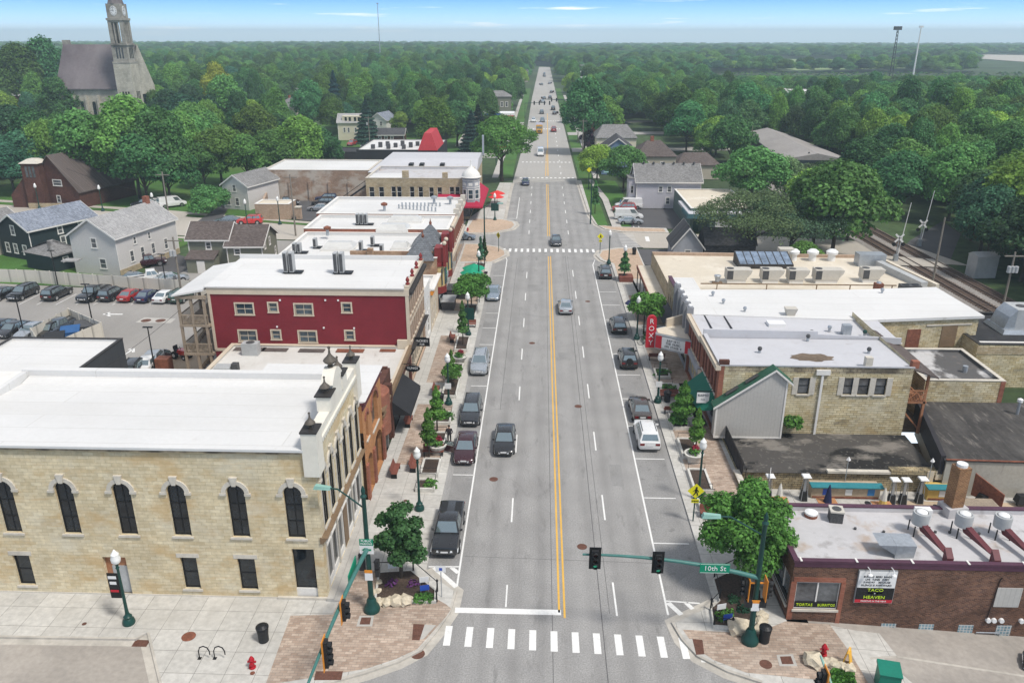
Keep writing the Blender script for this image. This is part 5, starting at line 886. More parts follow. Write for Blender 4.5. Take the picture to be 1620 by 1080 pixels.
# ==== buildings on the right
DEF['stained_stone']=lambda:bricks('stained_stone',(.36,.29,.18),(.48,.42,.29),(.16,.13,.1),.6,.22,.022,.25,.5,((.5,.40,.58,(.07,.06,.05),.85,(1,.8,1)),),rowvar=.9)
DEF['sign_grey2']=lambda:surf('sign_grey2',(.075,.075,.085),.1,.8,5,.06,rough=.8)
DEF['glass_sky']=lambda:glass('glass_sky',(.16,.21,.28),.1,.4)
DEF['annex_roof']=lambda:surf('annex_roof',(.50,.49,.48),.08,.2,3,.05,rough=.75,stains=((.22,.44,.52,(.05,.047,.045),.9,(1,.7,1)),(.9,.55,.72,(.3,.24,.2),.6,None)))
def taco():
 x0,x1,y0,y1,H=13.9,31.5,40.72,46.9,4.35
 b=thing('brick_corner_restaurant','single storey dark red brick corner restaurant with a grey flat roof and maroon edge','building',(22,44,0))
 S=FT(x0,y0,0);W=FT(x0,y1,-90)
 mb=MB(S);wall(mb,0,x1-x0,-1.6,H,[(.32,2.95,.95,2.95)],.18)
 mb.at(W);wall(mb,0,y1-y0,-.1,H,[(2.2,5.8,.95,3.0)],.18);mb.at(FT(x1,y0,90));wall(mb,0,y1-y0,-1.6,H);mb.at(FT(x1,y1,180));wall(mb,0,x1-x0,-2.2,4.5);mb.build('wall','darkbrick',b)
 for T,a,c,n in((S,.32,2.95,2),(W,2.2,5.8,3)):
  f=MB(T);f.box(a,c,.06,.14,.95,1.03).box(a,c,.06,.14,2.87,2.95+(.05 if T is W else 0))
  for k in range(n+1):q=a+(c-a)*k/n;f.box(q-.04,q+.04,.06,.14,1.03,2.87)
  o=f.build('window','white_trim',b);MB(T).poly([(a,.12,.95),(c,.12,.95),(c,.12,3.0),(a,.12,3.0)]).build('pane','glass_curtain',o)
  MB(T).box(a-.1,c+.1,-.09,.1,.8,.948).build('sill','stone_trim',o);MB(T).box(a+.04,c-.04,.05,.115,1.03,1.45).build('lettering_band','sign_black',o)
 text(b,'TORTAS',S@Matrix.Translation((.97,.04,1.22)),.27,'sign_lime');text(b,'BURRITOS',S@Matrix.Translation((2.3,.04,1.22)),.25,'sign_lime',sx=.92)
 MB(S).box(.1,3.2,-.03,0,2.96,3.3).box(-.03,.3,-.03,0,.1,2.95).box(2.98,3.25,-.03,0,-.2,2.95).build('window_brick','redbrick',b)
 # roof
 MB().poly([(x0+.25,y0+.25,4.12),(x1-.25,y0+.25,4.12),(x1-.25,y1-.3,4.2),(x0+.25,y1-.3,4.2)]).poly([(x0+.25,y1-.3,4.2),(x1,y1-.3,4.2),(x1,y1-.3,4.51),(x0+.25,y1-.3,4.51)]).build('roof','grey_membrane',b)
 c=MB();c.box(x0-.06,x1,y0-.06,y0+.26,H+.002,H+.16).box(x0-.06,x0+.26,y0+.26,y1+.05,H+.002,H+.16).box(x0+.26,x1,y1-.32,y1+.05,4.52,4.6).box(x0,x1,y0-.035,y0-.002,H-.3,H);c.build('parapet_cap','purple_trim',b)
 for k in range(5):MB().box(14.2+k*3.3,14.32+k*3.3,y0-.1,y0+.3,H+.16,H+.2).build('cap_joint','white_trim',b)
 # sign board, lamps
 s=thing('restaurant_sign','black and white sign board with lime lettering and a red strip on the brick wall','sign',(18.9,y0,2.8));a,c_=17.75-x0,20.05-x0
 MB(S).box(a,c_,-.14,-.01,1.62,3.95).build('backing','galv',s)
 MB(S).box(a+.03,c_-.03,-.16,-.142,2.75,3.92).build('letter_panel','sign_white',s);MB(S).box(a+.03,c_-.03,-.16,-.142,1.88,2.75).build('name_panel','sign_black',s);MB(S).box(a+.03,c_-.03,-.16,-.142,1.65,1.88).build('strip_panel','sign_red',s)
 m=(a+c_)/2
 for t_,z in(('BURGERS  BEERS  BANDS',3.55),('LIVE   TUNES   EVERY',3.35),('SUNDAY    BECAUSE',3.15),('SILENCE IS AWKWARD',2.93)):text(s,t_,S@Matrix.Translation((m,-.165,z)),.185,'sign_black',sx=.82 if len(t_)>18 else .95)
 text(s,'TACO',S@Matrix.Translation((m,-.165,2.58)),.30,'sign_lime',sx=1.15);text(s,'HEAVEN',S@Matrix.Translation((m,-.165,2.05)),.30,'sign_lime',sx=1.15);text(s,'PARKING IN THE REAR',S@Matrix.Translation((m,-.165,1.765)),.15,'sign_white',sx=1.0)
 MB(S).lathe((m,-.15,2.33),[(-.02,.01),(0,.07),(.02,.01)],10,axis='Y').hexa([(m-.5,-.16,2.36),(m-.08,-.16,2.26),(m-.08,-.145,2.26),(m-.5,-.145,2.36),(m-.42,-.16,2.44),(m-.08,-.16,2.4),(m-.08,-.145,2.4),(m-.42,-.145,2.44)]).hexa([(m+.08,-.16,2.26),(m+.5,-.16,2.36),(m+.5,-.145,2.36),(m+.08,-.145,2.26),(m+.08,-.16,2.4),(m+.42,-.16,2.44),(m+.42,-.145,2.44),(m+.08,-.145,2.4)]).build('winged_emblem','sign_white',s)
 for q in(a+.5,c_-.4):MB(S).tube([(q,-.02,4.15),(q,-.4,4.2),(q,-.5,4.0)],.03).lathe((q,-.5,3.9),[(0,.16),(.06,.14),(.12,.04)],10).build('sign_lamp','sign_white',s)
 # glass block lights at the foot of the wall, blank panel, meters
 for q,z0,z1 in((20.2,-.66,-.02),(22.5,-.66,.0),(24.9,-1.0,.02),(27.2,-1.0,.05)):
  o=MB(S).box(q-x0-.45,q-x0+.45,-.02,.02,z0,z1).build('glass_block_window','glass_block',b);MB(S).box(q-x0-.5,q-x0+.5,-.06,.02,z0-.14,z0-.002).build('sill','stone_trim',o)
 MB(S).box(26.2-x0,27.7-x0,-.04,0,1.45,2.85).build('blocked_window','garage_siding',b)
 g=thing('gas_meter','green gas meter pair with pipes at the foot of the brick restaurant wall','meter',(26.3,y0,-.9));T=FT(26.35,y0,0,-.75)
 for q in(-.3,.25):MB(T).lathe((q,-.28,-.15),[(-.16,.12),(-.12,.22),(.12,.22),(.16,.12)],12,axis='Y').build('meter','green_metal',g)
 MB(T).tube([(-.8,-.1,-.2),(-.8,-.1,.3),(.6,-.1,.3),(.6,-.1,-.2)],.04).build('pipe','galv',g)
 for k,q in enumerate((26.1,26.45,26.9,28.1)):tag(MB(FT(q,y0,0)).lathe((0,-.06,.45),[(-.1,.14),(.06,.16)],12,axis='Y').build('electric_meter','sign_white',loc=(q,y0,.45)),('round white electric meter, leftmost of the row on the restaurant wall','round white electric meter second from left on the restaurant wall','round white electric meter third from left on the restaurant wall','round white electric meter apart at the right on the restaurant wall')[k],'meter')
 tag(MB(FT(26.0,y0,0)).tube([(.3,-.05,3.6),(.2,-.05,3.4),(0,-.05,.5)],.025).build('conduit','black_metal',loc=(26,y0,2)),'thin black conduit running down the brick restaurant wall','conduit')
taco()
def exhaust(x,y,lab,dx):
 t=thing('exhaust_fan',lab,'fan',(x,y,4.13));z=4.13
 MB().lathe((x,y,z),[(.75,.42),(.8,.5),(1.5,.52),(1.62,.5),(1.62,.4),(1.55,.38)],20).build('drum','hvac_grey',t,smooth=40);MB().lathe((x,y,z),[(1.5,.34),(1.66,.33),(1.74,.2),(1.76,.02)],18).build('cap','sign_white',t,smooth=40)
 for a in(-.45,.45):
  for b_ in(-.4,.4):MB().box(x+a-.03,x+a+.03,y+b_-.03,y+b_+.03,z,z+.8).build('leg','black_metal',t)
 MB().hexa([(x-.12,y-.4,z+.5),(x+.25,y-.4,z+.5),(x+.25,y-.2,z+.7),(x-.12,y-.2,z+.7),(x+dx-.2,y-2.7,z+.5),(x+dx+.2,y-2.7,z+.5),(x+.25,y-.2,z+1.0),(x-.12,y-.2,z+1.0)]).hexa([(x+dx-.2,y-3.2,z),(x+dx+.2,y-3.2,z),(x+dx+.2,y-2.7,z),(x+dx-.2,y-2.7,z),(x+dx-.2,y-3.2,z+.45),(x+dx+.2,y-3.2,z+.45),(x+dx+.2,y-2.7,z+.9),(x+dx-.2,y-2.7,z+.9)]).build('duct','maroon',t,fix=True)
exhaust(22.75,44.3,'leftmost kitchen exhaust drum with maroon duct on the brick restaurant roof',.5);exhaust(25.4,44.2,'middle kitchen exhaust drum with maroon duct on the brick restaurant roof',.6);exhaust(27.75,44.1,'rightmost kitchen exhaust drum with maroon duct on the brick restaurant roof',.6)
t=thing('roof_vent','low white capped vent near the tree on the brick restaurant roof','vent',(16.5,46.0,4.15));MB().cyl(16.5,46.0,4.15,4.4,.42,n=16).build('curb','rust',t);MB().lathe((16.5,46.0,4.4),[(0,.42),(.12,.42),(.2,.2),(.21,.02)],16).build('cap','sign_white',t)
t=thing('condenser_unit','square dark condenser with top fan on the brick restaurant roof','air conditioner',(17.95,45.6,4.15));MB(FT(17.95,45.6,-8)).box(-.4,.4,-.4,.4,4.15,4.95).build('cabinet','grille',t);MB(FT(17.95,45.6,-8)).box(-.44,.44,-.44,.44,4.95,5.05).build('lid','hvac',t);MB().lathe((17.95,45.6,5.05),[(0,.3),(.02,.3)],14).build('fan','grille',t)
t=thing('condenser_unit','white split unit with round fan grille by the rear parapet','air conditioner',(23.6,46.2,4.2));MB().box(23.1,24.1,45.5,46.0,4.3,5.1).build('cabinet','sign_white',t);MB().lathe((23.65,45.5,4.7),[(-.03,.3),(0,.3)],16,axis='Y').build('fan_grille','grille',t)
t=thing('intake_hood','galvanised sheet metal intake hood on the brick restaurant roof','vent',(20.3,42.3,4.13));MB().hexa([(20.2,41.6,4.13),(21.4,41.7,4.13),(21.4,42.8,4.13),(20.2,42.8,4.13),(20.2,41.6,5.05),(21.4,41.6,5.05),(21.4,42.8,5.15),(20.2,42.8,5.15)]).build('box','galv',t);MB().hexa([(20.19,41.6,4.4),(20.19,42.8,4.4),(20.18,42.8,4.4),(20.18,41.6,4.4),(20.19,41.6,5.05),(20.19,42.8,5.15),(19.2,42.9,5.1),(19.2,41.7,5.0)]).build('hood','galv',t,fix=True)
t=thing('chimney','tall square brick chimney with a white cap behind the restaurant','chimney',(26.0,46.7,4.2));MB(FT(26.0,46.7,12)).box(-.42,.42,-.42,.42,4.2,7.75).build('stack','chimneybrick',t);MB(FT(26.0,46.7,12)).box(-.7,.7,-.6,.6,4.2,4.85).build('base','grey_membrane',t);MB().cyl(26.0,46.7,7.75,7.95,.34,n=14).build('cap','sign_white',t)
MBp=MB();
for x,y in((18.9,44.6),(20.6,44.3),(23.9,44.4),(24.8,44.4),(26.6,44.3)):tag(MB().cyl(x,y,4.13,4.3,.09,n=8).build('roof_drain','grille',loc=(x,y,4.13)),'small dark roof drain stub on the grey restaurant roof','drain','drain stubs on the restaurant roof')
# sunken patio yard
def patio():
 x0,x1,y0,y1=HOLE;z=-1.35
 struct(MB().box(x0,x1,y0,y1,z-.1,z).build('patio_floor','concrete',None));struct(MB().box(27.2,x1,46.95,57.0,z+.001,z+.02).build('yard','sand'));struct(MB().box(30.3,x1,58.3,y1,z+.001,z+.02).build('yard','dirt'))
 t=thing('retaining_wall','rough stone retaining wall between the brick footpath and the sunken patio','wall',(14.8,55,0));MB().box(14.56,14.95,47.7,58.4,z,.45).build('masonry','mossstone',t);MB().box(14.5,15.0,47.7,58.4,.452,.52).build('coping','stone_trim',t)
 f=thing('patio_fence','black iron fence along the edge of the sunken patio','fence',(15,58,.1));mb=MB()
 for k in range(9):mb.box(15.0,15.06,56.5+k*1.0,56.56+k*1.0,.1,1.7)
 mb.box(14.99,15.07,56.5,64.6,1.6,1.66).box(14.99,15.07,56.5,64.6,.25,.31);mb.build('rails','black_metal',f);MB().box(15.02,15.04,57.5,64.5,.3,1.6).build('mesh_panel','black_render_and_shade',f)
 s=thing('site_banner','white banner strip hung on the patio fence','banner',(15.5,57,1));MB().hexa([(16.9,56.3,.7),(17.3,57.6,.7),(17.33,57.6,.7),(16.93,56.3,.7),(16.9,56.3,1.2),(17.3,57.6,1.2),(17.33,57.6,1.2),(16.93,56.3,1.2)]).build('sheet','sign_white',s)
 b=thing('tar_roofed_cellar','low stone building with a patched black tar roof behind the patio bar','building',(22,62,0))
 MB().box(15.1,30.9,58.5,65.0,z,.3).build('wall','mossstone',b);MB().poly([(15.1,58.3,.32),(31.2,58.3,.32),(31.2,65.0,.52),(15.1,65.0,.52)]).build('roof','tar',b);MB().box(22.2,27.3,58.28,58.7,.34,.55).build('coping','stone_trim',b);MB().box(27.31,31,58.25,58.9,.34,.75).build('stone_edge','mossstone',b)
 b=thing('low_dark_roof_building','low stuccoed building with a broad weathered grey black roof and red edge','building',(40,63,0));P=[(31.4,58.0),(60,57.2),(60,68.8),(34.0,68.8)]
 MB().prism(P,z,1.85).build('wall','stucco',b);MB().prism([(31.2,57.9),(60,57.1),(60,69),(33.8,69)],1.86,1.98).build('roof','weathered_tar',b);MB().prism([(31.3,57.86),(60,57.06),(60,57.2),(31.3,58.0)],1.985,2.06).build('roof_edge','rust',b)
 MB().prism([(31.0,58.2),(31.4,58.2),(34.0,68.9),(33.6,68.9)],.5,2.2).build('parapet','black_render_and_shade',b)  # shaded drop to the tar roof, its shade put into the black colour
 t=thing('roof_vent','slim white vent pipe on the weathered dark roof','vent',(40.5,66.5,1.98));MB().cyl(41.6,66.6,1.98,3.2,.14,n=10).build('pipe','galv',t);MB().lathe((41.6,66.6,3.2),[(0,.24),(.25,.24),(.35,.08)],10).build('cap','sign_white',t)
 # bars with teal counters and murals
 for xa,xb,lab,m in((20.7,26.2,'patio bar with a teal counter roof and tan painted front','sand'),(30.0,32.3,'small yellow patio bar with a teal counter top','canvas_yellow')):
  t=thing('patio_bar',lab,'bar',((xa+xb)/2,57.5,z));MB().box(xa,xb,57.2,58.2,z,z+1.1).build('front',m,t);MB().hexa([(xa-.15,56.9,z+1.12),(xb+.15,56.9,z+1.12),(xb+.15,57.6,z+1.2),(xa-.15,57.6,z+1.2),(xa-.15,56.9,z+1.2),(xb+.15,56.9,z+1.2),(xb+.15,57.6,z+1.28),(xa-.15,57.6,z+1.28)]).build('counter','teal_awning',t)
  MB().box(xa+.1,xb-.1,57.15,57.2,z+.05,z+.2).build('kick_board','rust',t)
  for k,c in enumerate(('sign_blue','sign_white','canvas_blue')[:3 if xb-xa>3 else 1]):q=xa+.9+k*1.8;MB().box(q,q+.55,57.16,57.198,z+.35,z+.9).build('mural',c if xb-xa>3 else 'sign_white',t)
 t=thing('serving_hatch','pale peach panelled hatch above the small yellow bar','hatch',(31,58.1,z));MB().box(30.9,32.6,58.22,58.46,z+1.3,z+2.1).build('panel','cream_trim',t);MB().box(30.2,30.75,58.2,58.46,z+.2,z+2.1).build('door','cream_trim',t);MB().box(31.5,32.1,58.18,58.215,z+1.6,z+1.8).build('plate','brown_trim',t)
 for x,y,lab in((17.1,56.8,'leftmost pyramid patio heater beside the stone wall'),(20.0,56.9,'pyramid patio heater just left of the long teal bar'),(26.9,56.6,'pyramid patio heater just right of the long teal bar'),(27.8,56.6,'second pyramid patio heater right of the long teal bar'),(29.2,56.8,'pyramid patio heater nearest the small yellow bar')):
  t=thing('patio_heater',lab,'heater',(x,y,z));MB().hexa([(x-.26,y-.26,z),(x+.26,y-.26,z),(x+.26,y+.26,z),(x-.26,y+.26,z),(x-.2,y-.2,z+.85),(x+.2,y-.2,z+.85),(x+.2,y+.2,z+.85),(x-.2,y+.2,z+.85)]).build('base','black_plastic',t)
  MB().hexa([(x-.1,y-.1,z+.85),(x+.1,y-.1,z+.85),(x+.1,y+.1,z+.85),(x-.1,y+.1,z+.85),(x-.08,y-.08,z+2.2),(x+.08,y-.08,z+2.2),(x+.08,y+.08,z+2.2),(x-.08,y+.08,z+2.2)]).build('flame_tube','galv',t)
  for a in(-1,1):
   for c in(-1,1):MB().tube([(x+a*.26,y+c*.26,z),(x+a*.1,y+c*.1,z+2.2)],.025,4).build('leg','galv',t)
  MB().hexa([(x-.34,y-.34,z+2.2),(x+.34,y-.34,z+2.2),(x+.34,y+.34,z+2.2),(x-.34,y+.34,z+2.2),(x-.3,y-.3,z+2.28),(x+.3,y-.3,z+2.28),(x+.3,y+.3,z+2.28),(x-.3,y+.3,z+2.28)]).build('hood','sign_white',t)
 for x,y,c1,c2,lab in((17.6,55.6,'canvas_white','canvas_yellow','closed white and yellow patio umbrella at the left of the patio'),(21.4,55.5,'umbrella_navy','umbrella_navy','closed navy patio umbrella in front of the teal bar'),(25.6,55.2,'canvas_white','canvas_yellow','closed white and yellow umbrella at the right end of the teal bar'),(30.7,54.6,'canvas_white','umbrella_navy','closed navy and white striped umbrella by the brick chimney')):
  t=thing('patio_umbrella',lab,'umbrella',(x,y,z));MB().cyl(x,y,z,z+2.3,.03,n=6).build('pole','wood',t);MB().lathe((x,y,z),[(.75,.34),(.8,.33),(1.2,.26)],8).build('lower_canvas',c2,t);MB().lathe((x,y,z),[(1.2,.262),(1.9,.14),(2.3,.03)],8).build('upper_canvas',c1,t)
  o=thing('patio_table','square terracotta topped table under the '+' '.join(lab.split()[1:5])+' at '+lab.split()[-1],'table',(x,y,z));MB().box(x-.75,x+.75,y-.55,y+.55,z+.68,z+.74).build('table_top','terracotta',o);MB().box(x-.06,x+.06,y+.1,y+.22,z,z+.68).build('leg','black_metal',o)
 for k,(x,y)in enumerate(((19.2,55.0),(23.3,54.9),(24.6,55.6),(29.8,55.3),(27.0,54.6))):
  t=thing('patio_stool',('dark round stool by the leftmost umbrella','dark round stool before the navy umbrella','dark round stool near the bar end','dark round stool near the chimney','dark round stool by the heaters')[k],'stool',(x,y,z));MB().cyl(x,y,z+.6,z+.68,.24,n=10).build('seat','black_plastic',t);MB().cyl(x,y,z,z+.6,.04,n=6).build('leg','black_metal',t)
 for x,lab in((23.6,'slim lamp post with white hood behind the long teal bar'),(30.3,'slim lamp post with white hood at the small yellow bar')):
  t=thing('patio_lamp',lab,'lamp',(x,58.0,z));MB().cyl(x,58.05,z,z+3.2,.035,n=6).build('pole','galv',t);MB().lathe((x,58.05,z+3.1),[(0,.2),(.3,.02)],4).build('shade','sign_white',t)
 for x,w_,lab in((34.6,1.7,'black covered grill standing in the sandy back yard'),(37.3,1.1,'dark green cart beside the covered grill')):
  t=thing('grill',lab,'grill',(x,56.6,z));MB().hexa([(x-w_/2,56.3,z+.3),(x+w_/2,56.3,z+.3),(x+w_/2,57.1,z+.3),(x-w_/2,57.1,z+.3),(x-w_*.4,56.4,z+.95),(x+w_*.4,56.4,z+.95),(x+w_*.4,57.0,z+.95),(x-w_*.4,57.0,z+.95)]).build('body','black_plastic',t)
  for a in(-.35,.35):MB().cyl(x+a*w_,56.7,z,z+.3,.08,n=8).build('leg','rubber',t)
 t=thing('wooden_ramp','sloping orange timber stair ramp with rusty panels beside the chimney','ramp',(31.5,53,z));MB().hexa([(30.5,53.5,z),(33.4,51.0,z),(33.6,51.2,z),(30.7,53.7,z),(30.5,53.5,z+1.6),(33.4,51.0,z+.9),(33.6,51.2,z+.9),(30.7,53.7,z+1.6)]).build('side_board','orange_wood',t);MB().box(31.0,34.4,53.8,56,z+.9,z+1.0).build('deck','grey_wood',t);MB().hexa([(33.6,57.5,z+.4),(35.0,55.5,z+.4),(35.1,55.6,z+.4),(33.7,57.6,z+.4),(33.6,57.5,z+2.4),(35.0,55.5,z+1.6),(35.1,55.6,z+1.6),(33.7,57.6,z+2.4)]).build('panel','rust',t)
patio()
# the stone building with the grey lean-to
def stone_r():
 x0,x1,y0,y1,H=14.2,30.9,65.0,72.6,7.1
 b=thing('rubble_stone_building','two storey rubble stone building with pale grey roof and red brick street front','building',(22,69,0))
 S=FT(x0,y0,0);W=FT(x0,y1,-90);ws=[(7.45,4.4,.95,1.55),(11.4,4.4,.95,1.6),(12.65,4.4,.95,1.6),(14.1,4.4,.95,1.6)]
 mb=MB(S);wall(mb,0,x1-x0,-2,H,win_ops(ws),.2);mb.at(FT(x1,y0,90));wall(mb,0,14.8,-2,H);mb.build('wall','rubblestone',b)
 for w in ws:window(b,S,*w,frame='black_metal',y=.1,bars=(0,1),pane='glass_curtain',sill='stone_trim')
 for w in ws:MB(S).box(w[0]-w[2]/2-.5,w[0]-w[2]/2-.02,-.05,.0,w[1]-.05,w[1]+w[3]+.05).build('shutter_stone','stone_trim',b);MB(S).box(w[0]+w[2]/2+.02,w[0]+w[2]/2+.5-(.28 if w is ws[1]else 0),-.055,.0,w[1]-.05,w[1]+w[3]+.05).build('shutter_stone','stone_trim',b)
 # street front in two shops
 fw=[(y1-y,3.9,.8,2.3,.4)for y in(66.3,67.6,68.9,70.4,71.6)]
 mb=MB(W);wall(mb,0,y1-y0,0,H,win_ops(fw)+[(.5,7.0,.3,2.9)],.25);mb.build('street_wall','redbrick',b)
 for w in fw:window(b,W,*w[:4],frame='maroon',arch=w[4],y=.14,bars=(0,1),sill='stone_trim')
 storefront(b,W,.5,7.0,.3,2.9,5,'greypaint');MB(W).box(-.05,7.65,-.35,.1,6.55,7.0).box(-.05,7.65,-.25,0,3.0,3.4).build('cornice','cream_trim',b)
 W2=FT(x0,80.0,-90);fw=[(80-y,3.7,.75,2.2)for y in(73.6,74.9,76.2,77.5,78.8)]
 b2=thing('brick_fronted_building','red brick fronted building with lumpy grey roof next to the theatre','building',(22,76,0))
 mb=MB(W2);wall(mb,0,7.35,0,6.7,win_ops(fw)+[(.4,7.0,.3,2.8)],.25);mb.build('street_wall','redbrick',b2)
 for w in fw:window(b2,W2,*w,frame='maroon',y=.12,bars=(0,1),sill='cream_trim',lintel='cream_trim')
 storefront(b2,W2,.4,7.0,.3,2.8,5,'greypaint');MB(W2).box(0,7.35,-.3,0,2.95,3.5).build('fascia','greypaint',b2);MB(W2).box(0,7.35,-.35,.1,6.2,6.66).build('cornice','cream_trim',b2)
 MB().box(x0+.3,31.5,72.7,80.0,0,6.3).build('wall','rubblestone',b2);MB().poly([(x0+.02,72.65,6.32),(33.2,72.65,6.32),(33.2,80.0,6.5),(x0+.02,80.0,6.5)]).hexa([(x0,72.55,6.3),(25.0,72.55,6.3),(25.0,72.85,6.3),(x0,72.85,6.3),(x0,72.55,7.6),(25,72.55,7.5),(25,72.85,7.5),(x0,72.85,7.6)]).hexa([(25.0,72.6,6.3),(33,72.6,6.3),(33,72.8,6.3),(25.0,72.8,6.3),(25,72.6,7.2),(33,72.6,6.9),(33,72.8,6.9),(25,72.8,7.2)]).build('roof','pale_membrane',b2)
 MB().box(15.6,15.75,73,79.8,6.4,6.52).box(17.6,17.75,73,79.8,6.4,6.52).build('roof_batten','black_metal',b2)
 MB().poly([(x0+.1,y0+.05,6.95),(x1,y0+.05,6.95),(x1,y1-.1,6.75),(x0+.1,y1-.1,6.75)]).box(x0,x1+.05,y0-.06,y0+.04,7.0,7.12).box(x0-.08,x0+.3,y0,y1,7.1,7.2).build('roof','pale_membrane',b)
 MB(S).box(.8,x1-x0,-.012,-.001,6.45,6.99).build('stained_band','stained_stone',b);MB(S).box(-.02,.42,-.03,-.001,0,7.0).build('brick_quoin','redbrick',b)
 struct(MB().poly([(22.9+1.9*math.cos(a/24*6.283)*(1+.12*math.sin(a*2.1)),67.4+.95*math.sin(a/24*6.283)*(1+.15*math.cos(a*1.7)),6.915)for a in range(24)]).build('puddle_stain','dirt',None))
 MB().box(x0-.06,x0+.8,y0-.06,y0+.3,7.1,7.5).build('chimney','brownbrick',b);MB(S).box(8.35,9.55,-.2,0,6.3,6.75).box(8.85,9.05,-.15,.0,.5,6.3).build('downpipe','white_trim',b)
 for x in(27.0,31.0):MB().box(x-.3,x+.3,y0,y0+.5,6.96,7.9 if x<30 else 7.6).build('chimney','stone_trim' if x<30 else 'redbrick',b)
 for x,y,z,lab in((18.5,68.5,6.8,'dark turbine vent left of the roof stain'),(28.4,68.7,6.8,'dark turbine vent right of the roof stain'),(19.2,73.9,6.4,'rusty vent stub behind the party wall'),(23.9,71.9,6.8,'small dark vent at the foot of the party wall'),(25.0,74.2,6.4,'thin rusty pipe near the skylights'),(27.2,75.6,6.4,'slim white vent pipe on the brick fronted roof'),(30.2,74.4,6.4,'squat green vent at the right of the brick fronted roof')):
  t=thing('roof_vent',lab,'vent',(x,y,z));MB().cyl(x,y,z,z+.4,.14,n=8).build('pipe','rust' if 'rusty' in lab else 'galv',t);MB().ball((x,y,z+.48),.22,8).build('cowl','green_metal' if 'green' in lab else('galv' if 'white' in lab else 'grille'),t)
 t=thing('condenser_unit','small blue grey air unit on the brick fronted roof','air conditioner',(28.6,75,6.4));MB().box(28.2,29.0,74.6,75.3,6.42,7.4).build('cabinet','galv',t)
 for x,y,w_,lab in((22.4,77.3,1.7,'larger white roof skylight by the grey wall'),(21.4,74.4,1.2,'smaller white roof skylight nearer the party wall')):t=thing('skylight',lab,'skylight',(x,y,6.4));MB().box(x-w_/2,x+w_/2,y-.6,y+.6,6.4,6.75).build('dome','sign_white',t)
 # grey lean-to with a green roof
 g=thing('grey_lean_to','pale grey board sided lean-to with an off centre green pitched roof','outbuilding',(17,64.7,.4));yg=64.0
 pf=[(14.0,.5),(19.9,.5),(19.9,6.05),(18.75,7.0),(14.0,3.55)]
 mb=MB();mb.poly([(x,yg,z)for x,z in pf])
 for(a,za),(c,zc)in((pf[4],pf[0]),(pf[1],pf[2])):mb.poly([(a,yg,za),(c,yg,zc),(c,64.98,zc),(a,64.98,za)])
 mb.build('wall','garage_siding',g,fix=True)
 r=MB();
 for(a,za),(c,zc)in(((13.7,3.42),(18.75,7.1)),((18.75,7.1),(20.35,5.78))):r.hexa([(a,yg-.2,za),(c,yg-.2,zc),(c,64.98,zc),(a,64.98,za),(a,yg-.2,za+.14),(c,yg-.2,zc+.14),(c,64.98,zc+.14),(a,64.98,za+.14)])
 r.build('roof','green_roof',g);f=MB()
 for(a,za),(c,zc)in(((13.7,3.3),(18.75,6.98)),((18.75,6.98),(20.35,5.66))):f.hexa([(a,yg-.24,za),(c,yg-.24,zc),(c,yg-.205,zc),(a,yg-.205,za),(a,yg-.24,za+.2),(c,yg-.24,zc+.2),(c,yg-.205,zc+.2),(a,yg-.205,za+.2)])
 f.box(13.96,14.12,yg-.05,yg,.5,3.4).box(19.8,19.95,yg-.05,yg,.5,6.0).box(14,19.9,yg-.04,yg,.45,.62).build('trim','white_trim',g)
 for a in(15.3,16.9):z=3.56+(a-13.7)*.7287+.15;MB().hexa([(a-.5,64.2,z-.36),(a+.5,64.2,z+.37),(a+.5,64.7,z+.37),(a-.5,64.7,z-.36),(a-.5,64.2,z-.30),(a+.5,64.2,z+.43),(a+.5,64.7,z+.43),(a-.5,64.7,z-.30)]).build('roof_light','grille',g)
 a=thing('green_awning','green canvas corner awning over the pub door by the grey lean-to','awning',(13.5,68,2.6))
 MB().poly([(14.18,66.0,3.9),(14.18,71.2,3.9),(12.6,71.2,2.5),(12.6,66.0,2.5)]).poly([(14.18,66.0,3.9),(12.6,66.0,2.5),(13.2,65.2,2.5),(14.18,65.1,2.7)]).poly([(12.6,66,2.5),(12.6,71.2,2.5),(12.6,71.2,2.2),(12.6,66,2.2)]).poly([(14.18,71.2,3.9),(14.18,71.2,2.5),(12.6,71.2,2.5)]).build('canopy','awning_green',a,fix=True)
 s=thing('hanging_sign','white square hanging pub sign in front of the green awning','sign',(12.9,66,3.5));T=FT(13.15,65.75,0,3.6);MB(T).box(-.55,.55,-.04,.04,-.55,.45).build('board','sign_white',s);text(s,'RAIMO',T@Matrix.Translation((0,-.055,.2)),.3,'sign_black');text(s,'PUB',T@Matrix.Translation((0,-.055,-.2)),.2,'sign_grey');MB(T).box(-.6,1.1,-.03,.03,.55,.62).build('bracket','black_metal',s)
 p=thing('timber_porch','rust brown timber stair porch on the back corner of the stone building','porch',(32,66.5,0))
 MB().hexa([(30.95,65.6,6.6),(33.3,65.2,5.9),(33.3,76,5.9),(30.95,76,6.6),(30.95,65.6,6.72),(33.3,65.2,6.02),(33.3,76,6.02),(30.95,76,6.72)]).build('roof','shingle_brown',p)
 mb=MB()
 for x,y in((32.7,65.8),(31.0,65.8),(32.7,70),(32.7,74)):mb.box(x-.1,x+.1,y-.1,y+.1,.3,6.0)
 mb.box(30.92,32.9,65.7,75,3.3,3.5);mb.build('frame','orange_wood',p)
 r=MB();r.box(30.95,32.8,65.68,65.74,4.5,4.6)
 for k in range(14):r.box(30.97+k*.13,31.02+k*.13,65.69,65.73,3.5,4.5)
 for k in range(2):r.tube([(31.1+k*.8,65.66,3.6),(31.9+k*.8,65.66,4.4)],.04,4)
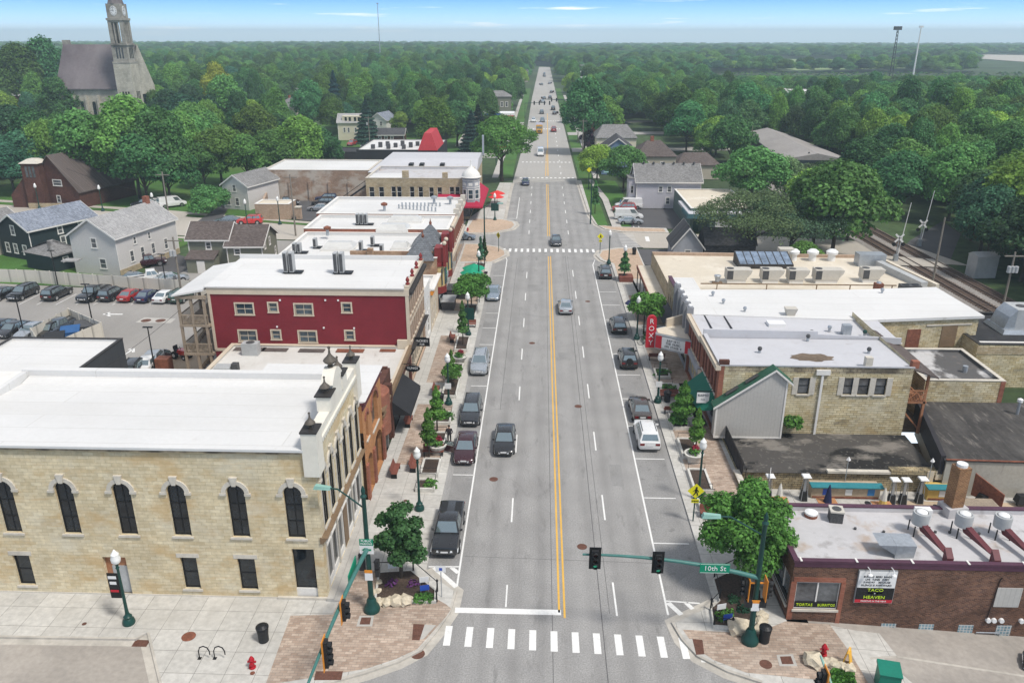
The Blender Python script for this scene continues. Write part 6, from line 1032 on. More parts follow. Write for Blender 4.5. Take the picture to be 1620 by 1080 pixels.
 r.build('railing','orange_wood',p);MB().hexa([(31.0,66.2,4.9),(32.6,66.2,3.5),(32.6,67.2,3.5),(31.0,67.2,4.9),(31.0,66.2,5.1),(32.6,66.2,3.7),(32.6,67.2,3.7),(31.0,67.2,5.1)]).hexa([(31.1,66.0,2.4),(32.9,66.0,.4),(32.9,66.2,.4),(31.1,66.2,2.4),(31.1,66.0,2.6),(32.9,66.0,.6),(32.9,66.2,.6),(31.1,66.2,2.6)]).build('stair','orange_wood',p)
stone_r()
def theatre():
 x0=14.2
 b=thing('theatre_building','theatre with tall grey pilastered front and long white roof running back to the railway','building',(28,84,0))
 W=FT(x0,88.5,-90);ws=[(1.6,3.5,.9,2.6),(3.6,3.5,.9,2.6),(5.6,3.5,.9,2.6)]
 mb=MB(W);wall(mb,0,8.45,0,6.9,win_ops(ws)+[(.5,7.9,.2,2.9)],.25);mb.build('street_wall','greypaint',b)
 for w in ws:window(b,W,*w,frame='maroon',y=.12,bars=(0,2),pane='glass')
 storefront(b,W,.5,7.9,.2,2.9,6,'dark_trim',door=2)
 for q in(.15,2.6,4.6,6.6,8.3):MB(W).box(q-.3,q+.3,-.35,.35,3.1,7.3).build('pilaster','sign_grey',b);MB(W).ball((q,-.05,7.45),.2,10).build('ball','sign_white',b,smooth=60)
 P=[(x0+.3,80.05),(32.0,78.9),(44.4,80.6),(44.1,90.2),(34,88.5),(x0+.3,88.5)]
 MB().prism(P,-1,6.3).build('wall','rubblestone',b);MB().prism([(x0+.05,79.9),(32.0,78.65),(44.8,80.4),(44.4,90.6),(34,89.2),(x0+.05,88.5)],6.31,6.6).build('roof','white_membrane',b)
 MB().prism([(15.5,80.0),(32.0,78.75),(32.0,78.66),(15.5,79.9)],5.4,6.3).build('side_panel','greypaint',b)
 T=FT(32.0,78.9,math.degrees(math.atan2(1.7,12.4)))
 MB(T).box(4.8,6.3,-.05,.02,2.2,5.3).build('door','rust',b);MB(T).box(8.6,10.3,-.05,.02,3.2,5.6).build('boarded_window','brown_trim',b);MB(T).box(6.8,11.8,-.08,.02,5.6,5.75).build('ledge','stone_trim',b)
 # marquee: a wedge over the pavement, letter boards on its two sides, and the upright name sign
 m=thing('theatre_marquee','wedge shaped theatre marquee with white letter board and red ends','marquee',(13,80,2.6));A,Bp,C_,D=(14.18,77.9),(10.75,79.9),(10.75,81.5),(14.18,83.6)
 MB().prism([A,Bp,C_,D],2.75,4.35,mt=0,bottom=True).build('box','galv',m);MB().prism([(14.1,78.2),(11.0,80.05),(11.0,81.3),(14.1,83.3)],4.352,4.42).build('top','cream_membrane',m)
 d=Vector((A[0]-Bp[0],A[1]-Bp[1]));ang=math.degrees(math.atan2(d.y,d.x));T=FT(Bp[0],Bp[1],ang);n=d.length
 MB(T).box(.75,n-.65,-.05,-.005,2.95,4.1).build('letter_board','sign_white',m);MB(T).box(.05,.74,-.05,-.005,2.85,4.2).box(n-.64,n-.05,-.05,-.005,2.85,4.2).build('red_end','sign_red',m)
 for k,s in enumerate(('JULY 10 11','THE  MUSIC','ON  STAGE  8')):text(m,s,T@Matrix.Translation((n/2+.05,-.06,3.88-.35*k)),.34,'sign_black',sx=.9)
 MB().hexa([(12.2,81.9,4.4),(14.1,82.9,4.4),(14.1,83.2,4.4),(12.1,82.1,4.4),(12.2,81.9,5.3),(14.1,82.9,5.5),(14.1,83.2,5.5),(12.1,82.1,5.3)]).build('back_panel','cream_trim',m)
 s=thing('theatre_sign','tall upright red sign with rounded top and white letters at the marquee','sign',(10.3,80.6,3));T=FT(10.35,80.55,0,2.6);k=10
 pts=[(-.52,0),(.52,0)]+[(.52*math.cos(math.pi*j/k),3.1+.52*math.sin(math.pi*j/k))for j in range(k+1)]
 mb=MB(T);mb.poly([(x,-.17,z)for x,z in pts]);mb.poly([(x,.17,z)for x,z in pts[::-1]])
 for j in range(len(pts)):q=(j+1)%len(pts);mb.poly([(pts[j][0],-.17,pts[j][1]),(pts[j][0],.17,pts[j][1]),(pts[q][0],.17,pts[q][1]),(pts[q][0],-.17,pts[q][1])])
 mb.build('panel','sign_red',s,fix=True)
 for j,ch in enumerate('ROXY'):text(s,ch,T@Matrix.Translation((0,-.185,2.95-.8*j)),.78,'sign_white')
 MB(T).box(.4,.9,-.05,.05,.6,1.0).build('bracket','galv',s)
theatre()
def cream_block():
 x0=14.2
 b=thing('cream_roofed_building','long low building with cream roof and stone front beside the railway side street','building',(30,99,0))
 W=FT(x0,110.5,-90);ws=[(21.0-1.4*k,3.0,.8,1.4)for k in range(4)]
 mb=MB(W);wall(mb,15.5,21.9,0,6.2,win_ops(ws)+[(15.8,21.6,.3,2.4)],.2);wall(mb,0,15.5,0,5.4,[(.4,15.2,.3,2.8)],.3);mb.at(FT(x0,110.5,-90));mb.build('street_wall','bluffstone',b)
 for w in ws:window(b,W,*w,frame='white_trim',y=.1)
 storefront(b,W,15.8,21.6,.3,2.4,4,'dark_trim');storefront(b,W,.4,15.2,.3,2.8,9,'brown_trim')
 P=[(x0+.3,88.6),(34,88.8),(46.5,95.2),(44.5,109.8),(x0+.3,110.5)]
 MB().prism(P,-.5,4.75).prism([(x0,110.1),(44.4,109.4),(44.5,109.8),(x0,110.5)],4.75,5.35).build('wall','tanbrick',b);MB().prism([(x0+.2,88.55),(34.2,88.75),(46.6,95.2),(44.4,109.4),(x0+.2,110.1)],4.76,4.95).build('roof','cream_membrane',b);MB().prism([(44.3,109.0),(46.6,95.0),(47.1,95.2),(44.8,109.3)],4.7,5.6).build('parapet','cream_membrane',b)
 MB(W).box(15.4,22,-.05,.4,6.21,6.35).build('parapet_cap','purple_trim',b)
 MB().prism([(x0+.3,88.6),(x0+3,88.6),(x0+3,95),(x0+.3,95)],4.96,6.15).build('raised_roof','white_membrane',b)
 c=thing('wooden_canopy','long flat canopy with a weathered cream top over the pavement','canopy',(13,103,3));MB().box(12.3,14.16,94.6,110.6,3.0,3.3).build('deck','cream_membrane',c);MB().box(12.2,12.3,94.5,110.7,2.85,3.36).build('fascia','rust',c)
 for y in(95,99,103,107,110.3):MB().box(12.3,12.42,y-.06,y+.06,.13,3.0).build('post','black_metal',c)
 c=thing('slate_awning','dark slate grey pitched awning on the stone front next to the theatre','awning',(13.6,91.5,2.5));MB().hexa([(12.9,88.7,2.3),(14.18,88.7,3.1),(14.18,94.2,3.1),(12.9,94.2,2.3),(12.9,88.7,2.4),(14.18,88.7,3.25),(14.18,94.2,3.25),(12.9,94.2,2.4)]).build('canopy','sign_grey2',c)
 for k,(x,y,w_,lab)in enumerate(((23.2,97.4,3.0,'leftmost long beige rooftop air unit'),(27.4,97.5,2.6,'second beige rooftop air unit beside the skylight'),(30.6,97.5,2.4,'short third beige rooftop air unit'),(34.4,97.7,3.4,'fourth and longest beige rooftop air unit'),(40.0,98.2,2.6,'beige rooftop air unit nearest the railway'))):
  t=thing('rooftop_air_unit',lab+' on the cream roof','air conditioner',(x,y,4.95));MB().box(x-w_/2+.1,x+w_/2-.6,y-.7,y+.7,4.95,5.45).build('curb','white_trim',t);MB().box(x-w_/2,x+w_/2-.5,y-.8,y+.8,5.45,6.7).build('cabinet','hvac',t)
  MB().hexa([(x+w_/2-.49,y-.8,5.7),(x+w_/2-.05,y-.8,6.2),(x+w_/2-.05,y+.8,6.2),(x+w_/2-.49,y+.8,5.7),(x+w_/2-.49,y-.8,6.7),(x+w_/2+.1,y-.8,6.65),(x+w_/2+.1,y+.8,6.65),(x+w_/2-.49,y+.8,6.7)]).build('intake_hood','hvac',t);MB().box(x-w_/2-.01,x-w_/2+.75,y-.82,y-.805,5.5,6.6).build('grille','grille',t);MB().lathe((x-w_/2+.5,y,6.7),[(0,.45),(.05,.45)],14).build('fan','grille',t)
 t=thing('roof_skylight','long dark framed glazed skylight at the back of the cream roof','skylight',(28,105,4.95));MB().hexa([(24.8,103.4,4.95),(32.0,103.6,4.95),(32.0,107,4.95),(24.8,107,4.95),(24.8,103.4,5.5),(32,103.6,5.5),(32,107,6.5),(24.8,107,6.5)]).build('frame','dark_trim',t)
 for k in range(7):a=24.95+k*1.0;MB().poly([(a,103.6,5.58),(a+.86,103.6,5.58),(a+.86,106.8,6.47),(a,106.8,6.47)]).build('pane','glass_sky',t)
 for k in range(3):x=33.2+k*2.6;t=thing('mushroom_vent',('white mushroom vent behind the skylight','middle white mushroom vent at the back parapet','white mushroom vent nearest the big tree')[k],'vent',(x,108,4.95));MB().lathe((x,108,4.95),[(0,.5),(.9,.5),(.95,.75),(1.3,.8),(1.6,.4),(1.62,.02)],14).build('cowl','sign_white',t,smooth=40)
 t=thing('rooftop_unit','square cream rooftop cabinet at the back of the cream roof','air conditioner',(31,109,4.95));MB().box(31.2,33.2,107.6,109,4.95,6.6).build('cabinet','hvac',t)
 t=thing('gas_pipe','long dark gas pipe on stands crossing the cream roof','pipe',(32,94,5));MB().box(18,41.5,94.1,94.22,5.6,5.72).build('run','brown_trim',t)
 for x in(20,26,32,36,41):MB().box(x-.05,x+.05,94.1,94.22,4.95,5.6).build('stand','brown_trim',t)
 t=thing('brick_flue','short red brick flue between the white and cream roofs','chimney',(38.3,91.6,5));MB().box(37.8,38.7,91.2,92,4.95,6.7).build('stack','rust',t);MB().lathe((38.25,91.6,6.7),[(0,.3),(.2,.2)],10).build('cap','galv',t)
 t=thing('condenser_unit','dark twin fan condenser at the railway end of the cream roof','air conditioner',(42.4,92.5,5));MB().box(41.3,43.6,92.1,93.3,4.9,6.2).build('cabinet','grille',t);MB().lathe((41.9,92.7,6.2),[(0,.4),(.05,.4)],12).lathe((43.0,92.7,6.2),[(0,.4),(.05,.4)],12).build('fan','black_metal',t)
 t=thing('duct','pale ventilation duct along the railway edge of the cream roof','duct',(44,100,5));MB().hexa([(43.0,104.5,4.95),(43.9,104.7,4.95),(45.9,95.6,4.95),(45.0,95.4,4.95),(43.0,104.5,5.9),(43.9,104.7,5.9),(45.9,95.6,5.7),(45.0,95.4,5.7)][:4]+[(43.0,104.5,5.9),(43.9,104.7,5.9),(45.9,95.6,5.7),(45.0,95.4,5.7)]).build('run','hvac_grey',t,fix=True);MB().box(41.0,44.5,105.0,106.8,4.95,6.6).build('plenum','galv',t)
 t=thing('roof_vent','small grey box vent by the leftmost air unit','vent',(20.6,97,5));MB().box(20.0,21.2,96.6,97.2,4.95,5.1).build('base','brown_trim',t);MB().lathe((20.6,96.9,5.1),[(0,.25),(.4,.3),(.8,.45),(.85,.4)],10).build('cowl','galv',t)
 t=thing('vent_box','square vent box on the near edge of the white theatre roof','vent',(24.2,80,6.6));MB().hexa([(24.2,79.7,6.6),(25.0,79.7,6.6),(25.0,80.3,6.6),(24.2,80.3,6.6),(24.0,79.5,7.4),(25.2,79.5,7.4),(25.2,80.5,7.4),(24.0,80.5,7.4)]).build('hood','hvac',t)
 for x,y,lab in((18.4,83.5,'small vent cap on the theatre roof near the front'),(20.1,80.9,'small dark vent cap near the white roof edge'),(17.8,86.2,'small round vent at the back of the theatre roof'),(37.2,88,'dark vent cap beside the red flue')):t=thing('roof_vent',lab,'vent',(x,y,6.6));MB().cyl(x,y,6.6,6.9,.12,n=8).build('pipe','galv',t);MB().ball((x,y,7.0),.22,8).build('cap','galv',t)
cream_block()
def yard_blocks():
 b=flat_building('patched_roof_annex','small stone annex with a patched pale and black roof behind the timber porch',34.3,41.6,69.3,77.5,0,4.0,'rubblestone','annex_roof',par=.25,pt=.3,cap='stone_trim')
 MB().box(41.2,41.62,69.26,69.7,0,4.0).build('quoins','redbrick',b);MB().cyl(39.2,72,3.75,4.4,.25,n=8).build('vent','galv',b)
 b=flat_building('black_flat_roof_building','stone building with a black flat roof beside the railway',43.0,56.5,77.2,87.5,-1,4.6,'rubblestone','black_roof',par=.2,pt=.35,cap='dark_trim')
 MB().box(43.2,48.0,77.9,78.2,4.42,4.62).build('kerb_strip','white_trim',b);MB().box(42.9,56.6,77.15,77.2,3.6,4.4).build('fascia','bluffstone',b)
 t=thing('rooftop_air_unit','large grey sheet metal rooftop unit on the black roof by the railway','air conditioner',(50.5,83.4,4.45));MB().hexa([(47.2,80.6,4.45),(53.2,80.6,4.45),(52.8,84.6,4.45),(47.2,84.6,4.45),(47.4,80.8,4.9),(53.0,80.8,4.9),(52.6,84.4,4.9),(47.4,84.4,4.9)]).build('curb','galv',t);MB().hexa([(48.6,81.2,4.9),(52.4,81.2,4.9),(52.4,84.0,4.9),(48.6,84.0,4.9),(48.6,81.2,7.0),(52.2,81.2,7.0),(52.2,84.0,7.0),(48.6,84.0,7.0)]).build('cabinet','hvac_grey',t);MB().hexa([(47.5,81.2,4.9),(48.59,81.2,4.9),(48.59,84,4.9),(47.5,84,4.9),(47.9,81.2,6.2),(48.59,81.2,7.0),(48.59,84,7.0),(47.9,84,6.2)]).build('intake_hood','galv',t);MB().lathe((49.6,82.6,7.0),[(0,.5),(.06,.5)],14).build('fan','grille',t);MB().lathe((51.2,82.6,7.0),[(0,.5),(.06,.5)],14).build('fan','grille',t)
 t=thing('duct','short white duct pipe on the black roof by the large unit','duct',(54.5,83,4.5));MB().lathe((53.3,83,5.3),[(0,.25),(2.2,.25)],10,axis='X').build('pipe','sign_white',t)
 struct(MB().box(31.0,43.0,66.95,79.0,-.2,-.05).build('yard','dirt'));
yard_blocks()
# ==== houses, church and other things farther off
CLEAR=[]
DEF['green_clap']=lambda:siding('green_clap',(.10,.15,.135),.14,.05);DEF['sign_teal']=lambda:surf('sign_teal',(.06,.14,.16),.08,1,5,.05)
DEF['rust2']=lambda:surf('rust2',(.12,.085,.065),.25,1,6,.2);DEF['rail_steel']=lambda:surf('rail_steel',(.16,.12,.10),.2,1,6,.15,rough=.5)
def house(name,label,c0,c1,Wd,eave,rise,wm,rm,wins=(),ov=.35,trim='white_trim',hip=0,chim=None,clear=True,side=-1,frame='white_trim',found=None):
 """ridge runs along the side c0 -> c1; the gable at c0 is Wd wide and lies to the left (side=-1) or right (1) of it; wins: (wall, metres along, sill, w, h), walls F(c0 gable) and R(c0-c1 side)"""
 d=Vector((c1[0]-c0[0],c1[1]-c0[1]));Ln=d.length;a=math.degrees(math.atan2(d.y,d.x));b=thing(name,label,'house',(c0[0],c0[1],0));R0=FT(c0[0],c0[1],a)
 w2=Wd;mb=MB(R0);s=1
 y1=w2;zr=eave+rise;hp=hip*w2/2
 mb.poly([(0,0,0),(Ln,0,0),(Ln,0,eave),(0,0,eave)]);mb.poly([(Ln,y1,0),(0,y1,0),(0,y1,eave),(Ln,y1,eave)])
 g0=[(0,y1,0),(0,0,0),(0,0,eave)]+([]if hip else[(0,y1/2,zr)])+[(0,y1,eave)];g1=[(Ln,0,0),(Ln,y1,0),(Ln,y1,eave)]+([]if hip else[(Ln,y1/2,zr)])+[(Ln,0,eave)]
 mb.poly(g0);mb.poly(g1);mb.build('wall',wm,b)
 r=MB(R0);t=.16;k=rise/(y1/2);e=ov;dz=-k*e
 A=[(-e,-e,eave+dz),(Ln+e,-e,eave+dz),(Ln+e-hp*1.0-(e if hip else 0)*0,y1/2,zr),(-e+hp,y1/2,zr)];B_=[(Ln+e,y1+e,eave+dz),(-e,y1+e,eave+dz),(-e+hp,y1/2,zr),(Ln+e-hp,y1/2,zr)]
 for q in(A,B_):r.hexa([p for p in q]+[(x,y,z+t)for x,y,z in q])
 if hip:
  r.poly([(x,y,z+t)for x,y,z in(B_[1],A[0],A[3])]);r.poly([(x,y,z+t)for x,y,z in(A[1],B_[0],A[2])])
 r.build('roof',rm,b)
 if trim and not hip:
  f=MB(R0)
  for x in(-e-.05,Ln+e):
   for ya,za,yb,zb in((-e,eave+dz,y1/2,zr),(y1/2,zr,y1+e,eave+dz)):f.hexa([(x,ya,za-.1),(x+.05,ya,za-.1),(x+.05,yb,zb-.1),(x,yb,zb-.1),(x,ya,za+.19),(x+.05,ya,za+.19),(x+.05,yb,zb+.19),(x,yb,zb+.19)])
  f.box(-e,Ln+e,-e-.06,-e-.003,eave+dz-.12,eave+dz+.1).box(-.03,.12,-.04,-.002,0,eave).box(Ln-.12,Ln+.03,-.04,-.002,0,eave);f.build('eave_board',trim,b,fix=True)
 F=R0@Matrix.Translation((0,y1,0))@Matrix.Rotation(R(-90),4,'Z')
 for w_ in wins:window(b,F if w_[0]=='F' else R0,*w_[1:],frame=frame,y=-.05,trim=.1,pane='glass_curtain')
 if found:MB(R0).box(-.05,Ln+.05,-.06,-.004,0,.9).build('foundation',found,b)
 if chim:MB(R0).box(Ln*chim-.4,Ln*chim+.4,y1/2-.4,y1/2+.4,zr-1,zr+1.1).build('chimney','redbrick',b)
 if clear:xs=[c0[0],c1[0],c0[0]-d.y/Ln*w2,c1[0]-d.y/Ln*w2];ys=[c0[1],c1[1],c0[1]+d.x/Ln*w2,c1[1]+d.x/Ln*w2];CLEAR.append((min(xs),max(xs),min(ys),max(ys),9))
 return b
W2=lambda wall,us,z,w=.9,h=1.5:[(wall,u,z,w,h)for u in us]
g=lambda px,py,z=0:G(px,py,z)
c0,c1=(-82.6,121.6),(-77.6,132.8)
b=house('dark_clapboard_house','dark charcoal clapboard house with blue grey shingle roof and white trimmed windows',c0,c1,7.6,5.0,2.1,'dark_siding','shingle_blue',W2('F',(1.6,3.6,5.9),.9)+W2('F',(3.8,),3.9)+W2('R',(5.4,9.2,10.9),3.4,.85,1.2)+W2('R',(5.6,8.4,10.6),.9,.85,2.0))
house('grey_roofed_house','house at the left edge showing mostly its dark grey roof',(-93,119),(-88.5,130),8,4.2,2.3,'tan_siding','shingle',W2('R',(3,6),1.0))
house('dark_garage','small dark garage with grey hip roof below the charcoal house',(-75.6,115.2),(-73.6,119.4),6.4,2.6,1.5,'dark_siding','shingle',W2('R',(2.2,),1.3,.8,.7),hip=1)
b=house('pale_clapboard_house','pale grey two storey clapboard house with light shingle roof and stone base',(-64.5,113.7),(-61.4,127.4),8.0,5.9,2.5,'pale_siding','shingle_light',W2('F',(4.2,),4.1,.95,1.5)+W2('F',(5.2,),1.0,1.1,1.5)+W2('R',(4.1,7.4),4.0,.6,1.1)+W2('R',(3.0,5.4,7.9,11),1.5,.8,1.7),found='bluffstone',chim=.92)
MB(FT(-64.5,113.7,0)).box(-7.8,-5.4,-1.6,0,2.6,2.75).build('porch_roof','shingle_light',b)
b=house('olive_house','olive green clapboard house with brown roof and small lean-to shed',(-55.6,118.2),(-49.5,118.4),6,4.75,1.9,'olive_siding','shingle_brown',W2('R',(3.1,),3.1,.75,1.1));b2=house('olive_house','right hand wing of the olive house, its gable facing the street',(-49.4,117.4),(-44.0,117.7),8.5,3.9,2.2,'olive_siding','shingle_brown',W2('R',(1.6,),2.5,.85,.9)+W2('R',(3.9,),.5,.85,1.5))
MB().box(-55.2,-51.0,115.8,118.1,0,2.1).build('lean_to','olive_siding',b);MB().hexa([(-55.4,115.6,2.1),(-50.8,115.6,2.1),(-50.8,118.1,2.9),(-55.4,118.1,2.9),(-55.4,115.6,2.22),(-50.8,115.6,2.22),(-50.8,118.1,3.02),(-55.4,118.1,3.02)]).build('lean_to_roof','shingle_brown',b);MB().box(-53.6,-52.4,115.72,115.79,0,1.9).build('shed_door','white_trim',b)
for k,u in enumerate((1.6,4.3,7)):window(b2,FT(-44.0,117.7,93),u,3.0 if k<2 else .8,.7,1.2,y=-.05,trim=.1,pane='glass_curtain')
b=house('white_gabled_house','narrow pale grey gabled house at the foot of the lawn by the tan brick wall',g(395,333),(g(395,333)[0]+3.2,g(395,333)[1]+10),6.2,5.0,2.0,'pale_siding','shingle',W2('F',(1.2,3.4),.8,.9,1.6)+W2('F',(3.0,),3.7,.8,1.4))
# brick chapel
b=house('brick_chapel','dark red brick chapel with steep brown roof and square tower at the left edge',(-97.2,162.5),(-93,178),12.5,3.6,7.0,'brownbrick','shingle_brown',W2('F',(7.4,),4.5,2.2,1.2)+W2('F',(2,7),1.0,.9,1.4),trim=None,found=None)
MB().box(-108.4,-104.8,162.6,166.2,0,9.2).build('tower','brownbrick',b);MB().hexa([(-108.7,162.3,9.2),(-104.5,162.3,9.2),(-104.5,166.5,9.2),(-108.7,166.5,9.2),(-107.4,163.6,10),(-105.8,163.6,10),(-105.8,165.2,10),(-107.4,165.2,10)]).build('tower_roof','stone_trim',b)
for k in range(3):MB().box(-107.6+k*.75,-107.1+k*.75,162.54,162.58,6.4,8.6).build('tower_light','glass_curtain',b)
MB().hexa([(-112.2,163.4,0),(-108.5,163.4,0),(-108.5,168,0),(-112.2,168,0),(-112.2,163.4,2.6),(-108.5,163.4,6.6),(-108.5,168,6.6),(-112.2,168,2.6)]).build('side_porch','brownbrick',b);MB().box(-108.3,-97.3,162.3,162.48,0,1.1).build('stone_base','bluffstone',b)
# church
def church():
 b=thing('stone_church','large weathered stone church with steep slate roof and tall clock tower','church',(-155,285,0));x0,x1,y0,y1=-169.5,-143.5,285,303
 mb=MB();mb.box(x0,x1,y0,y1,0,16.4);mb.poly([(x1,y0-.3,16.4),(x1,y1,16.4),(x1,294,31.0)]);mb.poly([(x0,y1,16.4),(x0,y0,16.4),(x0,294,30)]);mb.build('wall','churchstone',b)
 MB().hexa([(x0-.3,y0-.8,16),(x1-.5,y0-.8,16),(x1-.5,294,30.2),(x0-.3,294,30.2),(x0-.3,y0-.8,16.3),(x1-.5,y0-.8,16.3),(x1-.5,294,30.6),(x0-.3,294,30.6)]).hexa([(x1-.5,y1+.8,16),(x0-.3,y1+.8,16),(x0-.3,294,30.2),(x1-.5,294,30.2),(x1-.5,y1+.8,16.3),(x0-.3,y1+.8,16.3),(x0-.3,294,30.6),(x1-.5,294,30.6)]).build('roof','slate',b)
 for k in range(6):MB().box(x0+3+k*4.2,x0+4.1+k*4.2,y0-.06,y0+.1,7,11.5).lathe((x0+3.55+k*4.2,y0-.02,11.5),[(-.03,.55),(.1,.55)],12,axis='Y').build('window','glass',b);MB().box(x0+5.2+k*4.2,x0+5.9+k*4.2,y0-.9,y0-.01,0,14).build('buttress','churchstone',b)
 T=Matrix.Translation((-143.2,283.2,0))@Matrix.Diagonal((.74,.74,.965,1));h=3.9
 MB(T).box(-h,h,-h,h,0,26.0).build('tower_base','churchstone',b)
 MB(T).box(-3.55,3.55,-3.55,3.55,26,31.5).box(-4.0,4.0,-4.0,4.0,25.6,26.2).box(-3.9,3.9,-3.9,3.9,31.5,32.2).build('tower','churchdark',b);MB(T).box(-3.2,3.2,-3.2,3.2,40.2,44.9).box(-3.8,3.8,-3.8,3.8,39.6,40.3).build('clock_stage','churchdark',b)
 mb=MB(T)
 for a in(-2.7,2.7):
  for c in(-2.7,2.7):mb.box(a-.75,a+.75,c-.75,c+.75,32.2,39.6)
 for k in(-.9,.9):
  for s in(-3,3):mb.box(k-.28,k+.28,s-.28,s+.28,32.2,39.6);mb.box(s-.28,s+.28,k-.28,k+.28,32.2,39.6)
 mb.box(-3.4,3.4,-3.4,3.4,38.9,39.6);mb.build('belfry','churchdark',b)
 MB(T).lathe((0,0,44.9),[(0,3.6),(.4,3.4),(3,2.5),(7,1.2),(11,.1)],8).build('spire','slate',b)
 for a in(0,90):
  F=T@Matrix.Rotation(R(a),4,'Z')@Matrix.Translation((0,-3.25,42.6));d=MB(F).lathe((0,0,0),[(-.06,1.55),(.1,1.6)],28,axis='Y').build('clock_face','sign_white',b);mb=MB(F)
  for k in range(12):mb.at(F@Matrix.Rotation(R(30*k),4,'Y'));mb.box(-.09,.09,-.1,-.065,1.05,1.42)
  mb.at(F@Matrix.Rotation(R(-75),4,'Y')).box(-.07,.07,-.13,-.105,-.2,1.0);mb.at(F@Matrix.Rotation(R(-10),4,'Y')).box(-.05,.05,-.13,-.105,-.2,1.4);mb.build('clock_hands','black_metal',d)
  F=T@Matrix.Rotation(R(a),4,'Z')
  for z,w_,hh,dd in((27.2,.7,3.6,3.58),(13.0,.7,3.2,3.93)):
   for q in(-1.3,0,1.3):MB(F).box(q-w_/2,q+w_/2,-dd,-dd+.1,z,z+hh).build('lancet','glass',b)
 MB().lathe((x1+.02,291,22),[(-.1,1.1),(.04,1.1)],14,axis='X').build('round_window','glass',b);MB().box(x1-.1,x1+.06,292,297,6,14).build('window','glass',b);MB().box(x0-.5,x0+1.5,294,296,29,32).build('chimney','churchdark',b)
church()
def fb(name,lab,px0,px1,py,h,dep,wm,rm,par=.3):
 a,c=g(px0,py),g(px1,py);CLEAR.append((a[0],c[0],a[1],a[1]+dep,70));return flat_building(name,lab,a[0],c[0],a[1],a[1]+dep,0,h,wm,rm,par=par)
fb('brick_town_building','red brick town building with white roof at the far left',-10,52,186,9,16,'redbrick','white_membrane');fb('brick_town_building','second brick building with pale roof behind, far left',-30,40,160,11,16,'brownbrick','white_membrane')
fb('flat_roofed_house','pale flat roofed house among the round trees on the left',322,372,224,5.6,9,'cream_siding','black_roof')
def hs(name,lab,px,py,d,ln,wd,eave,rise,wm,rm,wins=(),**k):
 c=g(px,py);a=R(d);return house(name,lab,c,(c[0]+ln*math.cos(a),c[1]+ln*math.sin(a)),wd,eave,rise,wm,rm,wins,**k)
b=hs('cream_house','cream two storey house with dormer and garage below the dark spruce',536,222,4,8.5,8,6.0,2.4,'cream_siding','shingle_light',W2('R',(2.2,3.6,6,7.4),2.6,.7,1.6)+W2('R',(2.4,3.7,6,7.3),5.0,.7,1.3)[:0]);c=g(536,222);MB().box(c[0]+1.5,c[0]+8,c[1]+.6,c[1]+3,5.8,8.0).build('dormer','cream_siding',b)
for q in(2.4,3.8,5.6,6.9):MB().box(c[0]+q,c[0]+q+.75,c[1]+.55,c[1]+.59,6.3,7.6).build('dormer_window','glass',b)
hs('white_house','small white house with blue grey gable roof behind the cross street',612,212,75,9,6.5,4.8,2.4,'white_siding','shingle_blue',W2('F',(2,4.4),2.8));b=hs('porch_house','low house with dark porch roof and red door below the white house',592,227,3,10,7,2.8,1.7,'brownbrick','shingle_dark',W2('R',(2,4,6),.8))
hs('tan_house','tan house with grey hip roof among trees left of the cream house',436,186,-28,13,11,4.6,3.4,'tan_siding','shingle',hip=.8,chim=.3);hs('grey_corner_house','tall grey house with white windows behind the petrol canopy',768,190,5,11,9,9.5,2.0,'olive_siding','shingle',W2('R',(2,4,7,9),1.2,1,2)+W2('R',(2,4,7,9),5.4,1,2),hip=.8)
hs('white_gable_house','white gable end peeping out of the wood right of the church',296,150,60,12,12,7,5,'white_siding','shingle_light')
for k,(px,py,ln,wd,wm,rm,lab)in enumerate(((470,170,12,9,'tan_siding','shingle','tan house with grey roof deep among the left trees'),(505,142,13,10,'white_siding','shingle_light','white house with light roof high in the left wood'),(790,150,13,10,'white_siding','shingle','white house at the left verge of the far street'),(806,130,14,10,'tan_siding','shingle_dark','tan house farther up the left verge'),(904,134,14,10,'white_siding','shingle_light','white house farther up the right verge of the street'),(900,120,15,11,'pale_siding','shingle','pale house near the top of the street on the right'),(1204,172,16,10,'white_siding','shingle_light','white roofed house in the right wood beyond the long shed'))):
 hs('wood_house',lab,px,py,(8,-14,20,4)[k%4],ln,wd,5.6,3.2,wm,rm,W2('R',(3,6,9),3.2,1,1.5));q=CLEAR.pop();CLEAR.append((q[0],q[1],q[2],q[3],62+10*(py<135)))
c=g(756,203);t=thing('petrol_canopy','blue and white petrol station canopy with red stripe beyond the street tree','canopy',(c[0]+9,c[1],0));MB().box(c[0]-2,c[0]+14,c[1],c[1]+9,4.4,5.6).build('deck','sign_white',t);MB().box(c[0]-2.1,c[0]+9,c[1]-.1,c[1]-.02,5.0,5.62).build('blue_band','sign_blue',t);MB().box(c[0]+9.2,c[0]+14,c[1]-.1,c[1]-.02,4.4,4.8).build('red_band','sign_red',t)
for k in(1,7,12):MB().box(c[0]+k-.2,c[0]+k+.2,c[1]+4,c[1]+4.4,0,4.4).build('post','sign_white',t)
CLEAR.append((c[0]-3,c[0]+15,c[1],c[1]+9,9))
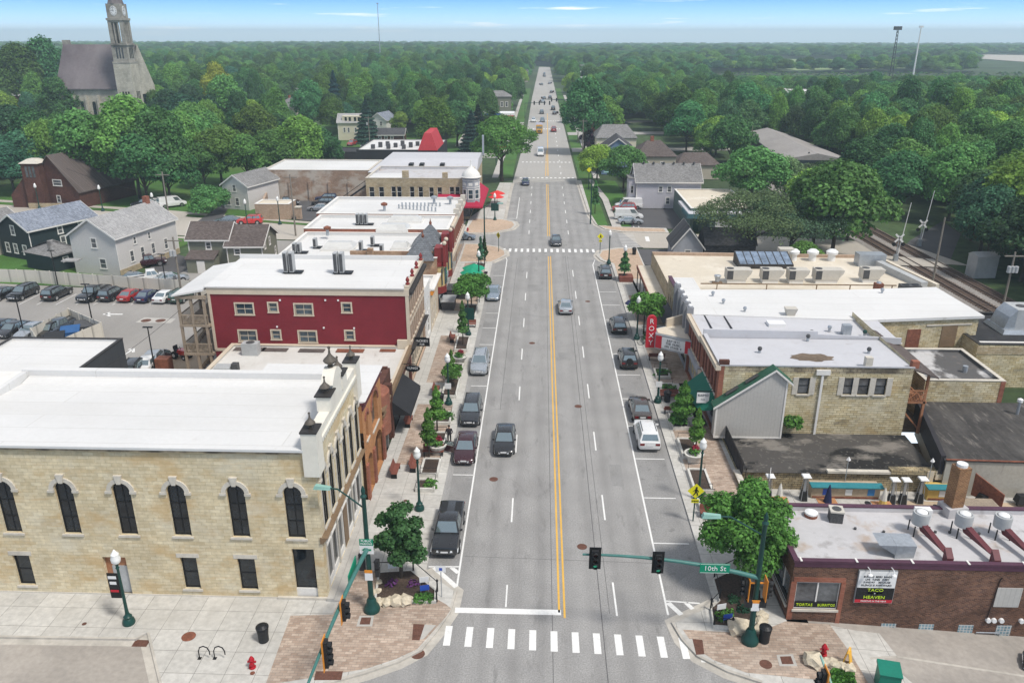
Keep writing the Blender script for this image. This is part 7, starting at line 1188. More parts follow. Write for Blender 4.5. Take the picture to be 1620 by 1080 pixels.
# right hand side
b=house('lilac_house','long pale lilac clapboard house with grey shingle roof beside the dark car park',(18.3,166.8),(31.6,167.0),9,5.6,2.9,'lilac_siding','shingle',W2('R',(5.0,6.8),3.4,.8,1.2)+W2('R',(6.6,),.9,.8,1.4)+W2('F',(6.5,),3.0),clear=True)
for k in range(6):MB().lathe((20+k*2.1,171,8.6),[(0,.22),(.3,.25),(.45,.05)],8).build('ridge_vent','grille',b)
MB().box(16.8,18.2,167.6,171.5,0,6.0).build('bay','lilac_siding',b);MB().box(16.6,18.3,167.4,171.7,6,6.2).build('bay_roof','shingle',b);window(b,FT(17.5,167.6,0),0,3.0,.6,1.6,y=-.05,trim=.08)
house('tan_hip_house','tan house with reddish brown hip roof and white flat top behind the lilac house',(21.5,196.5),(31,196.8),10,6.6,3.0,'tan_siding','shingle_brown',W2('R',(2.6,6.2),3.6,.8,1.6),hip=.7,chim=.45)
house('blue_house','blue clapboard house with dark gable facing us',(22.2,209.5),(22.6,221),8,6.2,2.9,'blue_siding','shingle_dark',W2('F',(2.6,),4.2,.9,1.6)+W2('F',(5.6,),5.2,1.6,1.1));house('cream_hip_house','cream house with grey roof just behind the blue house',(14.2,233),(25.5,233.4),10,6.6,3,'cream_siding','shingle',W2('R',(3,9),4,.8,1.5),hip=.5)
house('hip_roofed_house','tall brick house with slate grey hip roof behind the cream house',(16,276),(26,276.3),11,7.2,4.0,'redbrick','shingle_light',hip=.9);house('garage_house','low house with brown roof and side porch behind the lilac house',(32.5,203),(43,203.4),9,3.6,2.3,'tan_siding','shingle_brown',hip=.6)
house('far_street_house','white house with grey roof far up the right side of the street',g(912,155),g(950,155),14,6,5,'white_siding','shingle_light')
b=flat_building('green_clinic','low green trimmed shop with pale flat roof and white sign board',26.0,37.5,146.5,166,0,4.2,'green_clap','cream_membrane',par=.15,pt=.3,cap='white_trim');MB().box(25.2,38.0,143.8,156,3.3,3.75).build('front_roof','pale_membrane',b);MB().box(25.1,38.1,143.7,143.78,2.9,3.7).box(25.0,25.1,143.7,150,2.9,3.7).build('fascia','sign_teal',b);MB().box(29.2,37.4,144.4,146.4,0,3.3).build('front_room','green_clap',b);MB().box(30.2,33.2,144.28,144.38,1.0,3.0).build('sign_panel','sign_white',b);MB().box(26.6,27.6,146.4,146.48,0,2.3).build('door','green_metal',b);CLEAR.append((25,38,144,166,5))
b=house('grey_gabled_shop','small dark grey gabled building under the feathery locust tree',(24.2,124.5),(24.4,131),4.6,2.6,2.9,'greypaint','shingle_dark',W2('F',(2.3,),.8,.9,1.2));MB().hexa([(24.6,125.2,2.6),(33,125.2,2.6),(33,128,4.9),(24.6,128,4.9),(24.6,131,2.6),(33,131,2.6),(33,128.1,4.95),(24.6,128.1,4.95)]).box(24.6,32.8,125.5,130.8,0,2.6).build('rear_wing','shingle_dark',b)
P=GP([(1237,250),(1350,252),(1245,210),(1182,207)],6);t=thing('long_shed','long low shed with a broad pale grey roof and dark walls among the trees','shed',(*P[0],0));MB().prism([(x*.995,y)for x,y in P],0,5.6).build('wall','dark_siding',t);q=[Vector((*p,5.6))for p in P];m0,m1=(q[0]+q[1])/2,(q[2]+q[3])/2;m0.z=m1.z=7.2
MB().poly([tuple(q[0]),tuple(m0),tuple(m1),tuple(q[3])]).poly([tuple(m0),tuple(q[1]),tuple(q[2]),tuple(m1)]).poly([tuple(q[0]),tuple(q[1]),tuple(m0)]).build('roof','gravel_roof',t,fix=True);xs=[p[0]for p in P];ys=[p[1]for p in P];CLEAR.append((min(xs),max(xs),min(ys),max(ys),42))
CLEAR.append((44,62,168,216,4))
fb('white_works_building','low white works building in the wood on the right',1256,1312,168,7,20,'white_siding','white_membrane');fb('white_warehouse','long white roofed warehouse by the distant field',1468,1512,108,8,40,'stucco','white_membrane')
def mast(lab,px,py,Y,w_,m,legs):
 d=_f+_r*((px-810)/FPX)+_u*((540-py)/FPX);p=CAMP+d*(Y/d.y);t=thing('radio_mast',lab,'mast',(p.x,Y,0));mb=MB()
 if legs:
  for a,c in((-1,-1),(1,-1),(0,1)):mb.tube([(p.x+a*w_,Y+c*w_,0),(p.x+a*w_*.35,Y+c*w_*.35,p.z)],w_*.2,4)
  n=14
  for k in range(n):z0,z1=p.z*k/n,p.z*(k+1)/n;f0,f1=1-.65*k/n,1-.65*(k+1)/n;mb.tube([(p.x-w_*f0,Y-w_*f0,z0),(p.x+w_*f1,Y-w_*f1,z1)],w_*.1,4);mb.tube([(p.x+w_*f0,Y-w_*f0,z0),(p.x,Y+w_*f1,z1)],w_*.1,4)
 else:mb.tube([(p.x,Y,0),(p.x,Y,p.z)],[w_,w_*.6],6)
 mb.build('lattice' if legs else 'shaft',m,t);MB().box(p.x-w_*2,p.x+w_*2,Y-w_,Y+w_,p.z-w_*2,p.z).build('antenna',m,t)
mast('thin radio mast rising over the wood left of the street',597,5,850,.5,'galv',0);mast('dark lattice radio mast on the right horizon',1421,42,700,1.4,'dark_trim',1);mast('pale slender mast right of the lattice mast',1458,41,760,.8,'sign_white',0)
# ---- railway
def rail():
 def px_(x,y):return x-(y-96)*.042
 struct(MB().flat([(56.2,70),(63.8,70),(60.2,200),(52.0,200)],.03).build('track_bed','ballast'));struct(MB().flat([(50.5,124.2),(62,122.0),(62.5,127),(50,130.5)],.2).build('road','concrete_road'))
 for k,xc in enumerate((58.3,62.3)):
  t=thing('railway_track',('left hand railway track on timber sleepers','right hand railway track on timber sleepers')[k],'track',(xc,110,0));mb=MB()
  for j in range(int(100/.62)):y=72+j*.62;x=px_(xc,y);mb.box(x-1.3,x+1.3,y-.12,y+.12,.04,.15)
  mb.build('sleepers','rust2',t)
  for s in(-.72,.72):mb=MB();x0,x1=px_(xc,72)+s,px_(xc,172)+s;mb.hexa([(x0-.06,72,.152),(x0+.06,72,.152),(x1+.06,172,.152),(x1-.06,172,.152),(x0-.06,72,.32),(x0+.06,72,.32),(x1+.06,172,.32),(x1-.06,172,.32)]);mb.build('rail','rail_steel',t)
 for(x,y,lab)in((55.2,126.0,'railway crossing signal with white crossed boards nearest us'),(63.5,136.5,'railway crossing signal with crossed boards and raised barrier beyond the tracks')):
  t=thing('crossing_signal',lab,'signal',(x,y,0));MB().cyl(x,y,0,4.3,.09,n=8).build('post','galv',t);mb=MB(FT(x,y-.12,0,3.9))
  for a in(45,-45):mb.at(FT(x,y-.12,0,3.9)@Matrix.Rotation(R(a),4,'Y')).box(-.9,.9,-.02,.02+a*.0002,-.14,.14)
  mb.build('crossbuck','sign_white',t);MB().box(x-.3,x+.3,y-.3,y+.3,0,1.2).build('mechanism','galv',t);MB().tube([(x+.2,y,1.0),(x+.9,y,9.5)],[.09,.05],6).build('barrier','sign_white',t)
  for a in(-.7,.7):MB().lathe((x+a,y-.1,2.9),[(-.1,.32),(.1,.3)],14,axis='Y').build('lamp','black_metal',t)
 t=thing('relay_cabinet','grey metal relay cabinet standing beside the railway','cabinet',(63.6,118,0));MB(FT(64.6,118.2,8)).box(-1.7,1.7,-1.1,1.1,0,3.3).build('case','hvac_grey',t);MB(FT(64.6,118.2,8)).hexa([(-1.8,-1.2,3.3),(1.8,-1.2,3.3),(1.8,1.2,3.3),(-1.8,1.2,3.3),(-1.8,-.2,3.8),(1.8,-.2,3.8),(1.8,.2,3.8),(-1.8,.2,3.8)]).build('roof','hvac_grey',t)
rail()
# ==== vehicles
DEF['headlamp']=lambda:surf('headlamp',(.75,.77,.78),.1,4,12,.1,rough=.12,mode='O',spec=.7)
DEF['tail_lamp']=lambda:surf('tail_lamp',(.17,.008,.01),.15,4,12,.1,rough=.2,mode='O',spec=.6)
def lerp(a,b,t):return a+(b-a)*t
def vehicle(kind,name,L,Wd,H,belt,st,gh,clear=.2,wr=.34,axle=(.19,.80),tail=None,col='paint_black'):
 """st: (t along the length from the tail, half width, bottom, top) of the lower body; gh: glasshouse (rear foot, rear top, front top, front foot) in t"""
 o=thing(name,'x','car');P=lambda t:(t-.5)*L
 mb=MB();rings=[]
 for t,w,zb,zt in st:
  y=P(t);c=[(w*.86,zb),(w*.97,zb+.08),(w,lerp(zb,zt,.45)),(w*.985,lerp(zb,zt,.72)),(w*.93,zt-.035),(w*.72,zt),(0,zt+.025)]
  rings.append(mb._a([(x,y,z)for x,z in c]+[(-x,y,z)for x,z in c[-2::-1]]))
 n=13
 for a,b in zip(rings,rings[1:]):
  for k in range(n):q=(k+1)%n;mb.f.append((a+k,b+k,b+q,a+q)[::-1]);mb.m.append(0)
 for r_,rev in((rings[0],0),(rings[-1],1)):f=tuple(r_+k for k in range(n));mb.f.append(f if not rev else f[::-1]);mb.m.append(0)
 wb=Wd/2*.90;wt=Wd/2*.70 if kind!='van' else Wd/2*.84;zb=belt;zt=H
 yb=[P(gh[0]),P(gh[3])];yt=[P(gh[1]),P(gh[2])]
 B=[Vector(p)for p in((-wb,yb[0],zb),(wb,yb[0],zb),(wb,yb[1],zb),(-wb,yb[1],zb))];Tp=[Vector(p)for p in((-wt,yt[0],zt-.05),(wt,yt[0],zt-.05),(wt,yt[1],zt-.05),(-wt,yt[1],zt-.05))]
 mb.hexa([tuple(p)for p in B+Tp]);i=[(x*.84,lerp((yt[0]+yt[1])/2,y,.86),zt+.0)for x,y,z in Tp];mb.hexa([tuple(p)for p in Tp]+i)
 body=mb.build('body',col,o,smooth=32,fix=True)
 def pane(nm,q,u0,u1,v0,v1,mat='car_glass'):
  a,b,c,d=q;f=lambda u,v:(a.lerp(b,u)).lerp(d.lerp(c,u),v);pts=[f(u0,v0),f(u1,v0),f(u1,v1),f(u0,v1)]
  nrm=(pts[1]-pts[0]).cross(pts[3]-pts[0]).normalized()*.012;MB().poly([tuple(p+nrm)for p in pts]).build(nm,mat,o)
 pane('rear_window',(B[0],B[1],Tp[1],Tp[0]),.08,.92,.12,.92);pane('windscreen',(B[2],B[3],Tp[3],Tp[2]),.06,.94,.06,.95)
 sides={'van':((.72,.95),),'pickup':((.1,.5),(.54,.94))}.get(kind,((.08,.30),(.33,.60),(.63,.92))if kind=='suv' else((.10,.49),(.53,.90)))
 for a,b in sides:pane('side_window',(B[1],B[2],Tp[2],Tp[1]),a,b,.14,.9);pane('side_window',(B[3],B[0],Tp[0],Tp[3]),1-b,1-a,.14,.9)
 w1=st[-1][1];zf=lerp(st[-1][2],st[-1][3],.62);yf=P(1.0);w0=st[0][1];y0=P(0)
 for s in(-1,1):
  MB().hexa([(s*w1*1.10,yf-.38,zf-.07),(s*w1*.45,yf-.03,zf-.1),(s*w1*.45,yf+.03,zf-.1),(s*w1*1.13,yf-.05,zf-.08),(s*w1*1.12,yf-.42,zf+.11),(s*w1*.5,yf-.03,zf+.06),(s*w1*.5,yf+.028,zf+.05),(s*w1*1.10,yf-.08,zf+.10)]).build('headlight','headlamp',o,fix=True)
  zz=lerp(st[0][2],st[0][3],.7);MB().box(*sorted((s*w0*.55,s*w0*1.005)),y0-.015,y0+.12,zz-.1,zz+.1).build('tail_light','tail_lamp',o)
  MB().hexa([(s*Wd*.46,P(gh[3])-.35,belt+.02),(s*Wd*.56,P(gh[3])-.38,belt+.02),(s*Wd*.56,P(gh[3])-.28,belt+.02),(s*Wd*.46,P(gh[3])-.22,belt+.02),(s*Wd*.46,P(gh[3])-.35,belt+.16),(s*Wd*.56,P(gh[3])-.38,belt+.16),(s*Wd*.56,P(gh[3])-.28,belt+.16),(s*Wd*.46,P(gh[3])-.22,belt+.16)]).build('wing_mirror',col,o,fix=True)
 zl=st[-1][2];MB().box(-w1*.62,w1*.62,yf-.06,yf+.018,zl+.12,zf-.1).build('front_grille','grille',o)
 MB().box(-.26,.26,yf+.02,yf+.03,zl+.14,zl+.27).build('number_plate','sign_white',o);MB().box(-.26,.26,y0-.03,y0-.018,lerp(st[0][2],st[0][3],.45),lerp(st[0][2],st[0][3],.45)+.14).build('number_plate','sign_white',o)
 for t in axle:
  for s in(-1,1):
   x=s*(Wd/2-.12);a=MB().lathe((x,P(t),wr),[(-.14,wr+.085),(.105,wr+.085),(.125,wr+.07)]if s>0 else[(-.125,wr+.07),(-.105,wr+.085),(.14,wr+.085)],20,axis='X').build('wheel_arch','black_plastic',o)
   wl=MB().lathe((x+s*.03,P(t),wr),[(-.11,wr*.9),(-.09,wr),(.09,wr),(.11,wr*.9)],20,axis='X').build('wheel','rubber',o);MB().lathe((x+s*.10,P(t),wr),[(-.045,wr*.62),(.045,wr*.66)],12,axis='X').build('rim','chrome',wl)
 if kind=='suv':
  for s in(-1,1):MB().box(s*wt*.86-.02,s*wt*.86+.02,yt[0]*.8,yt[1]*.8,zt+.01,zt+.05).build('roof_rail','black_plastic',o)
 if kind=='pickup':MB().box(-Wd*.40,Wd*.40,P(.025),P(gh[0])-.1,st[0][3]-.02,st[0][3]+.035).build('load_bed','black_plastic',o)
 return o
def body(Wd,pts):return[(t,Wd/2*w,zb,zt)for t,w,zb,zt in pts]
PROTO={'sedan':vehicle('sedan','parked_car',4.85,1.86,1.45,.90,body(1.86,[(0,.80,.42,.82),(.02,.9,.3,.96),(.1,.98,.22,1.0),(.3,1,.19,.96),(.65,1,.19,.94),(.8,.99,.2,.86),(.93,.93,.22,.76),(.985,.84,.26,.66),(1,.74,.36,.58)]),(.09,.27,.56,.74)),'suv':vehicle('suv','parked_car',4.9,1.95,1.74,1.08,body(1.95,[(0,.86,.45,1.0),(.015,.93,.34,1.1),(.1,.99,.27,1.12),(.4,1,.25,1.1),(.68,1,.25,1.08),(.82,.99,.26,1.02),(.94,.94,.28,.94),(.99,.86,.32,.84),(1,.78,.42,.74)]),(.015,.07,.56,.72),wr=.38),'pickup':vehicle('pickup','parked_pickup',5.8,2.02,1.9,1.16,body(2.02,[(0,.93,.5,1.16),(.01,.96,.45,1.18),(.3,.98,.36,1.18),(.5,.98,.34,1.17),(.75,.98,.34,1.14),(.93,.97,.36,1.08),(.99,.92,.4,1.0),(1,.86,.46,.9)]),(.40,.43,.64,.73),wr=.41,axle=(.2,.81)),'van':vehicle('van','parked_van',5.6,2.0,2.25,1.25,body(2.0,[(0,.94,.4,1.25),(.01,.97,.34,1.3),(.5,1,.3,1.3),(.78,1,.3,1.25),(.9,.97,.32,1.1),(.985,.9,.36,.95),(1,.82,.44,.84)]),(.005,.02,.70,.84),wr=.36),}
_used=set()
def car(kind,col,x,y,rz,label,group=None,name=None,sc=1.0,cat=None,z=0):
 o=PROTO[kind]
 if kind in _used:o=copytree(o)
 else:_used.add(kind);PROTO[kind]=o
 o.location=(x,y,z+.006);o.rotation_euler=(0,0,R(rz));o['label']=label;o['category']=cat or{'van':'van','pickup':'pickup'}.get(kind,'car')
 o.scale=(sc,)*3 if not isinstance(sc,tuple)else sc
 if name:o.name=name
 if group:o['group']=group
 elif 'group' in o:del o['group']
 repaint(o,'paint_black','paint_'+col);return o
def at_px(px,py):return G(px,py)
KL,KR='cars parked along the left kerb','cars parked along the right kerb'
car('pickup','black',-8.0,49.0,180,'black pickup with covered bed parked nearest the corner on the left kerb',KL,sc=(.98,1.0,.98))
mc=car('sedan','maroon',-7.85,61.3,180,'dark maroon sedan with its driver side door open at the left kerb',KL)
car('suv','charcoal',-7.95,68.3,180,'charcoal SUV parked behind the maroon sedan at the left kerb',KL,sc=.97)
car('suv','silver',-8.0,80.2,180,'silver blue SUV parked alone beside the left planters',KL,sc=.98)
car('sedan','paleblue',-7.95,105.6,180,'pale blue sedan parked near the green umbrellas',KL)
car('suv','black',8.2,116.5,0,'black SUV parked farthest up the right kerb by the brick corner',KR,sc=.97)
car('suv','black',8.15,93.2,0,'black hatchback parked on the right kerb level with the young tree',KR,sc=(.96,.93,.9))
car('suv','black',8.2,82.2,0,'black boxy off roader with a spare wheel parked opposite the theatre',KR,sc=(.97,.9,1.03))
car('sedan','taupe',8.15,69.8,0,'brownish grey saloon parked in front of the white SUV',KR)
car('suv','white',8.1,64.2,0,'white SUV with dark rear window parked on the right kerb',KR,sc=(1.02,1,1.02))
car('sedan','black',-4.55,62.9,180,'black saloon driving towards us in the left lane',name='moving_car')
car('sedan','silver',1.85,100.3,0,'silver saloon driving away in the inner right lane',name='moving_car')
car('sedan','charcoal',1.2,135.9,180,'charcoal saloon crossing the far crosswalk',name='moving_car')
car('sedan','navy',-5.2,194.5,180,'small dark blue car beyond the side street',name='moving_car')
car('sedan','bluegrey',-15.4,138.6,-90,'grey blue saloon waiting in the left side street',name='moving_car')
car('sedan','black',29.3,37.3,62,'black car at the bottom right corner in the parking bay',z=-.95,sc=1.0)
# the jeep's spare wheel and the open door
# spare wheel of the boxy car
j=[o for o in bpy.data.objects if o.get('label','').startswith('black boxy')][0]
s=MB().lathe((0,-2.52,1.05),[(-.1,.36),(.1,.38)],16,axis='Y').build('spare_wheel','rubber',None);s.parent=j
d=MB().hexa([(.93,.55,.3),(1.85,.15,.3),(1.87,.21,.3),(.95,.61,.3),(.93,.55,.9),(1.85,.15,.9),(1.87,.21,.9),(.95,.61,.9)]).tube([(.93,.58,.9),(1.0,.45,1.32),(1.75,.12,1.28),(1.86,.18,.9)],.03,5).build('open_door','paint_maroon',None);d.parent=mc
p=MB().poly([(.97,.53,.92),(1.84,.16,.92),(1.74,.14,1.25),(1.02,.46,1.29)]).build('door_pane','car_glass',None);p.parent=d
# the car park behind the red building
ax=Vector(G(190,465))-Vector(G(157,482));LA=math.degrees(math.atan2(-ax.x,ax.y))
for k,(px,py,kd,col,fl,lab)in enumerate(((38,470,'suv','black',180,'black SUV facing out, second from the left edge of the car park'),(3,471,'sedan','black',180,'black car cut off by the left edge in the car park back row'),(92,470,'suv','black',0,'black crossover standing apart between two empty bays'),(150,471,'pickup','black',180,'black pickup facing out in the car park back row'),(180,471,'suv','charcoal',0,'dark grey wagon between the pickup and the red car'),(209,472,'sedan','red',0,'orange red saloon in the car park back row'),(236,473,'sedan','navy',0,'dark blue saloon between the red and white cars'),(264,474,'sedan','white',0,'white saloon in the car park back row'),(290,474,'suv','green',0,'dark car half hidden by the porch posts'))):
 x,y=G(px,py);car(kd,col,x,y,LA+fl,lab,'cars in the car park back row',sc=.97)
for px,py,kd,col,lab in((0,520,'sedan','black','black car at the left edge of the middle row'),(22,523,'sedan','charcoal','charcoal saloon beside the bin enclosure lamp'),(51,525,'sedan','silver','silver saloon next to the dark jeep in the middle row'),(80,527,'suv','black','dark soft topped jeep by the bin enclosure'),(97,520,'pickup','greyblue','grey blue pickup behind the bin enclosure')):
 x,y=G(px,py+4);car(kd,col,x,y,LA+180,lab,'cars in the car park middle row',sc=.95)
for px,py,kd,col,lab in((246,572,'sedan','silver','silver saloon behind the limestone block roof, by the rusty chimney'),(236,581,'sedan','white','white saloon in the middle of the three behind the limestone block'),(216,589,'suv','charcoal','dark car mostly hidden by the limestone block parapet')):
 x,y=G(px,py);car(kd,col,x,y,LA+12,lab,'cars behind the limestone block',sc=.97)
 # houses' cars, side streets
for px,py,kd,col,rz,lab in((233,421,'pickup','maroon',-58,'dark maroon pickup in the drive beside the pale house'),(238,446,'pickup','white',-62,'white work truck behind the vinyl fence'),(206,446,'sedan','bluegrey',100,'grey car close to the pale house steps'),(272,446,'sedan','silver',-58,'silver car nosing past the lamp post behind the fence'),(254,378,'suv','charcoal',5,'dark SUV parked beside the pale house porch'),(360,353,'sedan','bluegrey',98,'blue grey saloon at the far kerb behind the olive house'),(396,354,'suv','brightred',98,'bright red car at the kerb behind the olive house roof'),(228,327,'suv','black',98,'black car under the big maple trees'),(248,326,'suv','white',-40,'white SUV on the drive under the trees'),(273,327,'van','white',-50,'white van on the drive beside the shrub'),(506,333,'sedan','silver',92,'silver saloon nearest us in the brick walled car park'),(512,325,'suv','charcoal',92,'dark estate car in the middle of the brick walled car park'),(517,318,'suv','navy',92,'dark blue SUV by the planting in the brick walled car park'),(441,336,'suv','bluegrey',-70,'blue grey jeep beside the garden wall'),(452,325,'pickup','black',-80,'black pickup against the old brick building'),(994,330,'van','white',92,'white minivan farthest back in the dark car park'),(987,334,'suv','red',92,'red SUV between the white vans'),(994,347,'van','white',-88,'plain white van behind the silver car'),(997,354,'sedan','silver',-88,'silver saloon nearest the road in the dark car park'),(557,230,'suv','red',170,'dark red car on the slope by the cream house'),(566,224,'suv','charcoal',170,'dark car in front of the cream house garage'),(585,234,'pickup','black',95,'black pickup on the cross street by the utility pole'),(535,246,'van','white',60,'white van half hidden by the leafy tree'),(790,236,'suv','red',95,'red car behind the street tree')):
 x,y=G(px,py);car(kd,col,x,y,rz,lab)
FR='traffic on the far street'
for px,py,kd,col,rz,lab in((855,246,'van','white',180,'white van coming towards us past the second crosswalk'),(844,193,'suv','white',180,'white SUV at the far left of the waiting traffic'),(858,193,'suv','bluegrey',180,'grey car beside the white SUV in the far traffic'),(857,180,'suv','charcoal',180,'dark car just under the far signals'),(876,208,'pickup','red',0,'dark red pickup driving away beyond the second crosswalk'),(875,174,'pickup','black',0,'black pickup passing the far signals'),(877,181,'sedan','black',0,'black car following the pickup at the far signals'),(859,162,'sedan','silver',180,'silver car beyond the far signals, coming'),(861,157,'sedan','charcoal',180,'dark car beyond the far signals, coming'),(870,156,'suv','charcoal',0,'dark SUV beyond the far signals, leaving'),(872,147,'sedan','black',0,'black car high up the far street, leaving'),(869,133,'sedan','bluegrey',0,'grey car near the top of the far street'),(861,119,'van','charcoal',180,'dark van at the top of the far street'),(857,135,'sedan','black',180,'black car near the top of the far street, at its left side'),(862,122,'sedan','black',180,'small dark car right by the van at the street top')):
 x,y=G(px,py);car(kd,col,x,y,rz,lab,FR,name='moving_car')
def bus():
 x,y=G(853,212);t=thing('school_bus','yellow school bus coming towards us on the far street','bus',(x,y,0))
 MB().box(x-1.2,x+1.2,y+.9,y+10.5,.5,2.95).box(x-1.05,x+1.05,y+1.2,y+10.3,2.95,3.12).hexa([(x-1.05,y-.5,.5),(x+1.05,y-.5,.5),(x+1.15,y+.9,.5),(x-1.15,y+.9,.5),(x-.95,y-.45,1.5),(x+.95,y-.45,1.5),(x+1.1,y+.9,1.7),(x-1.1,y+.9,1.7)]).build('body','paint_yellow',t)
 MB().box(x-1.0,x+1.0,y+.86,y+.89,1.75,2.55).build('windscreen','car_glass',t);MB().box(x+1.2,x+1.22,y+1.4,y+10,1.8,2.5).box(x-1.22,x-1.2,y+1.4,y+10,1.8,2.5).build('side_windows','car_glass',t)
 MB().box(x-.6,x+.6,y-.53,y-.5,.75,1.35).build('front_grille','grille',t)
 for a in(-1.05,1.05):
  for b in(.6,8):MB().lathe((x+a,y+b,.48),[(-.14,.48),(.14,.48)],14,axis='X').build('wheel','rubber',t)
bus()
def tractor():
 x,y=G(289,566);t=thing('garden_tractor','small red garden tractor standing in the sandy yard','tractor',(x,y,0));F=FT(x,y,70);mb=MB(F)
 mb.box(-.35,.35,-.9,.3,.5,1.05);mb.box(-.5,.5,.3,.9,.5,.8);mb.build('body','paint_brightred',t);MB(F).box(-.3,.3,.45,.85,.8,1.0).box(-.3,.3,.8,.92,1.0,1.4).build('seat','black_plastic',t);MB(F).tube([(0,.1,1.05),(0,.25,1.35)],.03).build('steering_column','black_metal',t)
 for a,b,r_ in((-.55,.6,.45),(.55,.6,.45),(-.45,-.7,.28),(.45,-.7,.28)):w_=MB(F).lathe((a,b,r_),[(-.14,r_),(.14,r_)],16,axis='X').build('wheel','rubber',t);MB(F).lathe((a,b,r_),[(-.15,r_*.45),(.15,r_*.45)],10,axis='X').build('rim','sign_white',w_)
tractor()
# ==== trees and plants
rng=np.random.default_rng(11)
def leaves(name,P,N,size,mat,parent=None):
 """one crown: many leaf clumps, each a bent four-sided blade at P facing N"""
 n=len(P);N=N/(np.linalg.norm(N,axis=1,keepdims=True)+1e-9);a=rng.normal(size=(n,3));u=np.cross(N,a);u/=np.linalg.norm(u,axis=1,keepdims=True)+1e-9;v=np.cross(N,u)
 s=(size*rng.uniform(.6,1.35,n))[:,None];k=rng.uniform(.55,.95,n)[:,None]
 V=np.stack([P-u*s,P-v*s*k+N*s*.18,P+u*s*.9,P+v*s*k+N*s*.1],1).reshape(-1,3).astype(np.float32)
 me=bpy.data.meshes.new(name);me.vertices.add(4*n);me.vertices.foreach_set('co',V.ravel());me.loops.add(4*n);me.loops.foreach_set('vertex_index',np.arange(4*n,dtype=np.int32));me.polygons.add(n);me.polygons.foreach_set('loop_start',np.arange(0,4*n,4,dtype=np.int32))
 me.materials.append(M(mat));me.update(calc_edges=True);me.validate()
 o=bpy.data.objects.new(name,me);COL.objects.link(o);o.parent=parent;return o
def crown_pts(lobes,n,depth=.3,up=.25):
 """points on the outer skins of a cluster of lobes (x, y, z, r, squash), none deep inside a neighbour"""
 L_=np.array(lobes);w=L_[:,3]**2;idx=rng.choice(len(L_),int(n*1.7),p=w/w.sum());d=rng.normal(size=(len(idx),3));d/=np.linalg.norm(d,axis=1,keepdims=True);d[:,2]=np.where(d[:,2]<-.35,-d[:,2]*.6,d[:,2])
 rr=L_[idx,3]*(1-depth*rng.random(len(idx))**1.6)*(1+.12*np.sin(d[:,0]*9+idx)*np.sin(d[:,1]*8+d[:,2]*7))
 P=L_[idx,:3]+d*rr[:,None]*np.stack([np.ones(len(idx))]*2+[L_[idx,4]],1)
 ins=np.zeros(len(P),bool)
 for k,q in enumerate(L_):ins|=(idx!=k)&(np.linalg.norm((P-q[:3])/np.array([1,1,q[4]]),axis=1)<q[3]*.72)
 P,d=P[~ins][:n],d[~ins][:n];return P,d*.75+rng.normal(size=P.shape)*.42+np.array([0,0,up])
def broadleaf(name,h,r,n,leaf,mat,seed,trunk=.28,base=.18,lobes=11,spread=.62,flat=.8,lr=(.36,.56),tname='deciduous_tree'):
 rnd=random.Random(seed);o=thing(tname,'x','tree');z0=h*base;ch=(h-z0);L_=[]
 for k in range(lobes):
  a=k*2.39996+rnd.random();f=(k+.5)/lobes;z=z0+ch*(.22+.58*f);q=math.sin(math.pi*min(.98,.25+.72*f))**.8
  rad=r*spread*q*(.55+.45*rnd.random());R_=r*rnd.uniform(*lr);L_.append((rad*math.cos(a),rad*math.sin(a),min(z,h-R_*flat),R_,flat))
 L_.append((0,0,h-r*.42*flat,r*.42,flat));L_.append((0,0,z0+ch*.45,r*.62,flat))
 P,N=crown_pts(L_,n);leaves('crown',P,N,leaf,mat,o)
 t=MB();top=z0+ch*.5;t.tube([(0,0,-.2),(.03,0,z0*.5),(-.04,.05,z0+ch*.1),(0,0,top)],[trunk*1.25,trunk,trunk*.8,trunk*.3],7)
 for q in L_[:min(7,lobes)]:t.tube([(0,0,z0*.9+rnd.random()*ch*.15),(q[0]*.5,q[1]*.5,(z0+q[2])*.55),(q[0],q[1],q[2])],[trunk*.45,trunk*.3,trunk*.12],5)
 t.build('trunk','bark',o);return o
def conifer(name,h,r,n,leaf,mat,seed,tname='conifer'):
 o=thing(tname,'x','tree');f=rng.random(n)**.7;z=h*(.06+.94*(1-f));a=rng.random(n)*6.283;layer=.78+.22*np.cos(z/h*75);rad=r*(f**.85)*layer*(1-.35*rng.random(n)**2)
 P=np.stack([rad*np.cos(a),rad*np.sin(a),z-rad*.25],1);N=np.stack([np.cos(a)*.6,np.sin(a)*.6,np.full(n,.6)],1)+rng.normal(size=(n,3))*.35
 leaves('crown',P,N,leaf,mat,o);MB().tube([(0,0,-.1),(0,0,h*.85)],[r*.07+.05,.03],6).build('trunk','bark',o);return o
def willow(h,r,n,leaf,mat,seed):
 rnd=random.Random(seed);o=thing('locust_tree','x','tree');L_=[]
 for k in range(13):a=k*2.4;q=.25+.7*rnd.random();L_.append((r*q*math.cos(a),r*q*math.sin(a),h*(.86-.38*q+.1*rnd.random()),r*rnd.uniform(.26,.4),.55))
 P,N=crown_pts(L_,n,.5,.6);hang=rng.random(len(P))<.35;P[hang,2]-=rng.random(hang.sum())*h*.16;leaves('crown',P,N,leaf,mat,o)
 t=MB();t.tube([(0,0,-.2),(.1,0,h*.2),(0,.1,h*.4)],[.42,.34,.24],7)
 for q in L_[:9]:t.tube([(0,.05,h*.22+rnd.random()*h*.15),(q[0]*.5,q[1]*.5,q[2]*.75),(q[0],q[1],q[2])],[.2,.12,.05],5)
 t.build('trunk','bark',o);return o
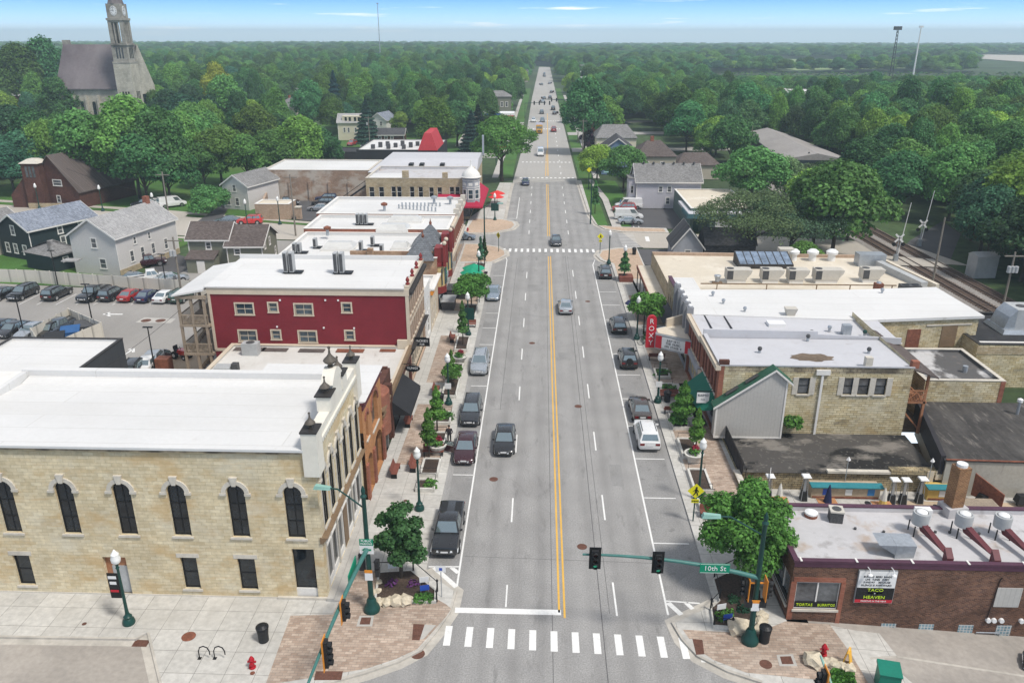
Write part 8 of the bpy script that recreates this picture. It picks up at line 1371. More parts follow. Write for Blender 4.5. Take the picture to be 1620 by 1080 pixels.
TP={'a':broadleaf('a',16,7.5,13000,.27,'leaf',1),'b':broadleaf('b',18,7.0,13000,.27,'leaf',2,lobes=13,flat=.95),'c':broadleaf('c',14,7.0,12000,.27,'leaf_bright',3,lobes=10),'d':broadleaf('d',15,6.5,11000,.26,'leaf_dark',4,lobes=12),'e':broadleaf('e',19,6.2,11000,.27,'leaf',5,lobes=14,flat=1.15,spread=.5),'w':willow(15,9.5,16000,.17,'leaf_willow',6),'k':conifer('k',18,4.2,4200,.42,'leaf_conifer',7),'y':broadleaf('y',10,4,4500,.24,'leaf_lime',8,lobes=8,flat=1.1),'g':broadleaf('g',17,7,8000,.26,'leaf_yellow',9),'s':broadleaf('s',12,5.5,5000,.19,'leaf_willow',10,lobes=9,lr=(.25,.4),flat=1.1),'m':broadleaf('m',6,2.8,1300,.26,'leaf_maroon',12,lobes=7,trunk=.1),'u':broadleaf('u',6,4.2,5000,.19,'leaf_bright',13,lobes=9,base=.02,trunk=.1,tname='shrub'),'o':broadleaf('o',15.5,8.0,14000,.25,'leaf_street',21,lobes=13,base=.3,flat=.6,trunk=.42),}
_tu=set()
def tree(k,x,y,h,r,label,group=None,z=0,rz=None):
 p=TP[k]
 if k in _tu:o=copytree(p)
 else:_tu.add(k);o=p
 hs={'a':(16,7.5),'b':(18,7),'c':(14,7),'d':(15,6.5),'e':(19,6.2),'w':(15,9.5),'k':(18,4.2),'y':(10,4),'g':(17,7),'s':(12,5.5),'m':(6,2.8),'u':(6,4.2),'o':(15.5,8)}[k]
 o.location=(x,y,z);o.rotation_euler=(0,0,random.random()*6.28 if rz is None else rz);o.scale=(r/hs[1],r/hs[1],h/hs[0]);o['label']=label
 if k in 'um':o['category']='shrub' if k=='u' else 'tree'
 if group:o['group']=group
 elif 'group' in o:del o['group']
 return o
TAKEN=[]
def T_(k,px,py,foot,r,label,group=None):
 x,y=G(px,foot);d=_f+_r*((px-810)/FPX)+_u*((540-py)/FPX);h=CAMP.z+d.z*y/d.y;x=CAMP.x+d.x*y/d.y
 TAKEN.append((x,y,r));return tree(k,x,y,h,r,label,group)
for a in(('b',18,68,190,12,'tall dark tree left of the church against the sky'),('e',62,56,186,11,'tallest tree just left of the church roof'),('b',195,150,314,9,'tall green maple, topmost of the big clump before the church'),('a',120,172,312,9,'broad green maple at the left of the clump behind the brick chapel'),('a',240,168,318,8.5,'green maple at the right of the clump before the church'),('b',165,188,306,8.5,'big green maple standing right behind the brick chapel roof'),('a',215,205,322,8,'leafy maple shading the chapel lawn'),('c',62,190,298,6,'yellowish green tree at the left of the maple clump'),('a',255,222,318,7,'lower dark green tree over the parked white van'),('c',340,202,292,7.5,'light green round tree left of the flat roofed pale house'),('a',385,212,292,6.5,'green tree between two round trees on the lawn'),('a',315,225,297,6,'green tree behind the shrub on the lawn'),('a',470,182,285,8.5,'big green tree on the lawn behind the old brick building'),('b',430,205,288,7,'green tree at the left of the big lawn tree'),('a',500,200,280,7,'green tree at the right edge of the lawn, by the black shop'),('c',400,165,246,7,'pale green tree below the tan house'),('u',328,293,338,5,'light green spreading shrub beside the white van'),('b',88,122,216,8,'dark round tree in front of the church nave'),('d',12,165,270,8,'very dark tree at the left edge of the picture'),('d',30,205,300,8,'dark tree behind the leaning utility pole'),('d',5,225,306,7,'dark low tree at the far left edge'),('d',285,148,236,8,'dark tree to the right of the church gable'),('d',262,140,226,7,'dark tree touching the church gable foot'),('g',338,97,196,7,'yellow topped tree standing out of the wood'),('a',352,118,216,9,'big tree just below the yellow topped tree'),('k',526,112,196,5,'tall dark spruce left of the cream house'),('k',578,158,226,5,'dark spruce in front of the cream house'),('k',756,166,236,5,'dark spruce left of the street tree'),('k',745,175,241,4.5,'second dark spruce beside the taller spruce'),('e',684,152,246,7.5,'tall bright green tree behind the red sign roof'),('b',722,160,232,8.5,'round green tree beyond the tall bright one'),('y',631,176,216,4,'small lime green tree by the white house'),('b',928,122,243,8.5,'tall green tree at the right of the far street'),('a',955,150,226,8,'green tree beside the hip roofed house'),('c',1230,240,13,7,'bright green tree right of the round one'),('s',1282,258,312,5,'sparse olive tree near the long shed end'),('k',1280,241,288,2.2,'narrow dark cypress before the long shed'),('d',1310,254,292,5.5,'dark low round tree at the shed corner'),('c',1400,202,290,6,'pale green tree at the end of the long shed')):T_(*a)
tree('o',-11.2,199,15.8,8.4,'wide spreading street tree standing on the left verge');tree('c',12.2,197,9.2,5.2,'low bushy street tree on the right verge');tree('c',17.6,186,10.5,5.6,'bushy bright street tree beside the lilac house')
tree('m',14.2,240,7,3.2,'dark maroon leaved tree by the right verge');tree('m',13.0,255,7,2.6,'smaller dark maroon tree farther up the right verge')
for k,x,y,h,r,lab in(('c',42.3,167.4,12.7,8,'bright green round tree behind the lime tree'),('s',49,167.6,11,5,'thin yellow green tree before the long shed'),('w',32,126.5,12.2,8.6,'feathery olive locust tree by the grey gabled house'),('w',38.6,126.8,11,8,'second feathery locust tree behind the cream roof'),('c',45.6,127.5,15.6,8.6,'big bright green tree by the railway'),('b',52.6,140,13,5.5,'green tree leaning over the railway'),('c',46,138,13,6.5,'lower bright tree beside the tracks'),('a',37.5,117,5.5,3.6,'low green tree behind the cream roof vents'),('d',69.5,116,12.5,6.6,'dark dense tree behind the grey railway cabinet'),('c',76,128,16.5,8.5,'yellow green tree on the wooded bank'),('d',69.3,104,11.5,6.4,'dark tree at the right edge by the transformers'),('a',79,113,16,8,'tall tree at the right edge above the tracks'),('d',74.5,141,12.5,6.2,'dark tree at the edge of the railway drive'),('a',86,128,16,8,'rounded crown in the wood above the railway drive'),('c',84,145,15,8,'bright tree in the wood beyond the crossing'),('a',69,160,13,7,'tree beside the railway crossing masts'),('c',93,119,16,9,'yellowish crown at the right edge of the wood'),('d',68,97,6,4,'low dark bush mass behind the transformer pole'),('b',66.5,172,14,7,'tall tree at the bend of the railway'),('a',78,157,15,7.5,'leafy tree behind the railway drive'),('b',94,137,16,8,'tall crown at the back of the right bank'),('d',69.2,125.5,12.5,5.6,'dark tree leaning over the relay cabinet'),('d',72,133,13,6.5,'dark tree where the railway drive bends')):TAKEN.append((x,y,r));tree(k,x,y,h,r,lab)
# ---- the woods: near trees singly, the rest as one mass
def blocked(x,y,r):
 if-13.5-r<x<13+r and y<330:return True
 if-9.5-r*.7<x<9.5+r*.7 and y<960:return True
 if x<0 and y<158 and x>-62:return True
 if x<0 and y<136:return True
 if x<-12 and y<170 and x>-175:return True
 if-86<x<-12 and y<283:return True
 if-140<x<-86 and 285<y<362:return True
 if x>0 and y<122:return x<66+r
 if 12<x<44 and y<330 and x<44-(y-190)*.03:return True
 if 40<x<67+r and y<175:return True
 if x<100 and y<150:return x>0
 if-232<x<-150 and 262<y<315:return True
 if-178<x<-112 and 222<y<290:return True
 if-175<x<-60 and y<200:return x>-135
 for q in CLEAR:
  if q[0]-r*.7<x<q[1]+r*.7 and q[2]-q[4]<y<q[3]+r*.5:return True
 return any((x-a)**2+(y-b)**2<(c*.8+r*.5)**2 for a,b,c in TAKEN)
near,far=[],[]
def fld(a):
 return[G(*p)for p in a]
FIELD=fld([(1110,96),(1240,93),(1440,95),(1505,101),(1445,109),(1260,113),(1205,106)])
def inpoly(x,y,p):
 c=False
 for i in range(len(p)):
  (a,b),(d,e)=p[i],p[i-1]
  if(b>y)!=(e>y)and x<(d-a)*(y-b)/(e-b)+a:c=not c
 return c
cells=[]
yy=95.0
while yy<5200:
 st=8.6 if yy<420 else(10 if yy<800 else 12+(yy-800)*.016);half=(yy+13)*.665+22;xx=-half-30
 while xx<half:cells.append((xx+random.uniform(-.42,.42)*st,yy+random.uniform(-.42,.42)*st,st));xx+=st
 yy+=st*.92
for x,y,st in cells:
 r=st*random.uniform(.42,.80);h=random.uniform(9.5,17.5)if y<900 else random.uniform(11,17)*(1+min(.25,(y-900)*.0001))
 if x>20 and y>300:h*=.80
 ax_=x/max(y,1)
 if ax_>.19 and 440<y<800:h=min(h,max(1.5,(34-34*y/750)*.8));r=min(r,h*.9)
 if ax_>.50 and 800<y<1500:continue
 if blocked(x,y,r)or inpoly(x,y,FIELD):continue
 (near if y<330 else far).append((x,y,h,min(r,14)))
near.sort(key=lambda q:q[1]);far+=near[235:];near=near[:235]
WL,WR='trees of the wood left of the street','trees of the wood right of the street'
for x,y,h,r in near:
 k=random.choice('abcdeacbce' if x<0 else 'abceacacbe');k='k' if random.random()<.04 else k
 if k=='k':r*=.6
 tree(k,x,y,h,r*1.12,'green tree in the unbroken wood left of the street' if x<0 else 'green tree in the unbroken wood right of the street',WL if x<0 else WR)
def wood(pts):
 me=bpy.data.meshes.new('far_wood');me.vertices.add(len(pts));me.vertices.foreach_set('co',np.array([(x,y,gz(y))for x,y,h,r in pts],np.float32).ravel())
 for nm,tp,vals in(('k','INT',[int(v)for v in rng.integers(0,5,len(pts))]),('s','FLOAT_VECTOR',np.array([(r/7*1.1,r/7*1.1,h/15)for x,y,h,r in pts],np.float32).ravel()),('a','FLOAT',rng.random(len(pts)).astype(np.float32)*6.28)):
  at=me.attributes.new(nm,tp,'POINT');at.data.foreach_set('vector' if tp=='FLOAT_VECTOR' else 'value',vals)
 o=bpy.data.objects.new('far_wood',me);COL.objects.link(o);o['kind']='stuff';o['label']='green woods reaching to the horizon'
 ng=bpy.data.node_groups.new('far_wood','GeometryNodeTree');ng.interface.new_socket('Geometry',in_out='INPUT',socket_type='NodeSocketGeometry');ng.interface.new_socket('Geometry',in_out='OUTPUT',socket_type='NodeSocketGeometry')
 gi=ng.nodes.new('NodeGroupInput');go=ng.nodes.new('NodeGroupOutput');jn=ng.nodes.new('GeometryNodeJoinGeometry');ln=ng.links.new
 def attr(nm,tp):a=ng.nodes.new('GeometryNodeInputNamedAttribute');a.data_type=tp;a.inputs[0].default_value=nm;return a.outputs[0]
 ks,ss,aa=attr('k','INT'),attr('s','FLOAT_VECTOR'),attr('a','FLOAT');cx=ng.nodes.new('ShaderNodeCombineXYZ');ln(aa,cx.inputs[2])
 for i,crown in enumerate(FARC):
  c=ng.nodes.new('FunctionNodeCompare');c.data_type='INT';c.operation='EQUAL';ln(ks,c.inputs[2]);c.inputs[3].default_value=i
  oi=ng.nodes.new('GeometryNodeObjectInfo');oi.inputs['Object'].default_value=crown;oi.inputs['As Instance'].default_value=True
  ip=ng.nodes.new('GeometryNodeInstanceOnPoints');ln(gi.outputs[0],ip.inputs['Points']);ln(c.outputs[0],ip.inputs['Selection']);ln(oi.outputs['Geometry'],ip.inputs['Instance']);ln(cx.outputs[0],ip.inputs['Rotation']);ln(ss,ip.inputs['Scale']);ln(ip.outputs[0],jn.inputs[0])
 ln(jn.outputs[0],go.inputs[0]);md=o.modifiers.new('wood','NODES');md.node_group=ng
FARC=[[c for c in TP[k].children if c.name.startswith('crown')][0]for k in 'abcde']
wood(far);print('trees near',len(near),'far',len(far))
# ==== street furniture, signals, planters, people
DEF['lens_dark']=lambda:surf('lens_dark',(.05,.012,.010),.1,5,9,.05,rough=.2,mode='O')
DEF['teal_light']=lambda:surf('teal_light',(.24,.42,.36),.06,2,6,.05,rough=.4,mode='O')
DEF['sandwich']=lambda:surf('sandwich',(.80,.42,.02),.05,2,6,.05,rough=.5)
DEF['bin_blue']=lambda:surf('bin_blue',(.03,.10,.25),.1,1,5,.1)
ZP=.137
def lamp(h=4.6):
 o=thing('street_lamp','x','street lamp');MB().lathe((0,0,0),[(0,.36),(.1,.38),(.3,.34),(.42,.24),(.55,.26),(.62,.18),(.75,.13)],14).build('base','green_metal',o,smooth=40);MB().lathe((0,0,0),[(.75,.12),(1.1,.10),(h-.6,.075),(h-.5,.12),(h-.42,.075),(h-.25,.1),(h-.15,.2)],12).build('post','green_metal',o,smooth=40);MB().lathe((0,0,h-.15),[(0,.19),(.12,.27),(.35,.29),(.55,.22),(.62,.24),(.78,.12),(.95,.02)],14).build('globe','globe',o,smooth=50);return o
LP=lamp();first=True;ex_=[]
LAMPS=[((205,988),'green lamp post with black and white banner in front of the limestone block','b'),((664,808),'green globe lamp post beside the nearest left planter',0),((710,641),'green globe lamp post next to the left litter bin','s'),((741,531),'green globe lamp post with dark banner by the big left street tree','b2'),((758,455),'green globe lamp post rising from the green umbrellas',0),((1040,638),'green globe lamp post with white notice next to the right litter bin','s'),((1007,538),'green globe lamp post before the young right tree opposite the theatre',0),((1104,792),'globe lamp post with hanging bracket at the right brick footpath',0),((987,445),'dark globe lamp post beside the wooden planter on the right',0),((963,418),'green post with no globe at the far right corner',0),((783,349),'green lamp post with banner by the red awning','b2'),((163,334),'globe lamp post on the lawn by the parked white SUV',0),((746-500,348),'globe lamp post on the verge of the left side street',0),((392,360),'globe lamp post behind the olive house, by the red car',0),((443,355),'globe lamp post by the garden wall gate',0),((63,331),'globe lamp post before the brick chapel tower',0)]
for(p,lab,ex)in LAMPS:
 o=LP if first else copytree(LP);first=False;x,y=G(*p);o.location=(x,y,ZP if p[1]>390 else .02);o['label']=lab;o['group']='globe lamp posts'
 ex_.append((o,ex))
for o,ex in ex_:
 def add(mb,nm,mt):q=mb.build(nm,mt,None);q.parent=o;return q
 if ex=='b':add(MB().box(-.75,-.1,-.02,.02,1.9,3.7),'banner','sign_black');add(MB().box(-.7,-.2,-.04,-.022,3.3,3.5),'banner_print','sign_white');add(MB().box(-.65,-.25,-.04,-.022,2.9,3.1),'banner_print','sign_white');add(MB().box(-.7,-.2,-.045,-.022,2.35,2.5),'banner_stripe','sign_red')
 elif ex=='b2':add(MB().box(-.75,.75,-.03,.03,1.9,3.4),'banner','green_metal')
 elif ex=='s':add(MB().box(-.3,.3,-.16,-.13,1.7,2.3),'notice','sign_white')
 # traffic signals
def head(o,T,n=3,back=True,shade=True,mat='black_plastic',edge=None):
 h=.36*n+.1
 if back:MB(T).box(-.34,.34,-.02,.02,-h/2-.14,h/2+.14).build('backplate',edge or 'black_metal',o)
 q=MB(T).box(-.19,.19,-.2,-.021,-h/2,h/2).build('signal_head',mat,o)
 for k in range(n):z=h/2-.23-.36*k;MB(T).lathe((0,-.2,z),[(-.20,.155),(.0,.15)],10,axis='Y',cap=False).build('visor','black_plastic',q);MB(T).lathe((0,-.21,z),[(-.01,.13),(0,.13)],10,axis='Y').build('lens','lamp_green' if(shade and k==n-1)else 'lens_dark',q)
 return q
def signal(x,y,tip,zt,lab,heads,sign,lum):
 o=thing('traffic_signal',lab,'traffic light',(x,y,ZP));MB(FT(x,y,0,ZP)).lathe((0,0,0),[(0,.5),(.15,.52),(.35,.46),(.5,.34),(.8,.3),(.95,.22)],16).build('base','green_metal',o,smooth=40);MB(FT(x,y,0,ZP)).lathe((0,0,0),[(.95,.17),(5,.15),(8.1,.13),(8.3,.2),(8.45,.1),(8.7,.14),(9.0,.03)],12).build('pole','green_metal',o,smooth=40)
 d=Vector((tip[0]-x,tip[1]-y));u=d.normalized();n=9;a=[(x+d.x*t,y+d.y*t,4.75+(zt-4.75)*(1-(1-t)**2.2))for t in[k/n for k in range(n+1)]];MB().tube(a,[.15-.085*k/n for k in range(n+1)],10).build('mast_arm','teal_metal',o,smooth=60)
 e=(x+lum[0],y+lum[1],8.75);MB().tube([(x,y,7.6),(x+lum[0]*.45,y+lum[1]*.45,8.3),(x+lum[0]*.75,y+lum[1]*.75,8.75),e],.05,6).build('lamp_arm','green_metal',o);A=math.degrees(math.atan2(lum[1],lum[0]));MB(FT(*e[:2],A,e[2])).hexa([(-.1,-.16,-.05),(.95,-.2,-.08),(.95,.2,-.08),(-.1,.16,-.05),(-.1,-.1,.1),(.85,-.14,.16),(.85,.14,.16),(-.1,.1,.1)]).build('lamp_head','teal_light',o)
 for t,ang,nn,col in heads:
  k=min(n,max(0,t));p=Vector(a[0]).lerp(Vector(a[n]),t);z=4.75+(zt-4.75)*(1-(1-t)**2.2);T=FT(x+d.x*t,y+d.y*t,ang,z-.12)@Matrix.Translation((0,-.16,0));head(o,T,nn,edge=col)
 T=FT(x+d.x*sign[0],y+d.y*sign[0],sign[1],4.75+(zt-4.75)*(1-(1-sign[0])**2.2)+.08)@Matrix.Translation((0,-.2,0));q=MB(T).box(-sign[3],sign[3],-.02,.02,-.32,.32).build('street_sign','sign_green',o);text(q,sign[2],T@Matrix.Translation((0,-.03,0)),.44,'sign_white');MB(T).box(-sign[3]+.03,sign[3]-.03,-.024,-.021,-.3,-.275).box(-sign[3]+.03,sign[3]-.03,-.024,-.021,.275,.3).build('border','sign_white',q)
 return o
SR=signal(11.15,38.65,(1.0,38.65),6.1,'green signal pole at the near right corner with an arm over the street',[(.93,0,3,None),(.575,0,3,None)],(.255,0,'10th St',.85),(-2.6,.1))
tl=G(470,1100,5.9);sl=lambda px,py:None
SL=signal(-11.95,40.65,(-12.2,27.6),5.9,'green signal pole at the near left corner with an arm over 10th Street',[(.50,90,3,'signal_orange'),(.76,90,4,'signal_orange')],(.22,-90,'Main St',.95),(-2.1,.3))
for o,x,y,a in((SR,11.15,38.65,0),(SL,-11.95,40.65,1)):
 T=FT(x,y,0,0)
 q=MB(T).box(-.24,.24,-.2,-.17,2.55,3.1).build('notice','sign_white',o);MB(T).box(-.24,.24,-.21,-.171,3.1,3.3).build('notice_head','signal_orange',q)
 if not a:
  for s in(-.5,.5):head(o,FT(x+s,y,90 if s>0 else-90,4.0),3,True,False,edge='signal_orange');MB(T).box(min(0,s),max(0,s),-.04,.04,4.35,4.42).build('bracket','signal_orange',o)
  for s in(-.4,.4):MB(FT(x+s,y,0,3.0)).box(-.2,.2,-.22,.1,-.2,.25).build('pedestrian_signal','black_plastic',o)
 else:
  q=MB(T@Matrix.Translation((0,0,5.0))).box(-.42,.42,-.2,-.17,.1,.55).build('parking_sign','sign_green',o);MB(T@Matrix.Translation((0,0,5.0))).box(-.42,.42,-.2,-.17,-.5,.095).build('arrow_panel','sign_white',o);text(q,'PUBLIC',T@Matrix.Translation((0,-.21,5.43)),.2,'sign_white');text(q,'PARKING',T@Matrix.Translation((0,-.21,5.22)),.17,'sign_white');MB(T@Matrix.Translation((0,-.215,4.8))).hexa([(-.1,0,-.06),(.28,0,-.06),(.28,.01,-.06),(-.1,.01,-.06),(-.1,0,.06),(.28,0,.06),(.28,.01,.06),(-.1,.01,.06)]).poly([(-.3,0,0),(-.08,0,-.17),(-.08,0,.17)]).build('arrow','sign_green',q)
  head(o,FT(x-.45,y+.1,180,3.6),3,False,False);MB(FT(x+.4,y,90,3.6)).box(-.2,.2,-.25,0,-.2,.3).box(-.2,.2,-.25,0,-.8,-.3).build('pedestrian_signal','black_plastic',o)
o=thing('traffic_signal','end of another signal arm with black heads at the bottom right edge','traffic light',(11.9,20,0));MB().tube([(11.9,20,5.2),(12.0,27,5.75),(12.16,31.2,5.9)],[.12,.08,.06],8).build('mast_arm','teal_light',o);head(o,FT(11.9,29.7,-90,5.6),4,True,False,edge='signal_orange');MB().cyl(11.9,20,.1,8,.16,n=10).build('pole','green_metal',o)
# pedestrian crossing signs
def pedsign(x,y,lab,z,second=True,flip=0,s=.62):
 o=thing('crossing_sign',lab,'road sign',(x,y,ZP));MB().cyl(x,y,ZP,z+.4,.05,n=8).build('post','green_metal',o);T=FT(x,y,flip,z)@Matrix.Translation((0,-.08,0));q=MB(T).poly([(0,0,-s),(s,0,0),(0,0,s),(-s,0,0)]).poly([(0,.02,-s),(-s,.02,0),(0,.02,s),(s,.02,0)]).build('panel','sign_yellow',o)
 k=s/.62;mb=MB(T@Matrix.Scale(k,4));mb.lathe((.03,-.015,.29),[(-.01,.075),(0,.075)],10,axis='Y');L_=lambda pts,w_:[mb.hexa([(a[0]-w_,-.022,a[1]),(a[0]+w_,-.022,a[1]),(a[0]+w_,-.006,a[1]),(a[0]-w_,-.006,a[1]),(b[0]-w_,-.022,b[1]),(b[0]+w_,-.022,b[1]),(b[0]+w_,-.006,b[1]),(b[0]-w_,-.006,b[1])])for a,b in zip(pts,pts[1:])]
 L_([(0,-.05),(.02,.2)],.07);L_([(.14,-.36),(.1,-.18),(.02,-.02)],.045);L_([(-.18,-.36),(-.06,-.2),(-.02,-.02)],.045);L_([(.2,-.06),(.13,.05),(.05,.17)],.032);L_([(-.2,-.02),(-.12,.04),(-.02,.17)],.032);mb.build('walking_figure','black_metal',q)
 if second:p=MB(T).box(-s*.45,s*.45,-.01,.01,-s-.38,-s-.06).build('plate','sign_yellow',o);text(p,'AHEAD',T@Matrix.Translation((0,-.02,-s-.22)),.17,'black_metal')
 return o
pedsign(*G(1096,826),'yellow walking figure sign on the right pavement near us',2.75);pedsign(*G(949,402),'yellow walking figure sign at the far right corner',3.0,s=.55);pedsign(*G(789,399),'tilted yellow walking figure sign at the far left corner',2.9,False,-50,s=.55)
t=thing('warning_sign','plain yellow diamond sign on a pole by the right street trees','road sign',(*G(931,300),0));x,y=G(931,300);MB().cyl(x,y,0,5.6,.09,n=8).build('post','green_metal',t);MB(FT(x,y-.12,0,4.6)).poly([(0,0,-.6),(.6,0,0),(0,0,.6),(-.6,0,0)]).build('panel','sign_yellow',t)
for p,lab,h in(((767,413),'tall green lamp pole with curved arm at the far left corner',9.0),((934,355),'tall dark lamp pole on the right lawn',9.6),((785,262),'tall grey lamp pole with curved arm by the street tree',9)):x,y=G(*p);t=thing('tall_lamp',lab,'street lamp',(x,y,.1));MB().cyl(x,y,.1,h,.14,.09,n=8).build('pole','green_metal',t);MB().tube([(x,y,h-.5),(x+1,y-.2,h+.3),(x+2.2,y-.3,h+.4)],.05,5).build('arm','green_metal',t);MB().box(x+2.1,x+3,y-.5,y-.15,h+.3,h+.48).build('lamp_head','teal_light',t)
x,y=G(678,921);x,y=G(699,946);t=thing('parking_notice','white and blue parking notice on a slim pole at the hatched bay','sign',(x,y,ZP));MB().cyl(x,y,ZP,2.6,.03,n=6).build('post','galv',t);q=MB(FT(x,y,0,2.3)).box(-.32,.32,-.05,-.035,-.22,.25).build('panel','sign_white',t);MB(FT(x,y,0,2.3)).box(-.1,.1,-.06,-.051,-.1,.1).build('emblem','sign_blue',q)
# litter bins, hydrants, cycle hoops
def place(fn,pts,group):
 o=None
 for p,lab in pts:o2=fn()if o is None else copytree(o);o=o or o2;x,y=G(*p);o2.location=(x,y,ZP if p[1]>390 else .05);o2['label']=lab;o2['group']=group
def bin_():
 o=thing('litter_bin','x','litter bin');MB().lathe((0,0,0),[(0,.26),(.05,.3),(.5,.31),(.92,.36),(.96,.34)],16).build('body','black_plastic',o);MB().lathe((0,0,.97),[(0,.38),(.1,.38),(.24,.2),(.25,.02)],16).build('lid','black_metal',o);return o
place(bin_,(((418,1016),'black litter bin on the plaza in front of the limestone block'),((697,641),'black litter bin beside the left lamp post'),((1055,637),'black litter bin on the right pavement by the taupe saloon'),((1208,1017),'black litter bin by the near right signal pole'),((1003,404),'black litter bin at the far right corner')),'black litter bins')
def hyd():
 o=thing('fire_hydrant','x','fire hydrant');MB().lathe((0,0,0),[(0,.2),(.06,.2),(.08,.13),(.5,.13),(.52,.17),(.58,.17),(.72,.1),(.8,.04)],12).build('barrel','hydrant_red',o,smooth=40);MB().lathe((0,0,.42),[(-.24,.07),(.24,.07)],10,axis='X').lathe((0,0,.36),[(-.24,.09),(0,.09)],10,axis='Y').build('nozzle','hydrant_red',o);return o
place(hyd,(((400,1058),'red fire hydrant on the plaza at the bottom left'),((1302,1038),'red fire hydrant by the boulders at the bottom right'),((740,367),'small red fire hydrant across the left side street')),'red fire hydrants')
def hoop():o=thing('cycle_hoop','x','bike rack');MB().tube([(-.32,0,0),(-.32,0,.55),(-.22,0,.8),(0,0,.9),(.22,0,.8),(.32,0,.55),(.32,0,.3)],.035,6).build('hoop','black_metal',o);MB().box(-.42,-.22,-.1,.1,0,.02).build('foot_plate','black_metal',o);return o
place(hoop,(((325,1044),'left one of the two black cycle hoops on the plaza'),((349,1044),'right one of the two black cycle hoops on the plaza')),'cycle hoops')
x,y=G(1017,546);t=thing('cycle_rack','pair of round iron cycle rings near the theatre sign','bike rack',(x,y,ZP))
for k in(-.25,.25):MB(FT(x+k,y+k,15,ZP+.52)).tube([(.52*math.cos(a*.5236),0,.52*math.sin(a*.5236))for a in range(13)],.03,5).build('ring','black_metal',t)
# benches
def bench():
 o=thing('bench','x','bench');MB().box(-.9,.9,-.25,.22,.42,.47).build('seat','bench_wood',o);MB().hexa([(-.9,.2,.5),(.9,.2,.5),(.9,.24,.5),(-.9,.24,.5),(-.9,.32,.9),(.9,.32,.9),(.9,.36,.9),(-.9,.36,.9)]).build('backrest','bench_wood',o)
 for s in(-.8,.8):MB().box(s-.03,s+.03,-.22,.26,0,.42).build('leg','black_metal',o)
 return o
BN=bench();fb_=[True]
def benchat(x,y,rz,lab):o=BN if fb_[0]else copytree(BN);fb_[0]=False;o.location=(x,y,ZP);o.rotation_euler=(0,0,R(rz));o['label']=lab;o['group']='wooden benches'
# ---- planters: low stone kerbs round beds, iron hoop rails, little trees
def planter(x0,x1,y0,y1,lab,soil='mulch',rail=True,h=.32):
 o=thing('planter',lab,'planter',((x0+x1)/2,(y0+y1)/2,ZP));mb=MB();w_=.18;z=ZP
 mb.box(x0,x1,y0,y0+w_,z,z+h);mb.box(x0,x1,y1-w_,y1,z,z+h);mb.box(x0,x0+w_,y0+w_,y1-w_,z,z+h);mb.box(x1-w_,x1,y0+w_,y1-w_,z,z+h);mb.build('curb','planter_stone',o);MB().poly([(x0+w_,y0+w_,z+h*.7),(x1-w_,y0+w_,z+h*.7),(x1-w_,y1-w_,z+h*.7),(x0+w_,y1-w_,z+h*.7)]).build('soil',soil,o)
 if rail:
  for yy in(y0+.1,y1-.1):MB().tube([(x0+.1,yy,z+h),(x0+.1,yy,z+h+.5),(x1-.1,yy,z+h+.5),(x1-.1,yy,z+h)],.03,5).build('rail','black_metal',o)
 return o
def plant(name,lab,x,y,h,r,n,leaf,mat,shape='c',group=None,z=ZP+.2):
 o=thing(name,lab,'tree' if 'tree' in name else 'plant',(x,y,z));q=rng.random(n)
 if shape=='c':f=q**.75;zz=h*(.3+.7*(1-f))if 'tree' in name else h*(.05+.95*(1-f));rr=r*(f**.7)*(.8+.25*np.sin(zz*7))*rng.random(n)**.35;a=rng.random(n)*6.283;P=np.stack([rr*np.cos(a),rr*np.sin(a),zz],1);N=np.stack([np.cos(a),np.sin(a),np.full(n,.5)],1)+rng.normal(size=(n,3))*.5
 else:P,N=crown_pts([(0,0,h-r*.75,r*.75,.8)]+[(r*.5*math.cos(k*1.9),r*.5*math.sin(k*1.9),h-r*(.55+.16*k),r*.55,.75)for k in range(5)],n,.45)
 leaves('crown' if 'tree' in name else 'foliage',P,N,leaf,mat,o)
 if 'tree' in name:MB().tube([(x,y,z-.1),(x,y,z+h*.7)],[.07+r*.02,.02],6).build('trunk','bark',o)
 return o
PL=[]
def left(y,d,lab,tr=None):PL.append(planter(-11.3,-9.75,y,y+d,lab));
for k,(y0,y1)in enumerate(((54.6,56.2),(56.9,59.6),(61.4,64.4),(66.2,68.6))):left(y0,y1-y0,'stone kerbed planter '+('with low hedge nearest the corner on the left','with bare mulch below the maroon sedan','beside the maroon sedan with a small tree','by the charcoal SUV with a small tree')[k])
for k,(y0,y1)in enumerate(((72.0,76.5),(78.4,80.6),(84.5,89.0))):left(y0,y1-y0,'stone kerbed planter '+('with bushes behind the left lamp post','of bare stone with a big flower bowl','with a narrow tree beyond the silver SUV')[k])
planter(-11.6,-9.7,95.5,101,'big planter under the spreading left street tree');planter(-11.6,-9.9,117.5,121.5,'planter with narrow trees at the far left corner')
for k,(y0,y1)in enumerate(((52.6,54.6),(55.2,58.6),(60.6,64.0),(66.0,69.0),(73.2,76.0),(77.6,80.0),(87.6,91.5))):planter(10.75,12.3,y0,y1,'stone kerbed planter on the right '+('behind the yellow crossing sign','with mulch bed by the narrow tree','below the conical tree','with the conical tree by the white SUV','with low green hedge by the bench','with clipped hedge opposite the theatre','with dark bushes under the young tree')[k])
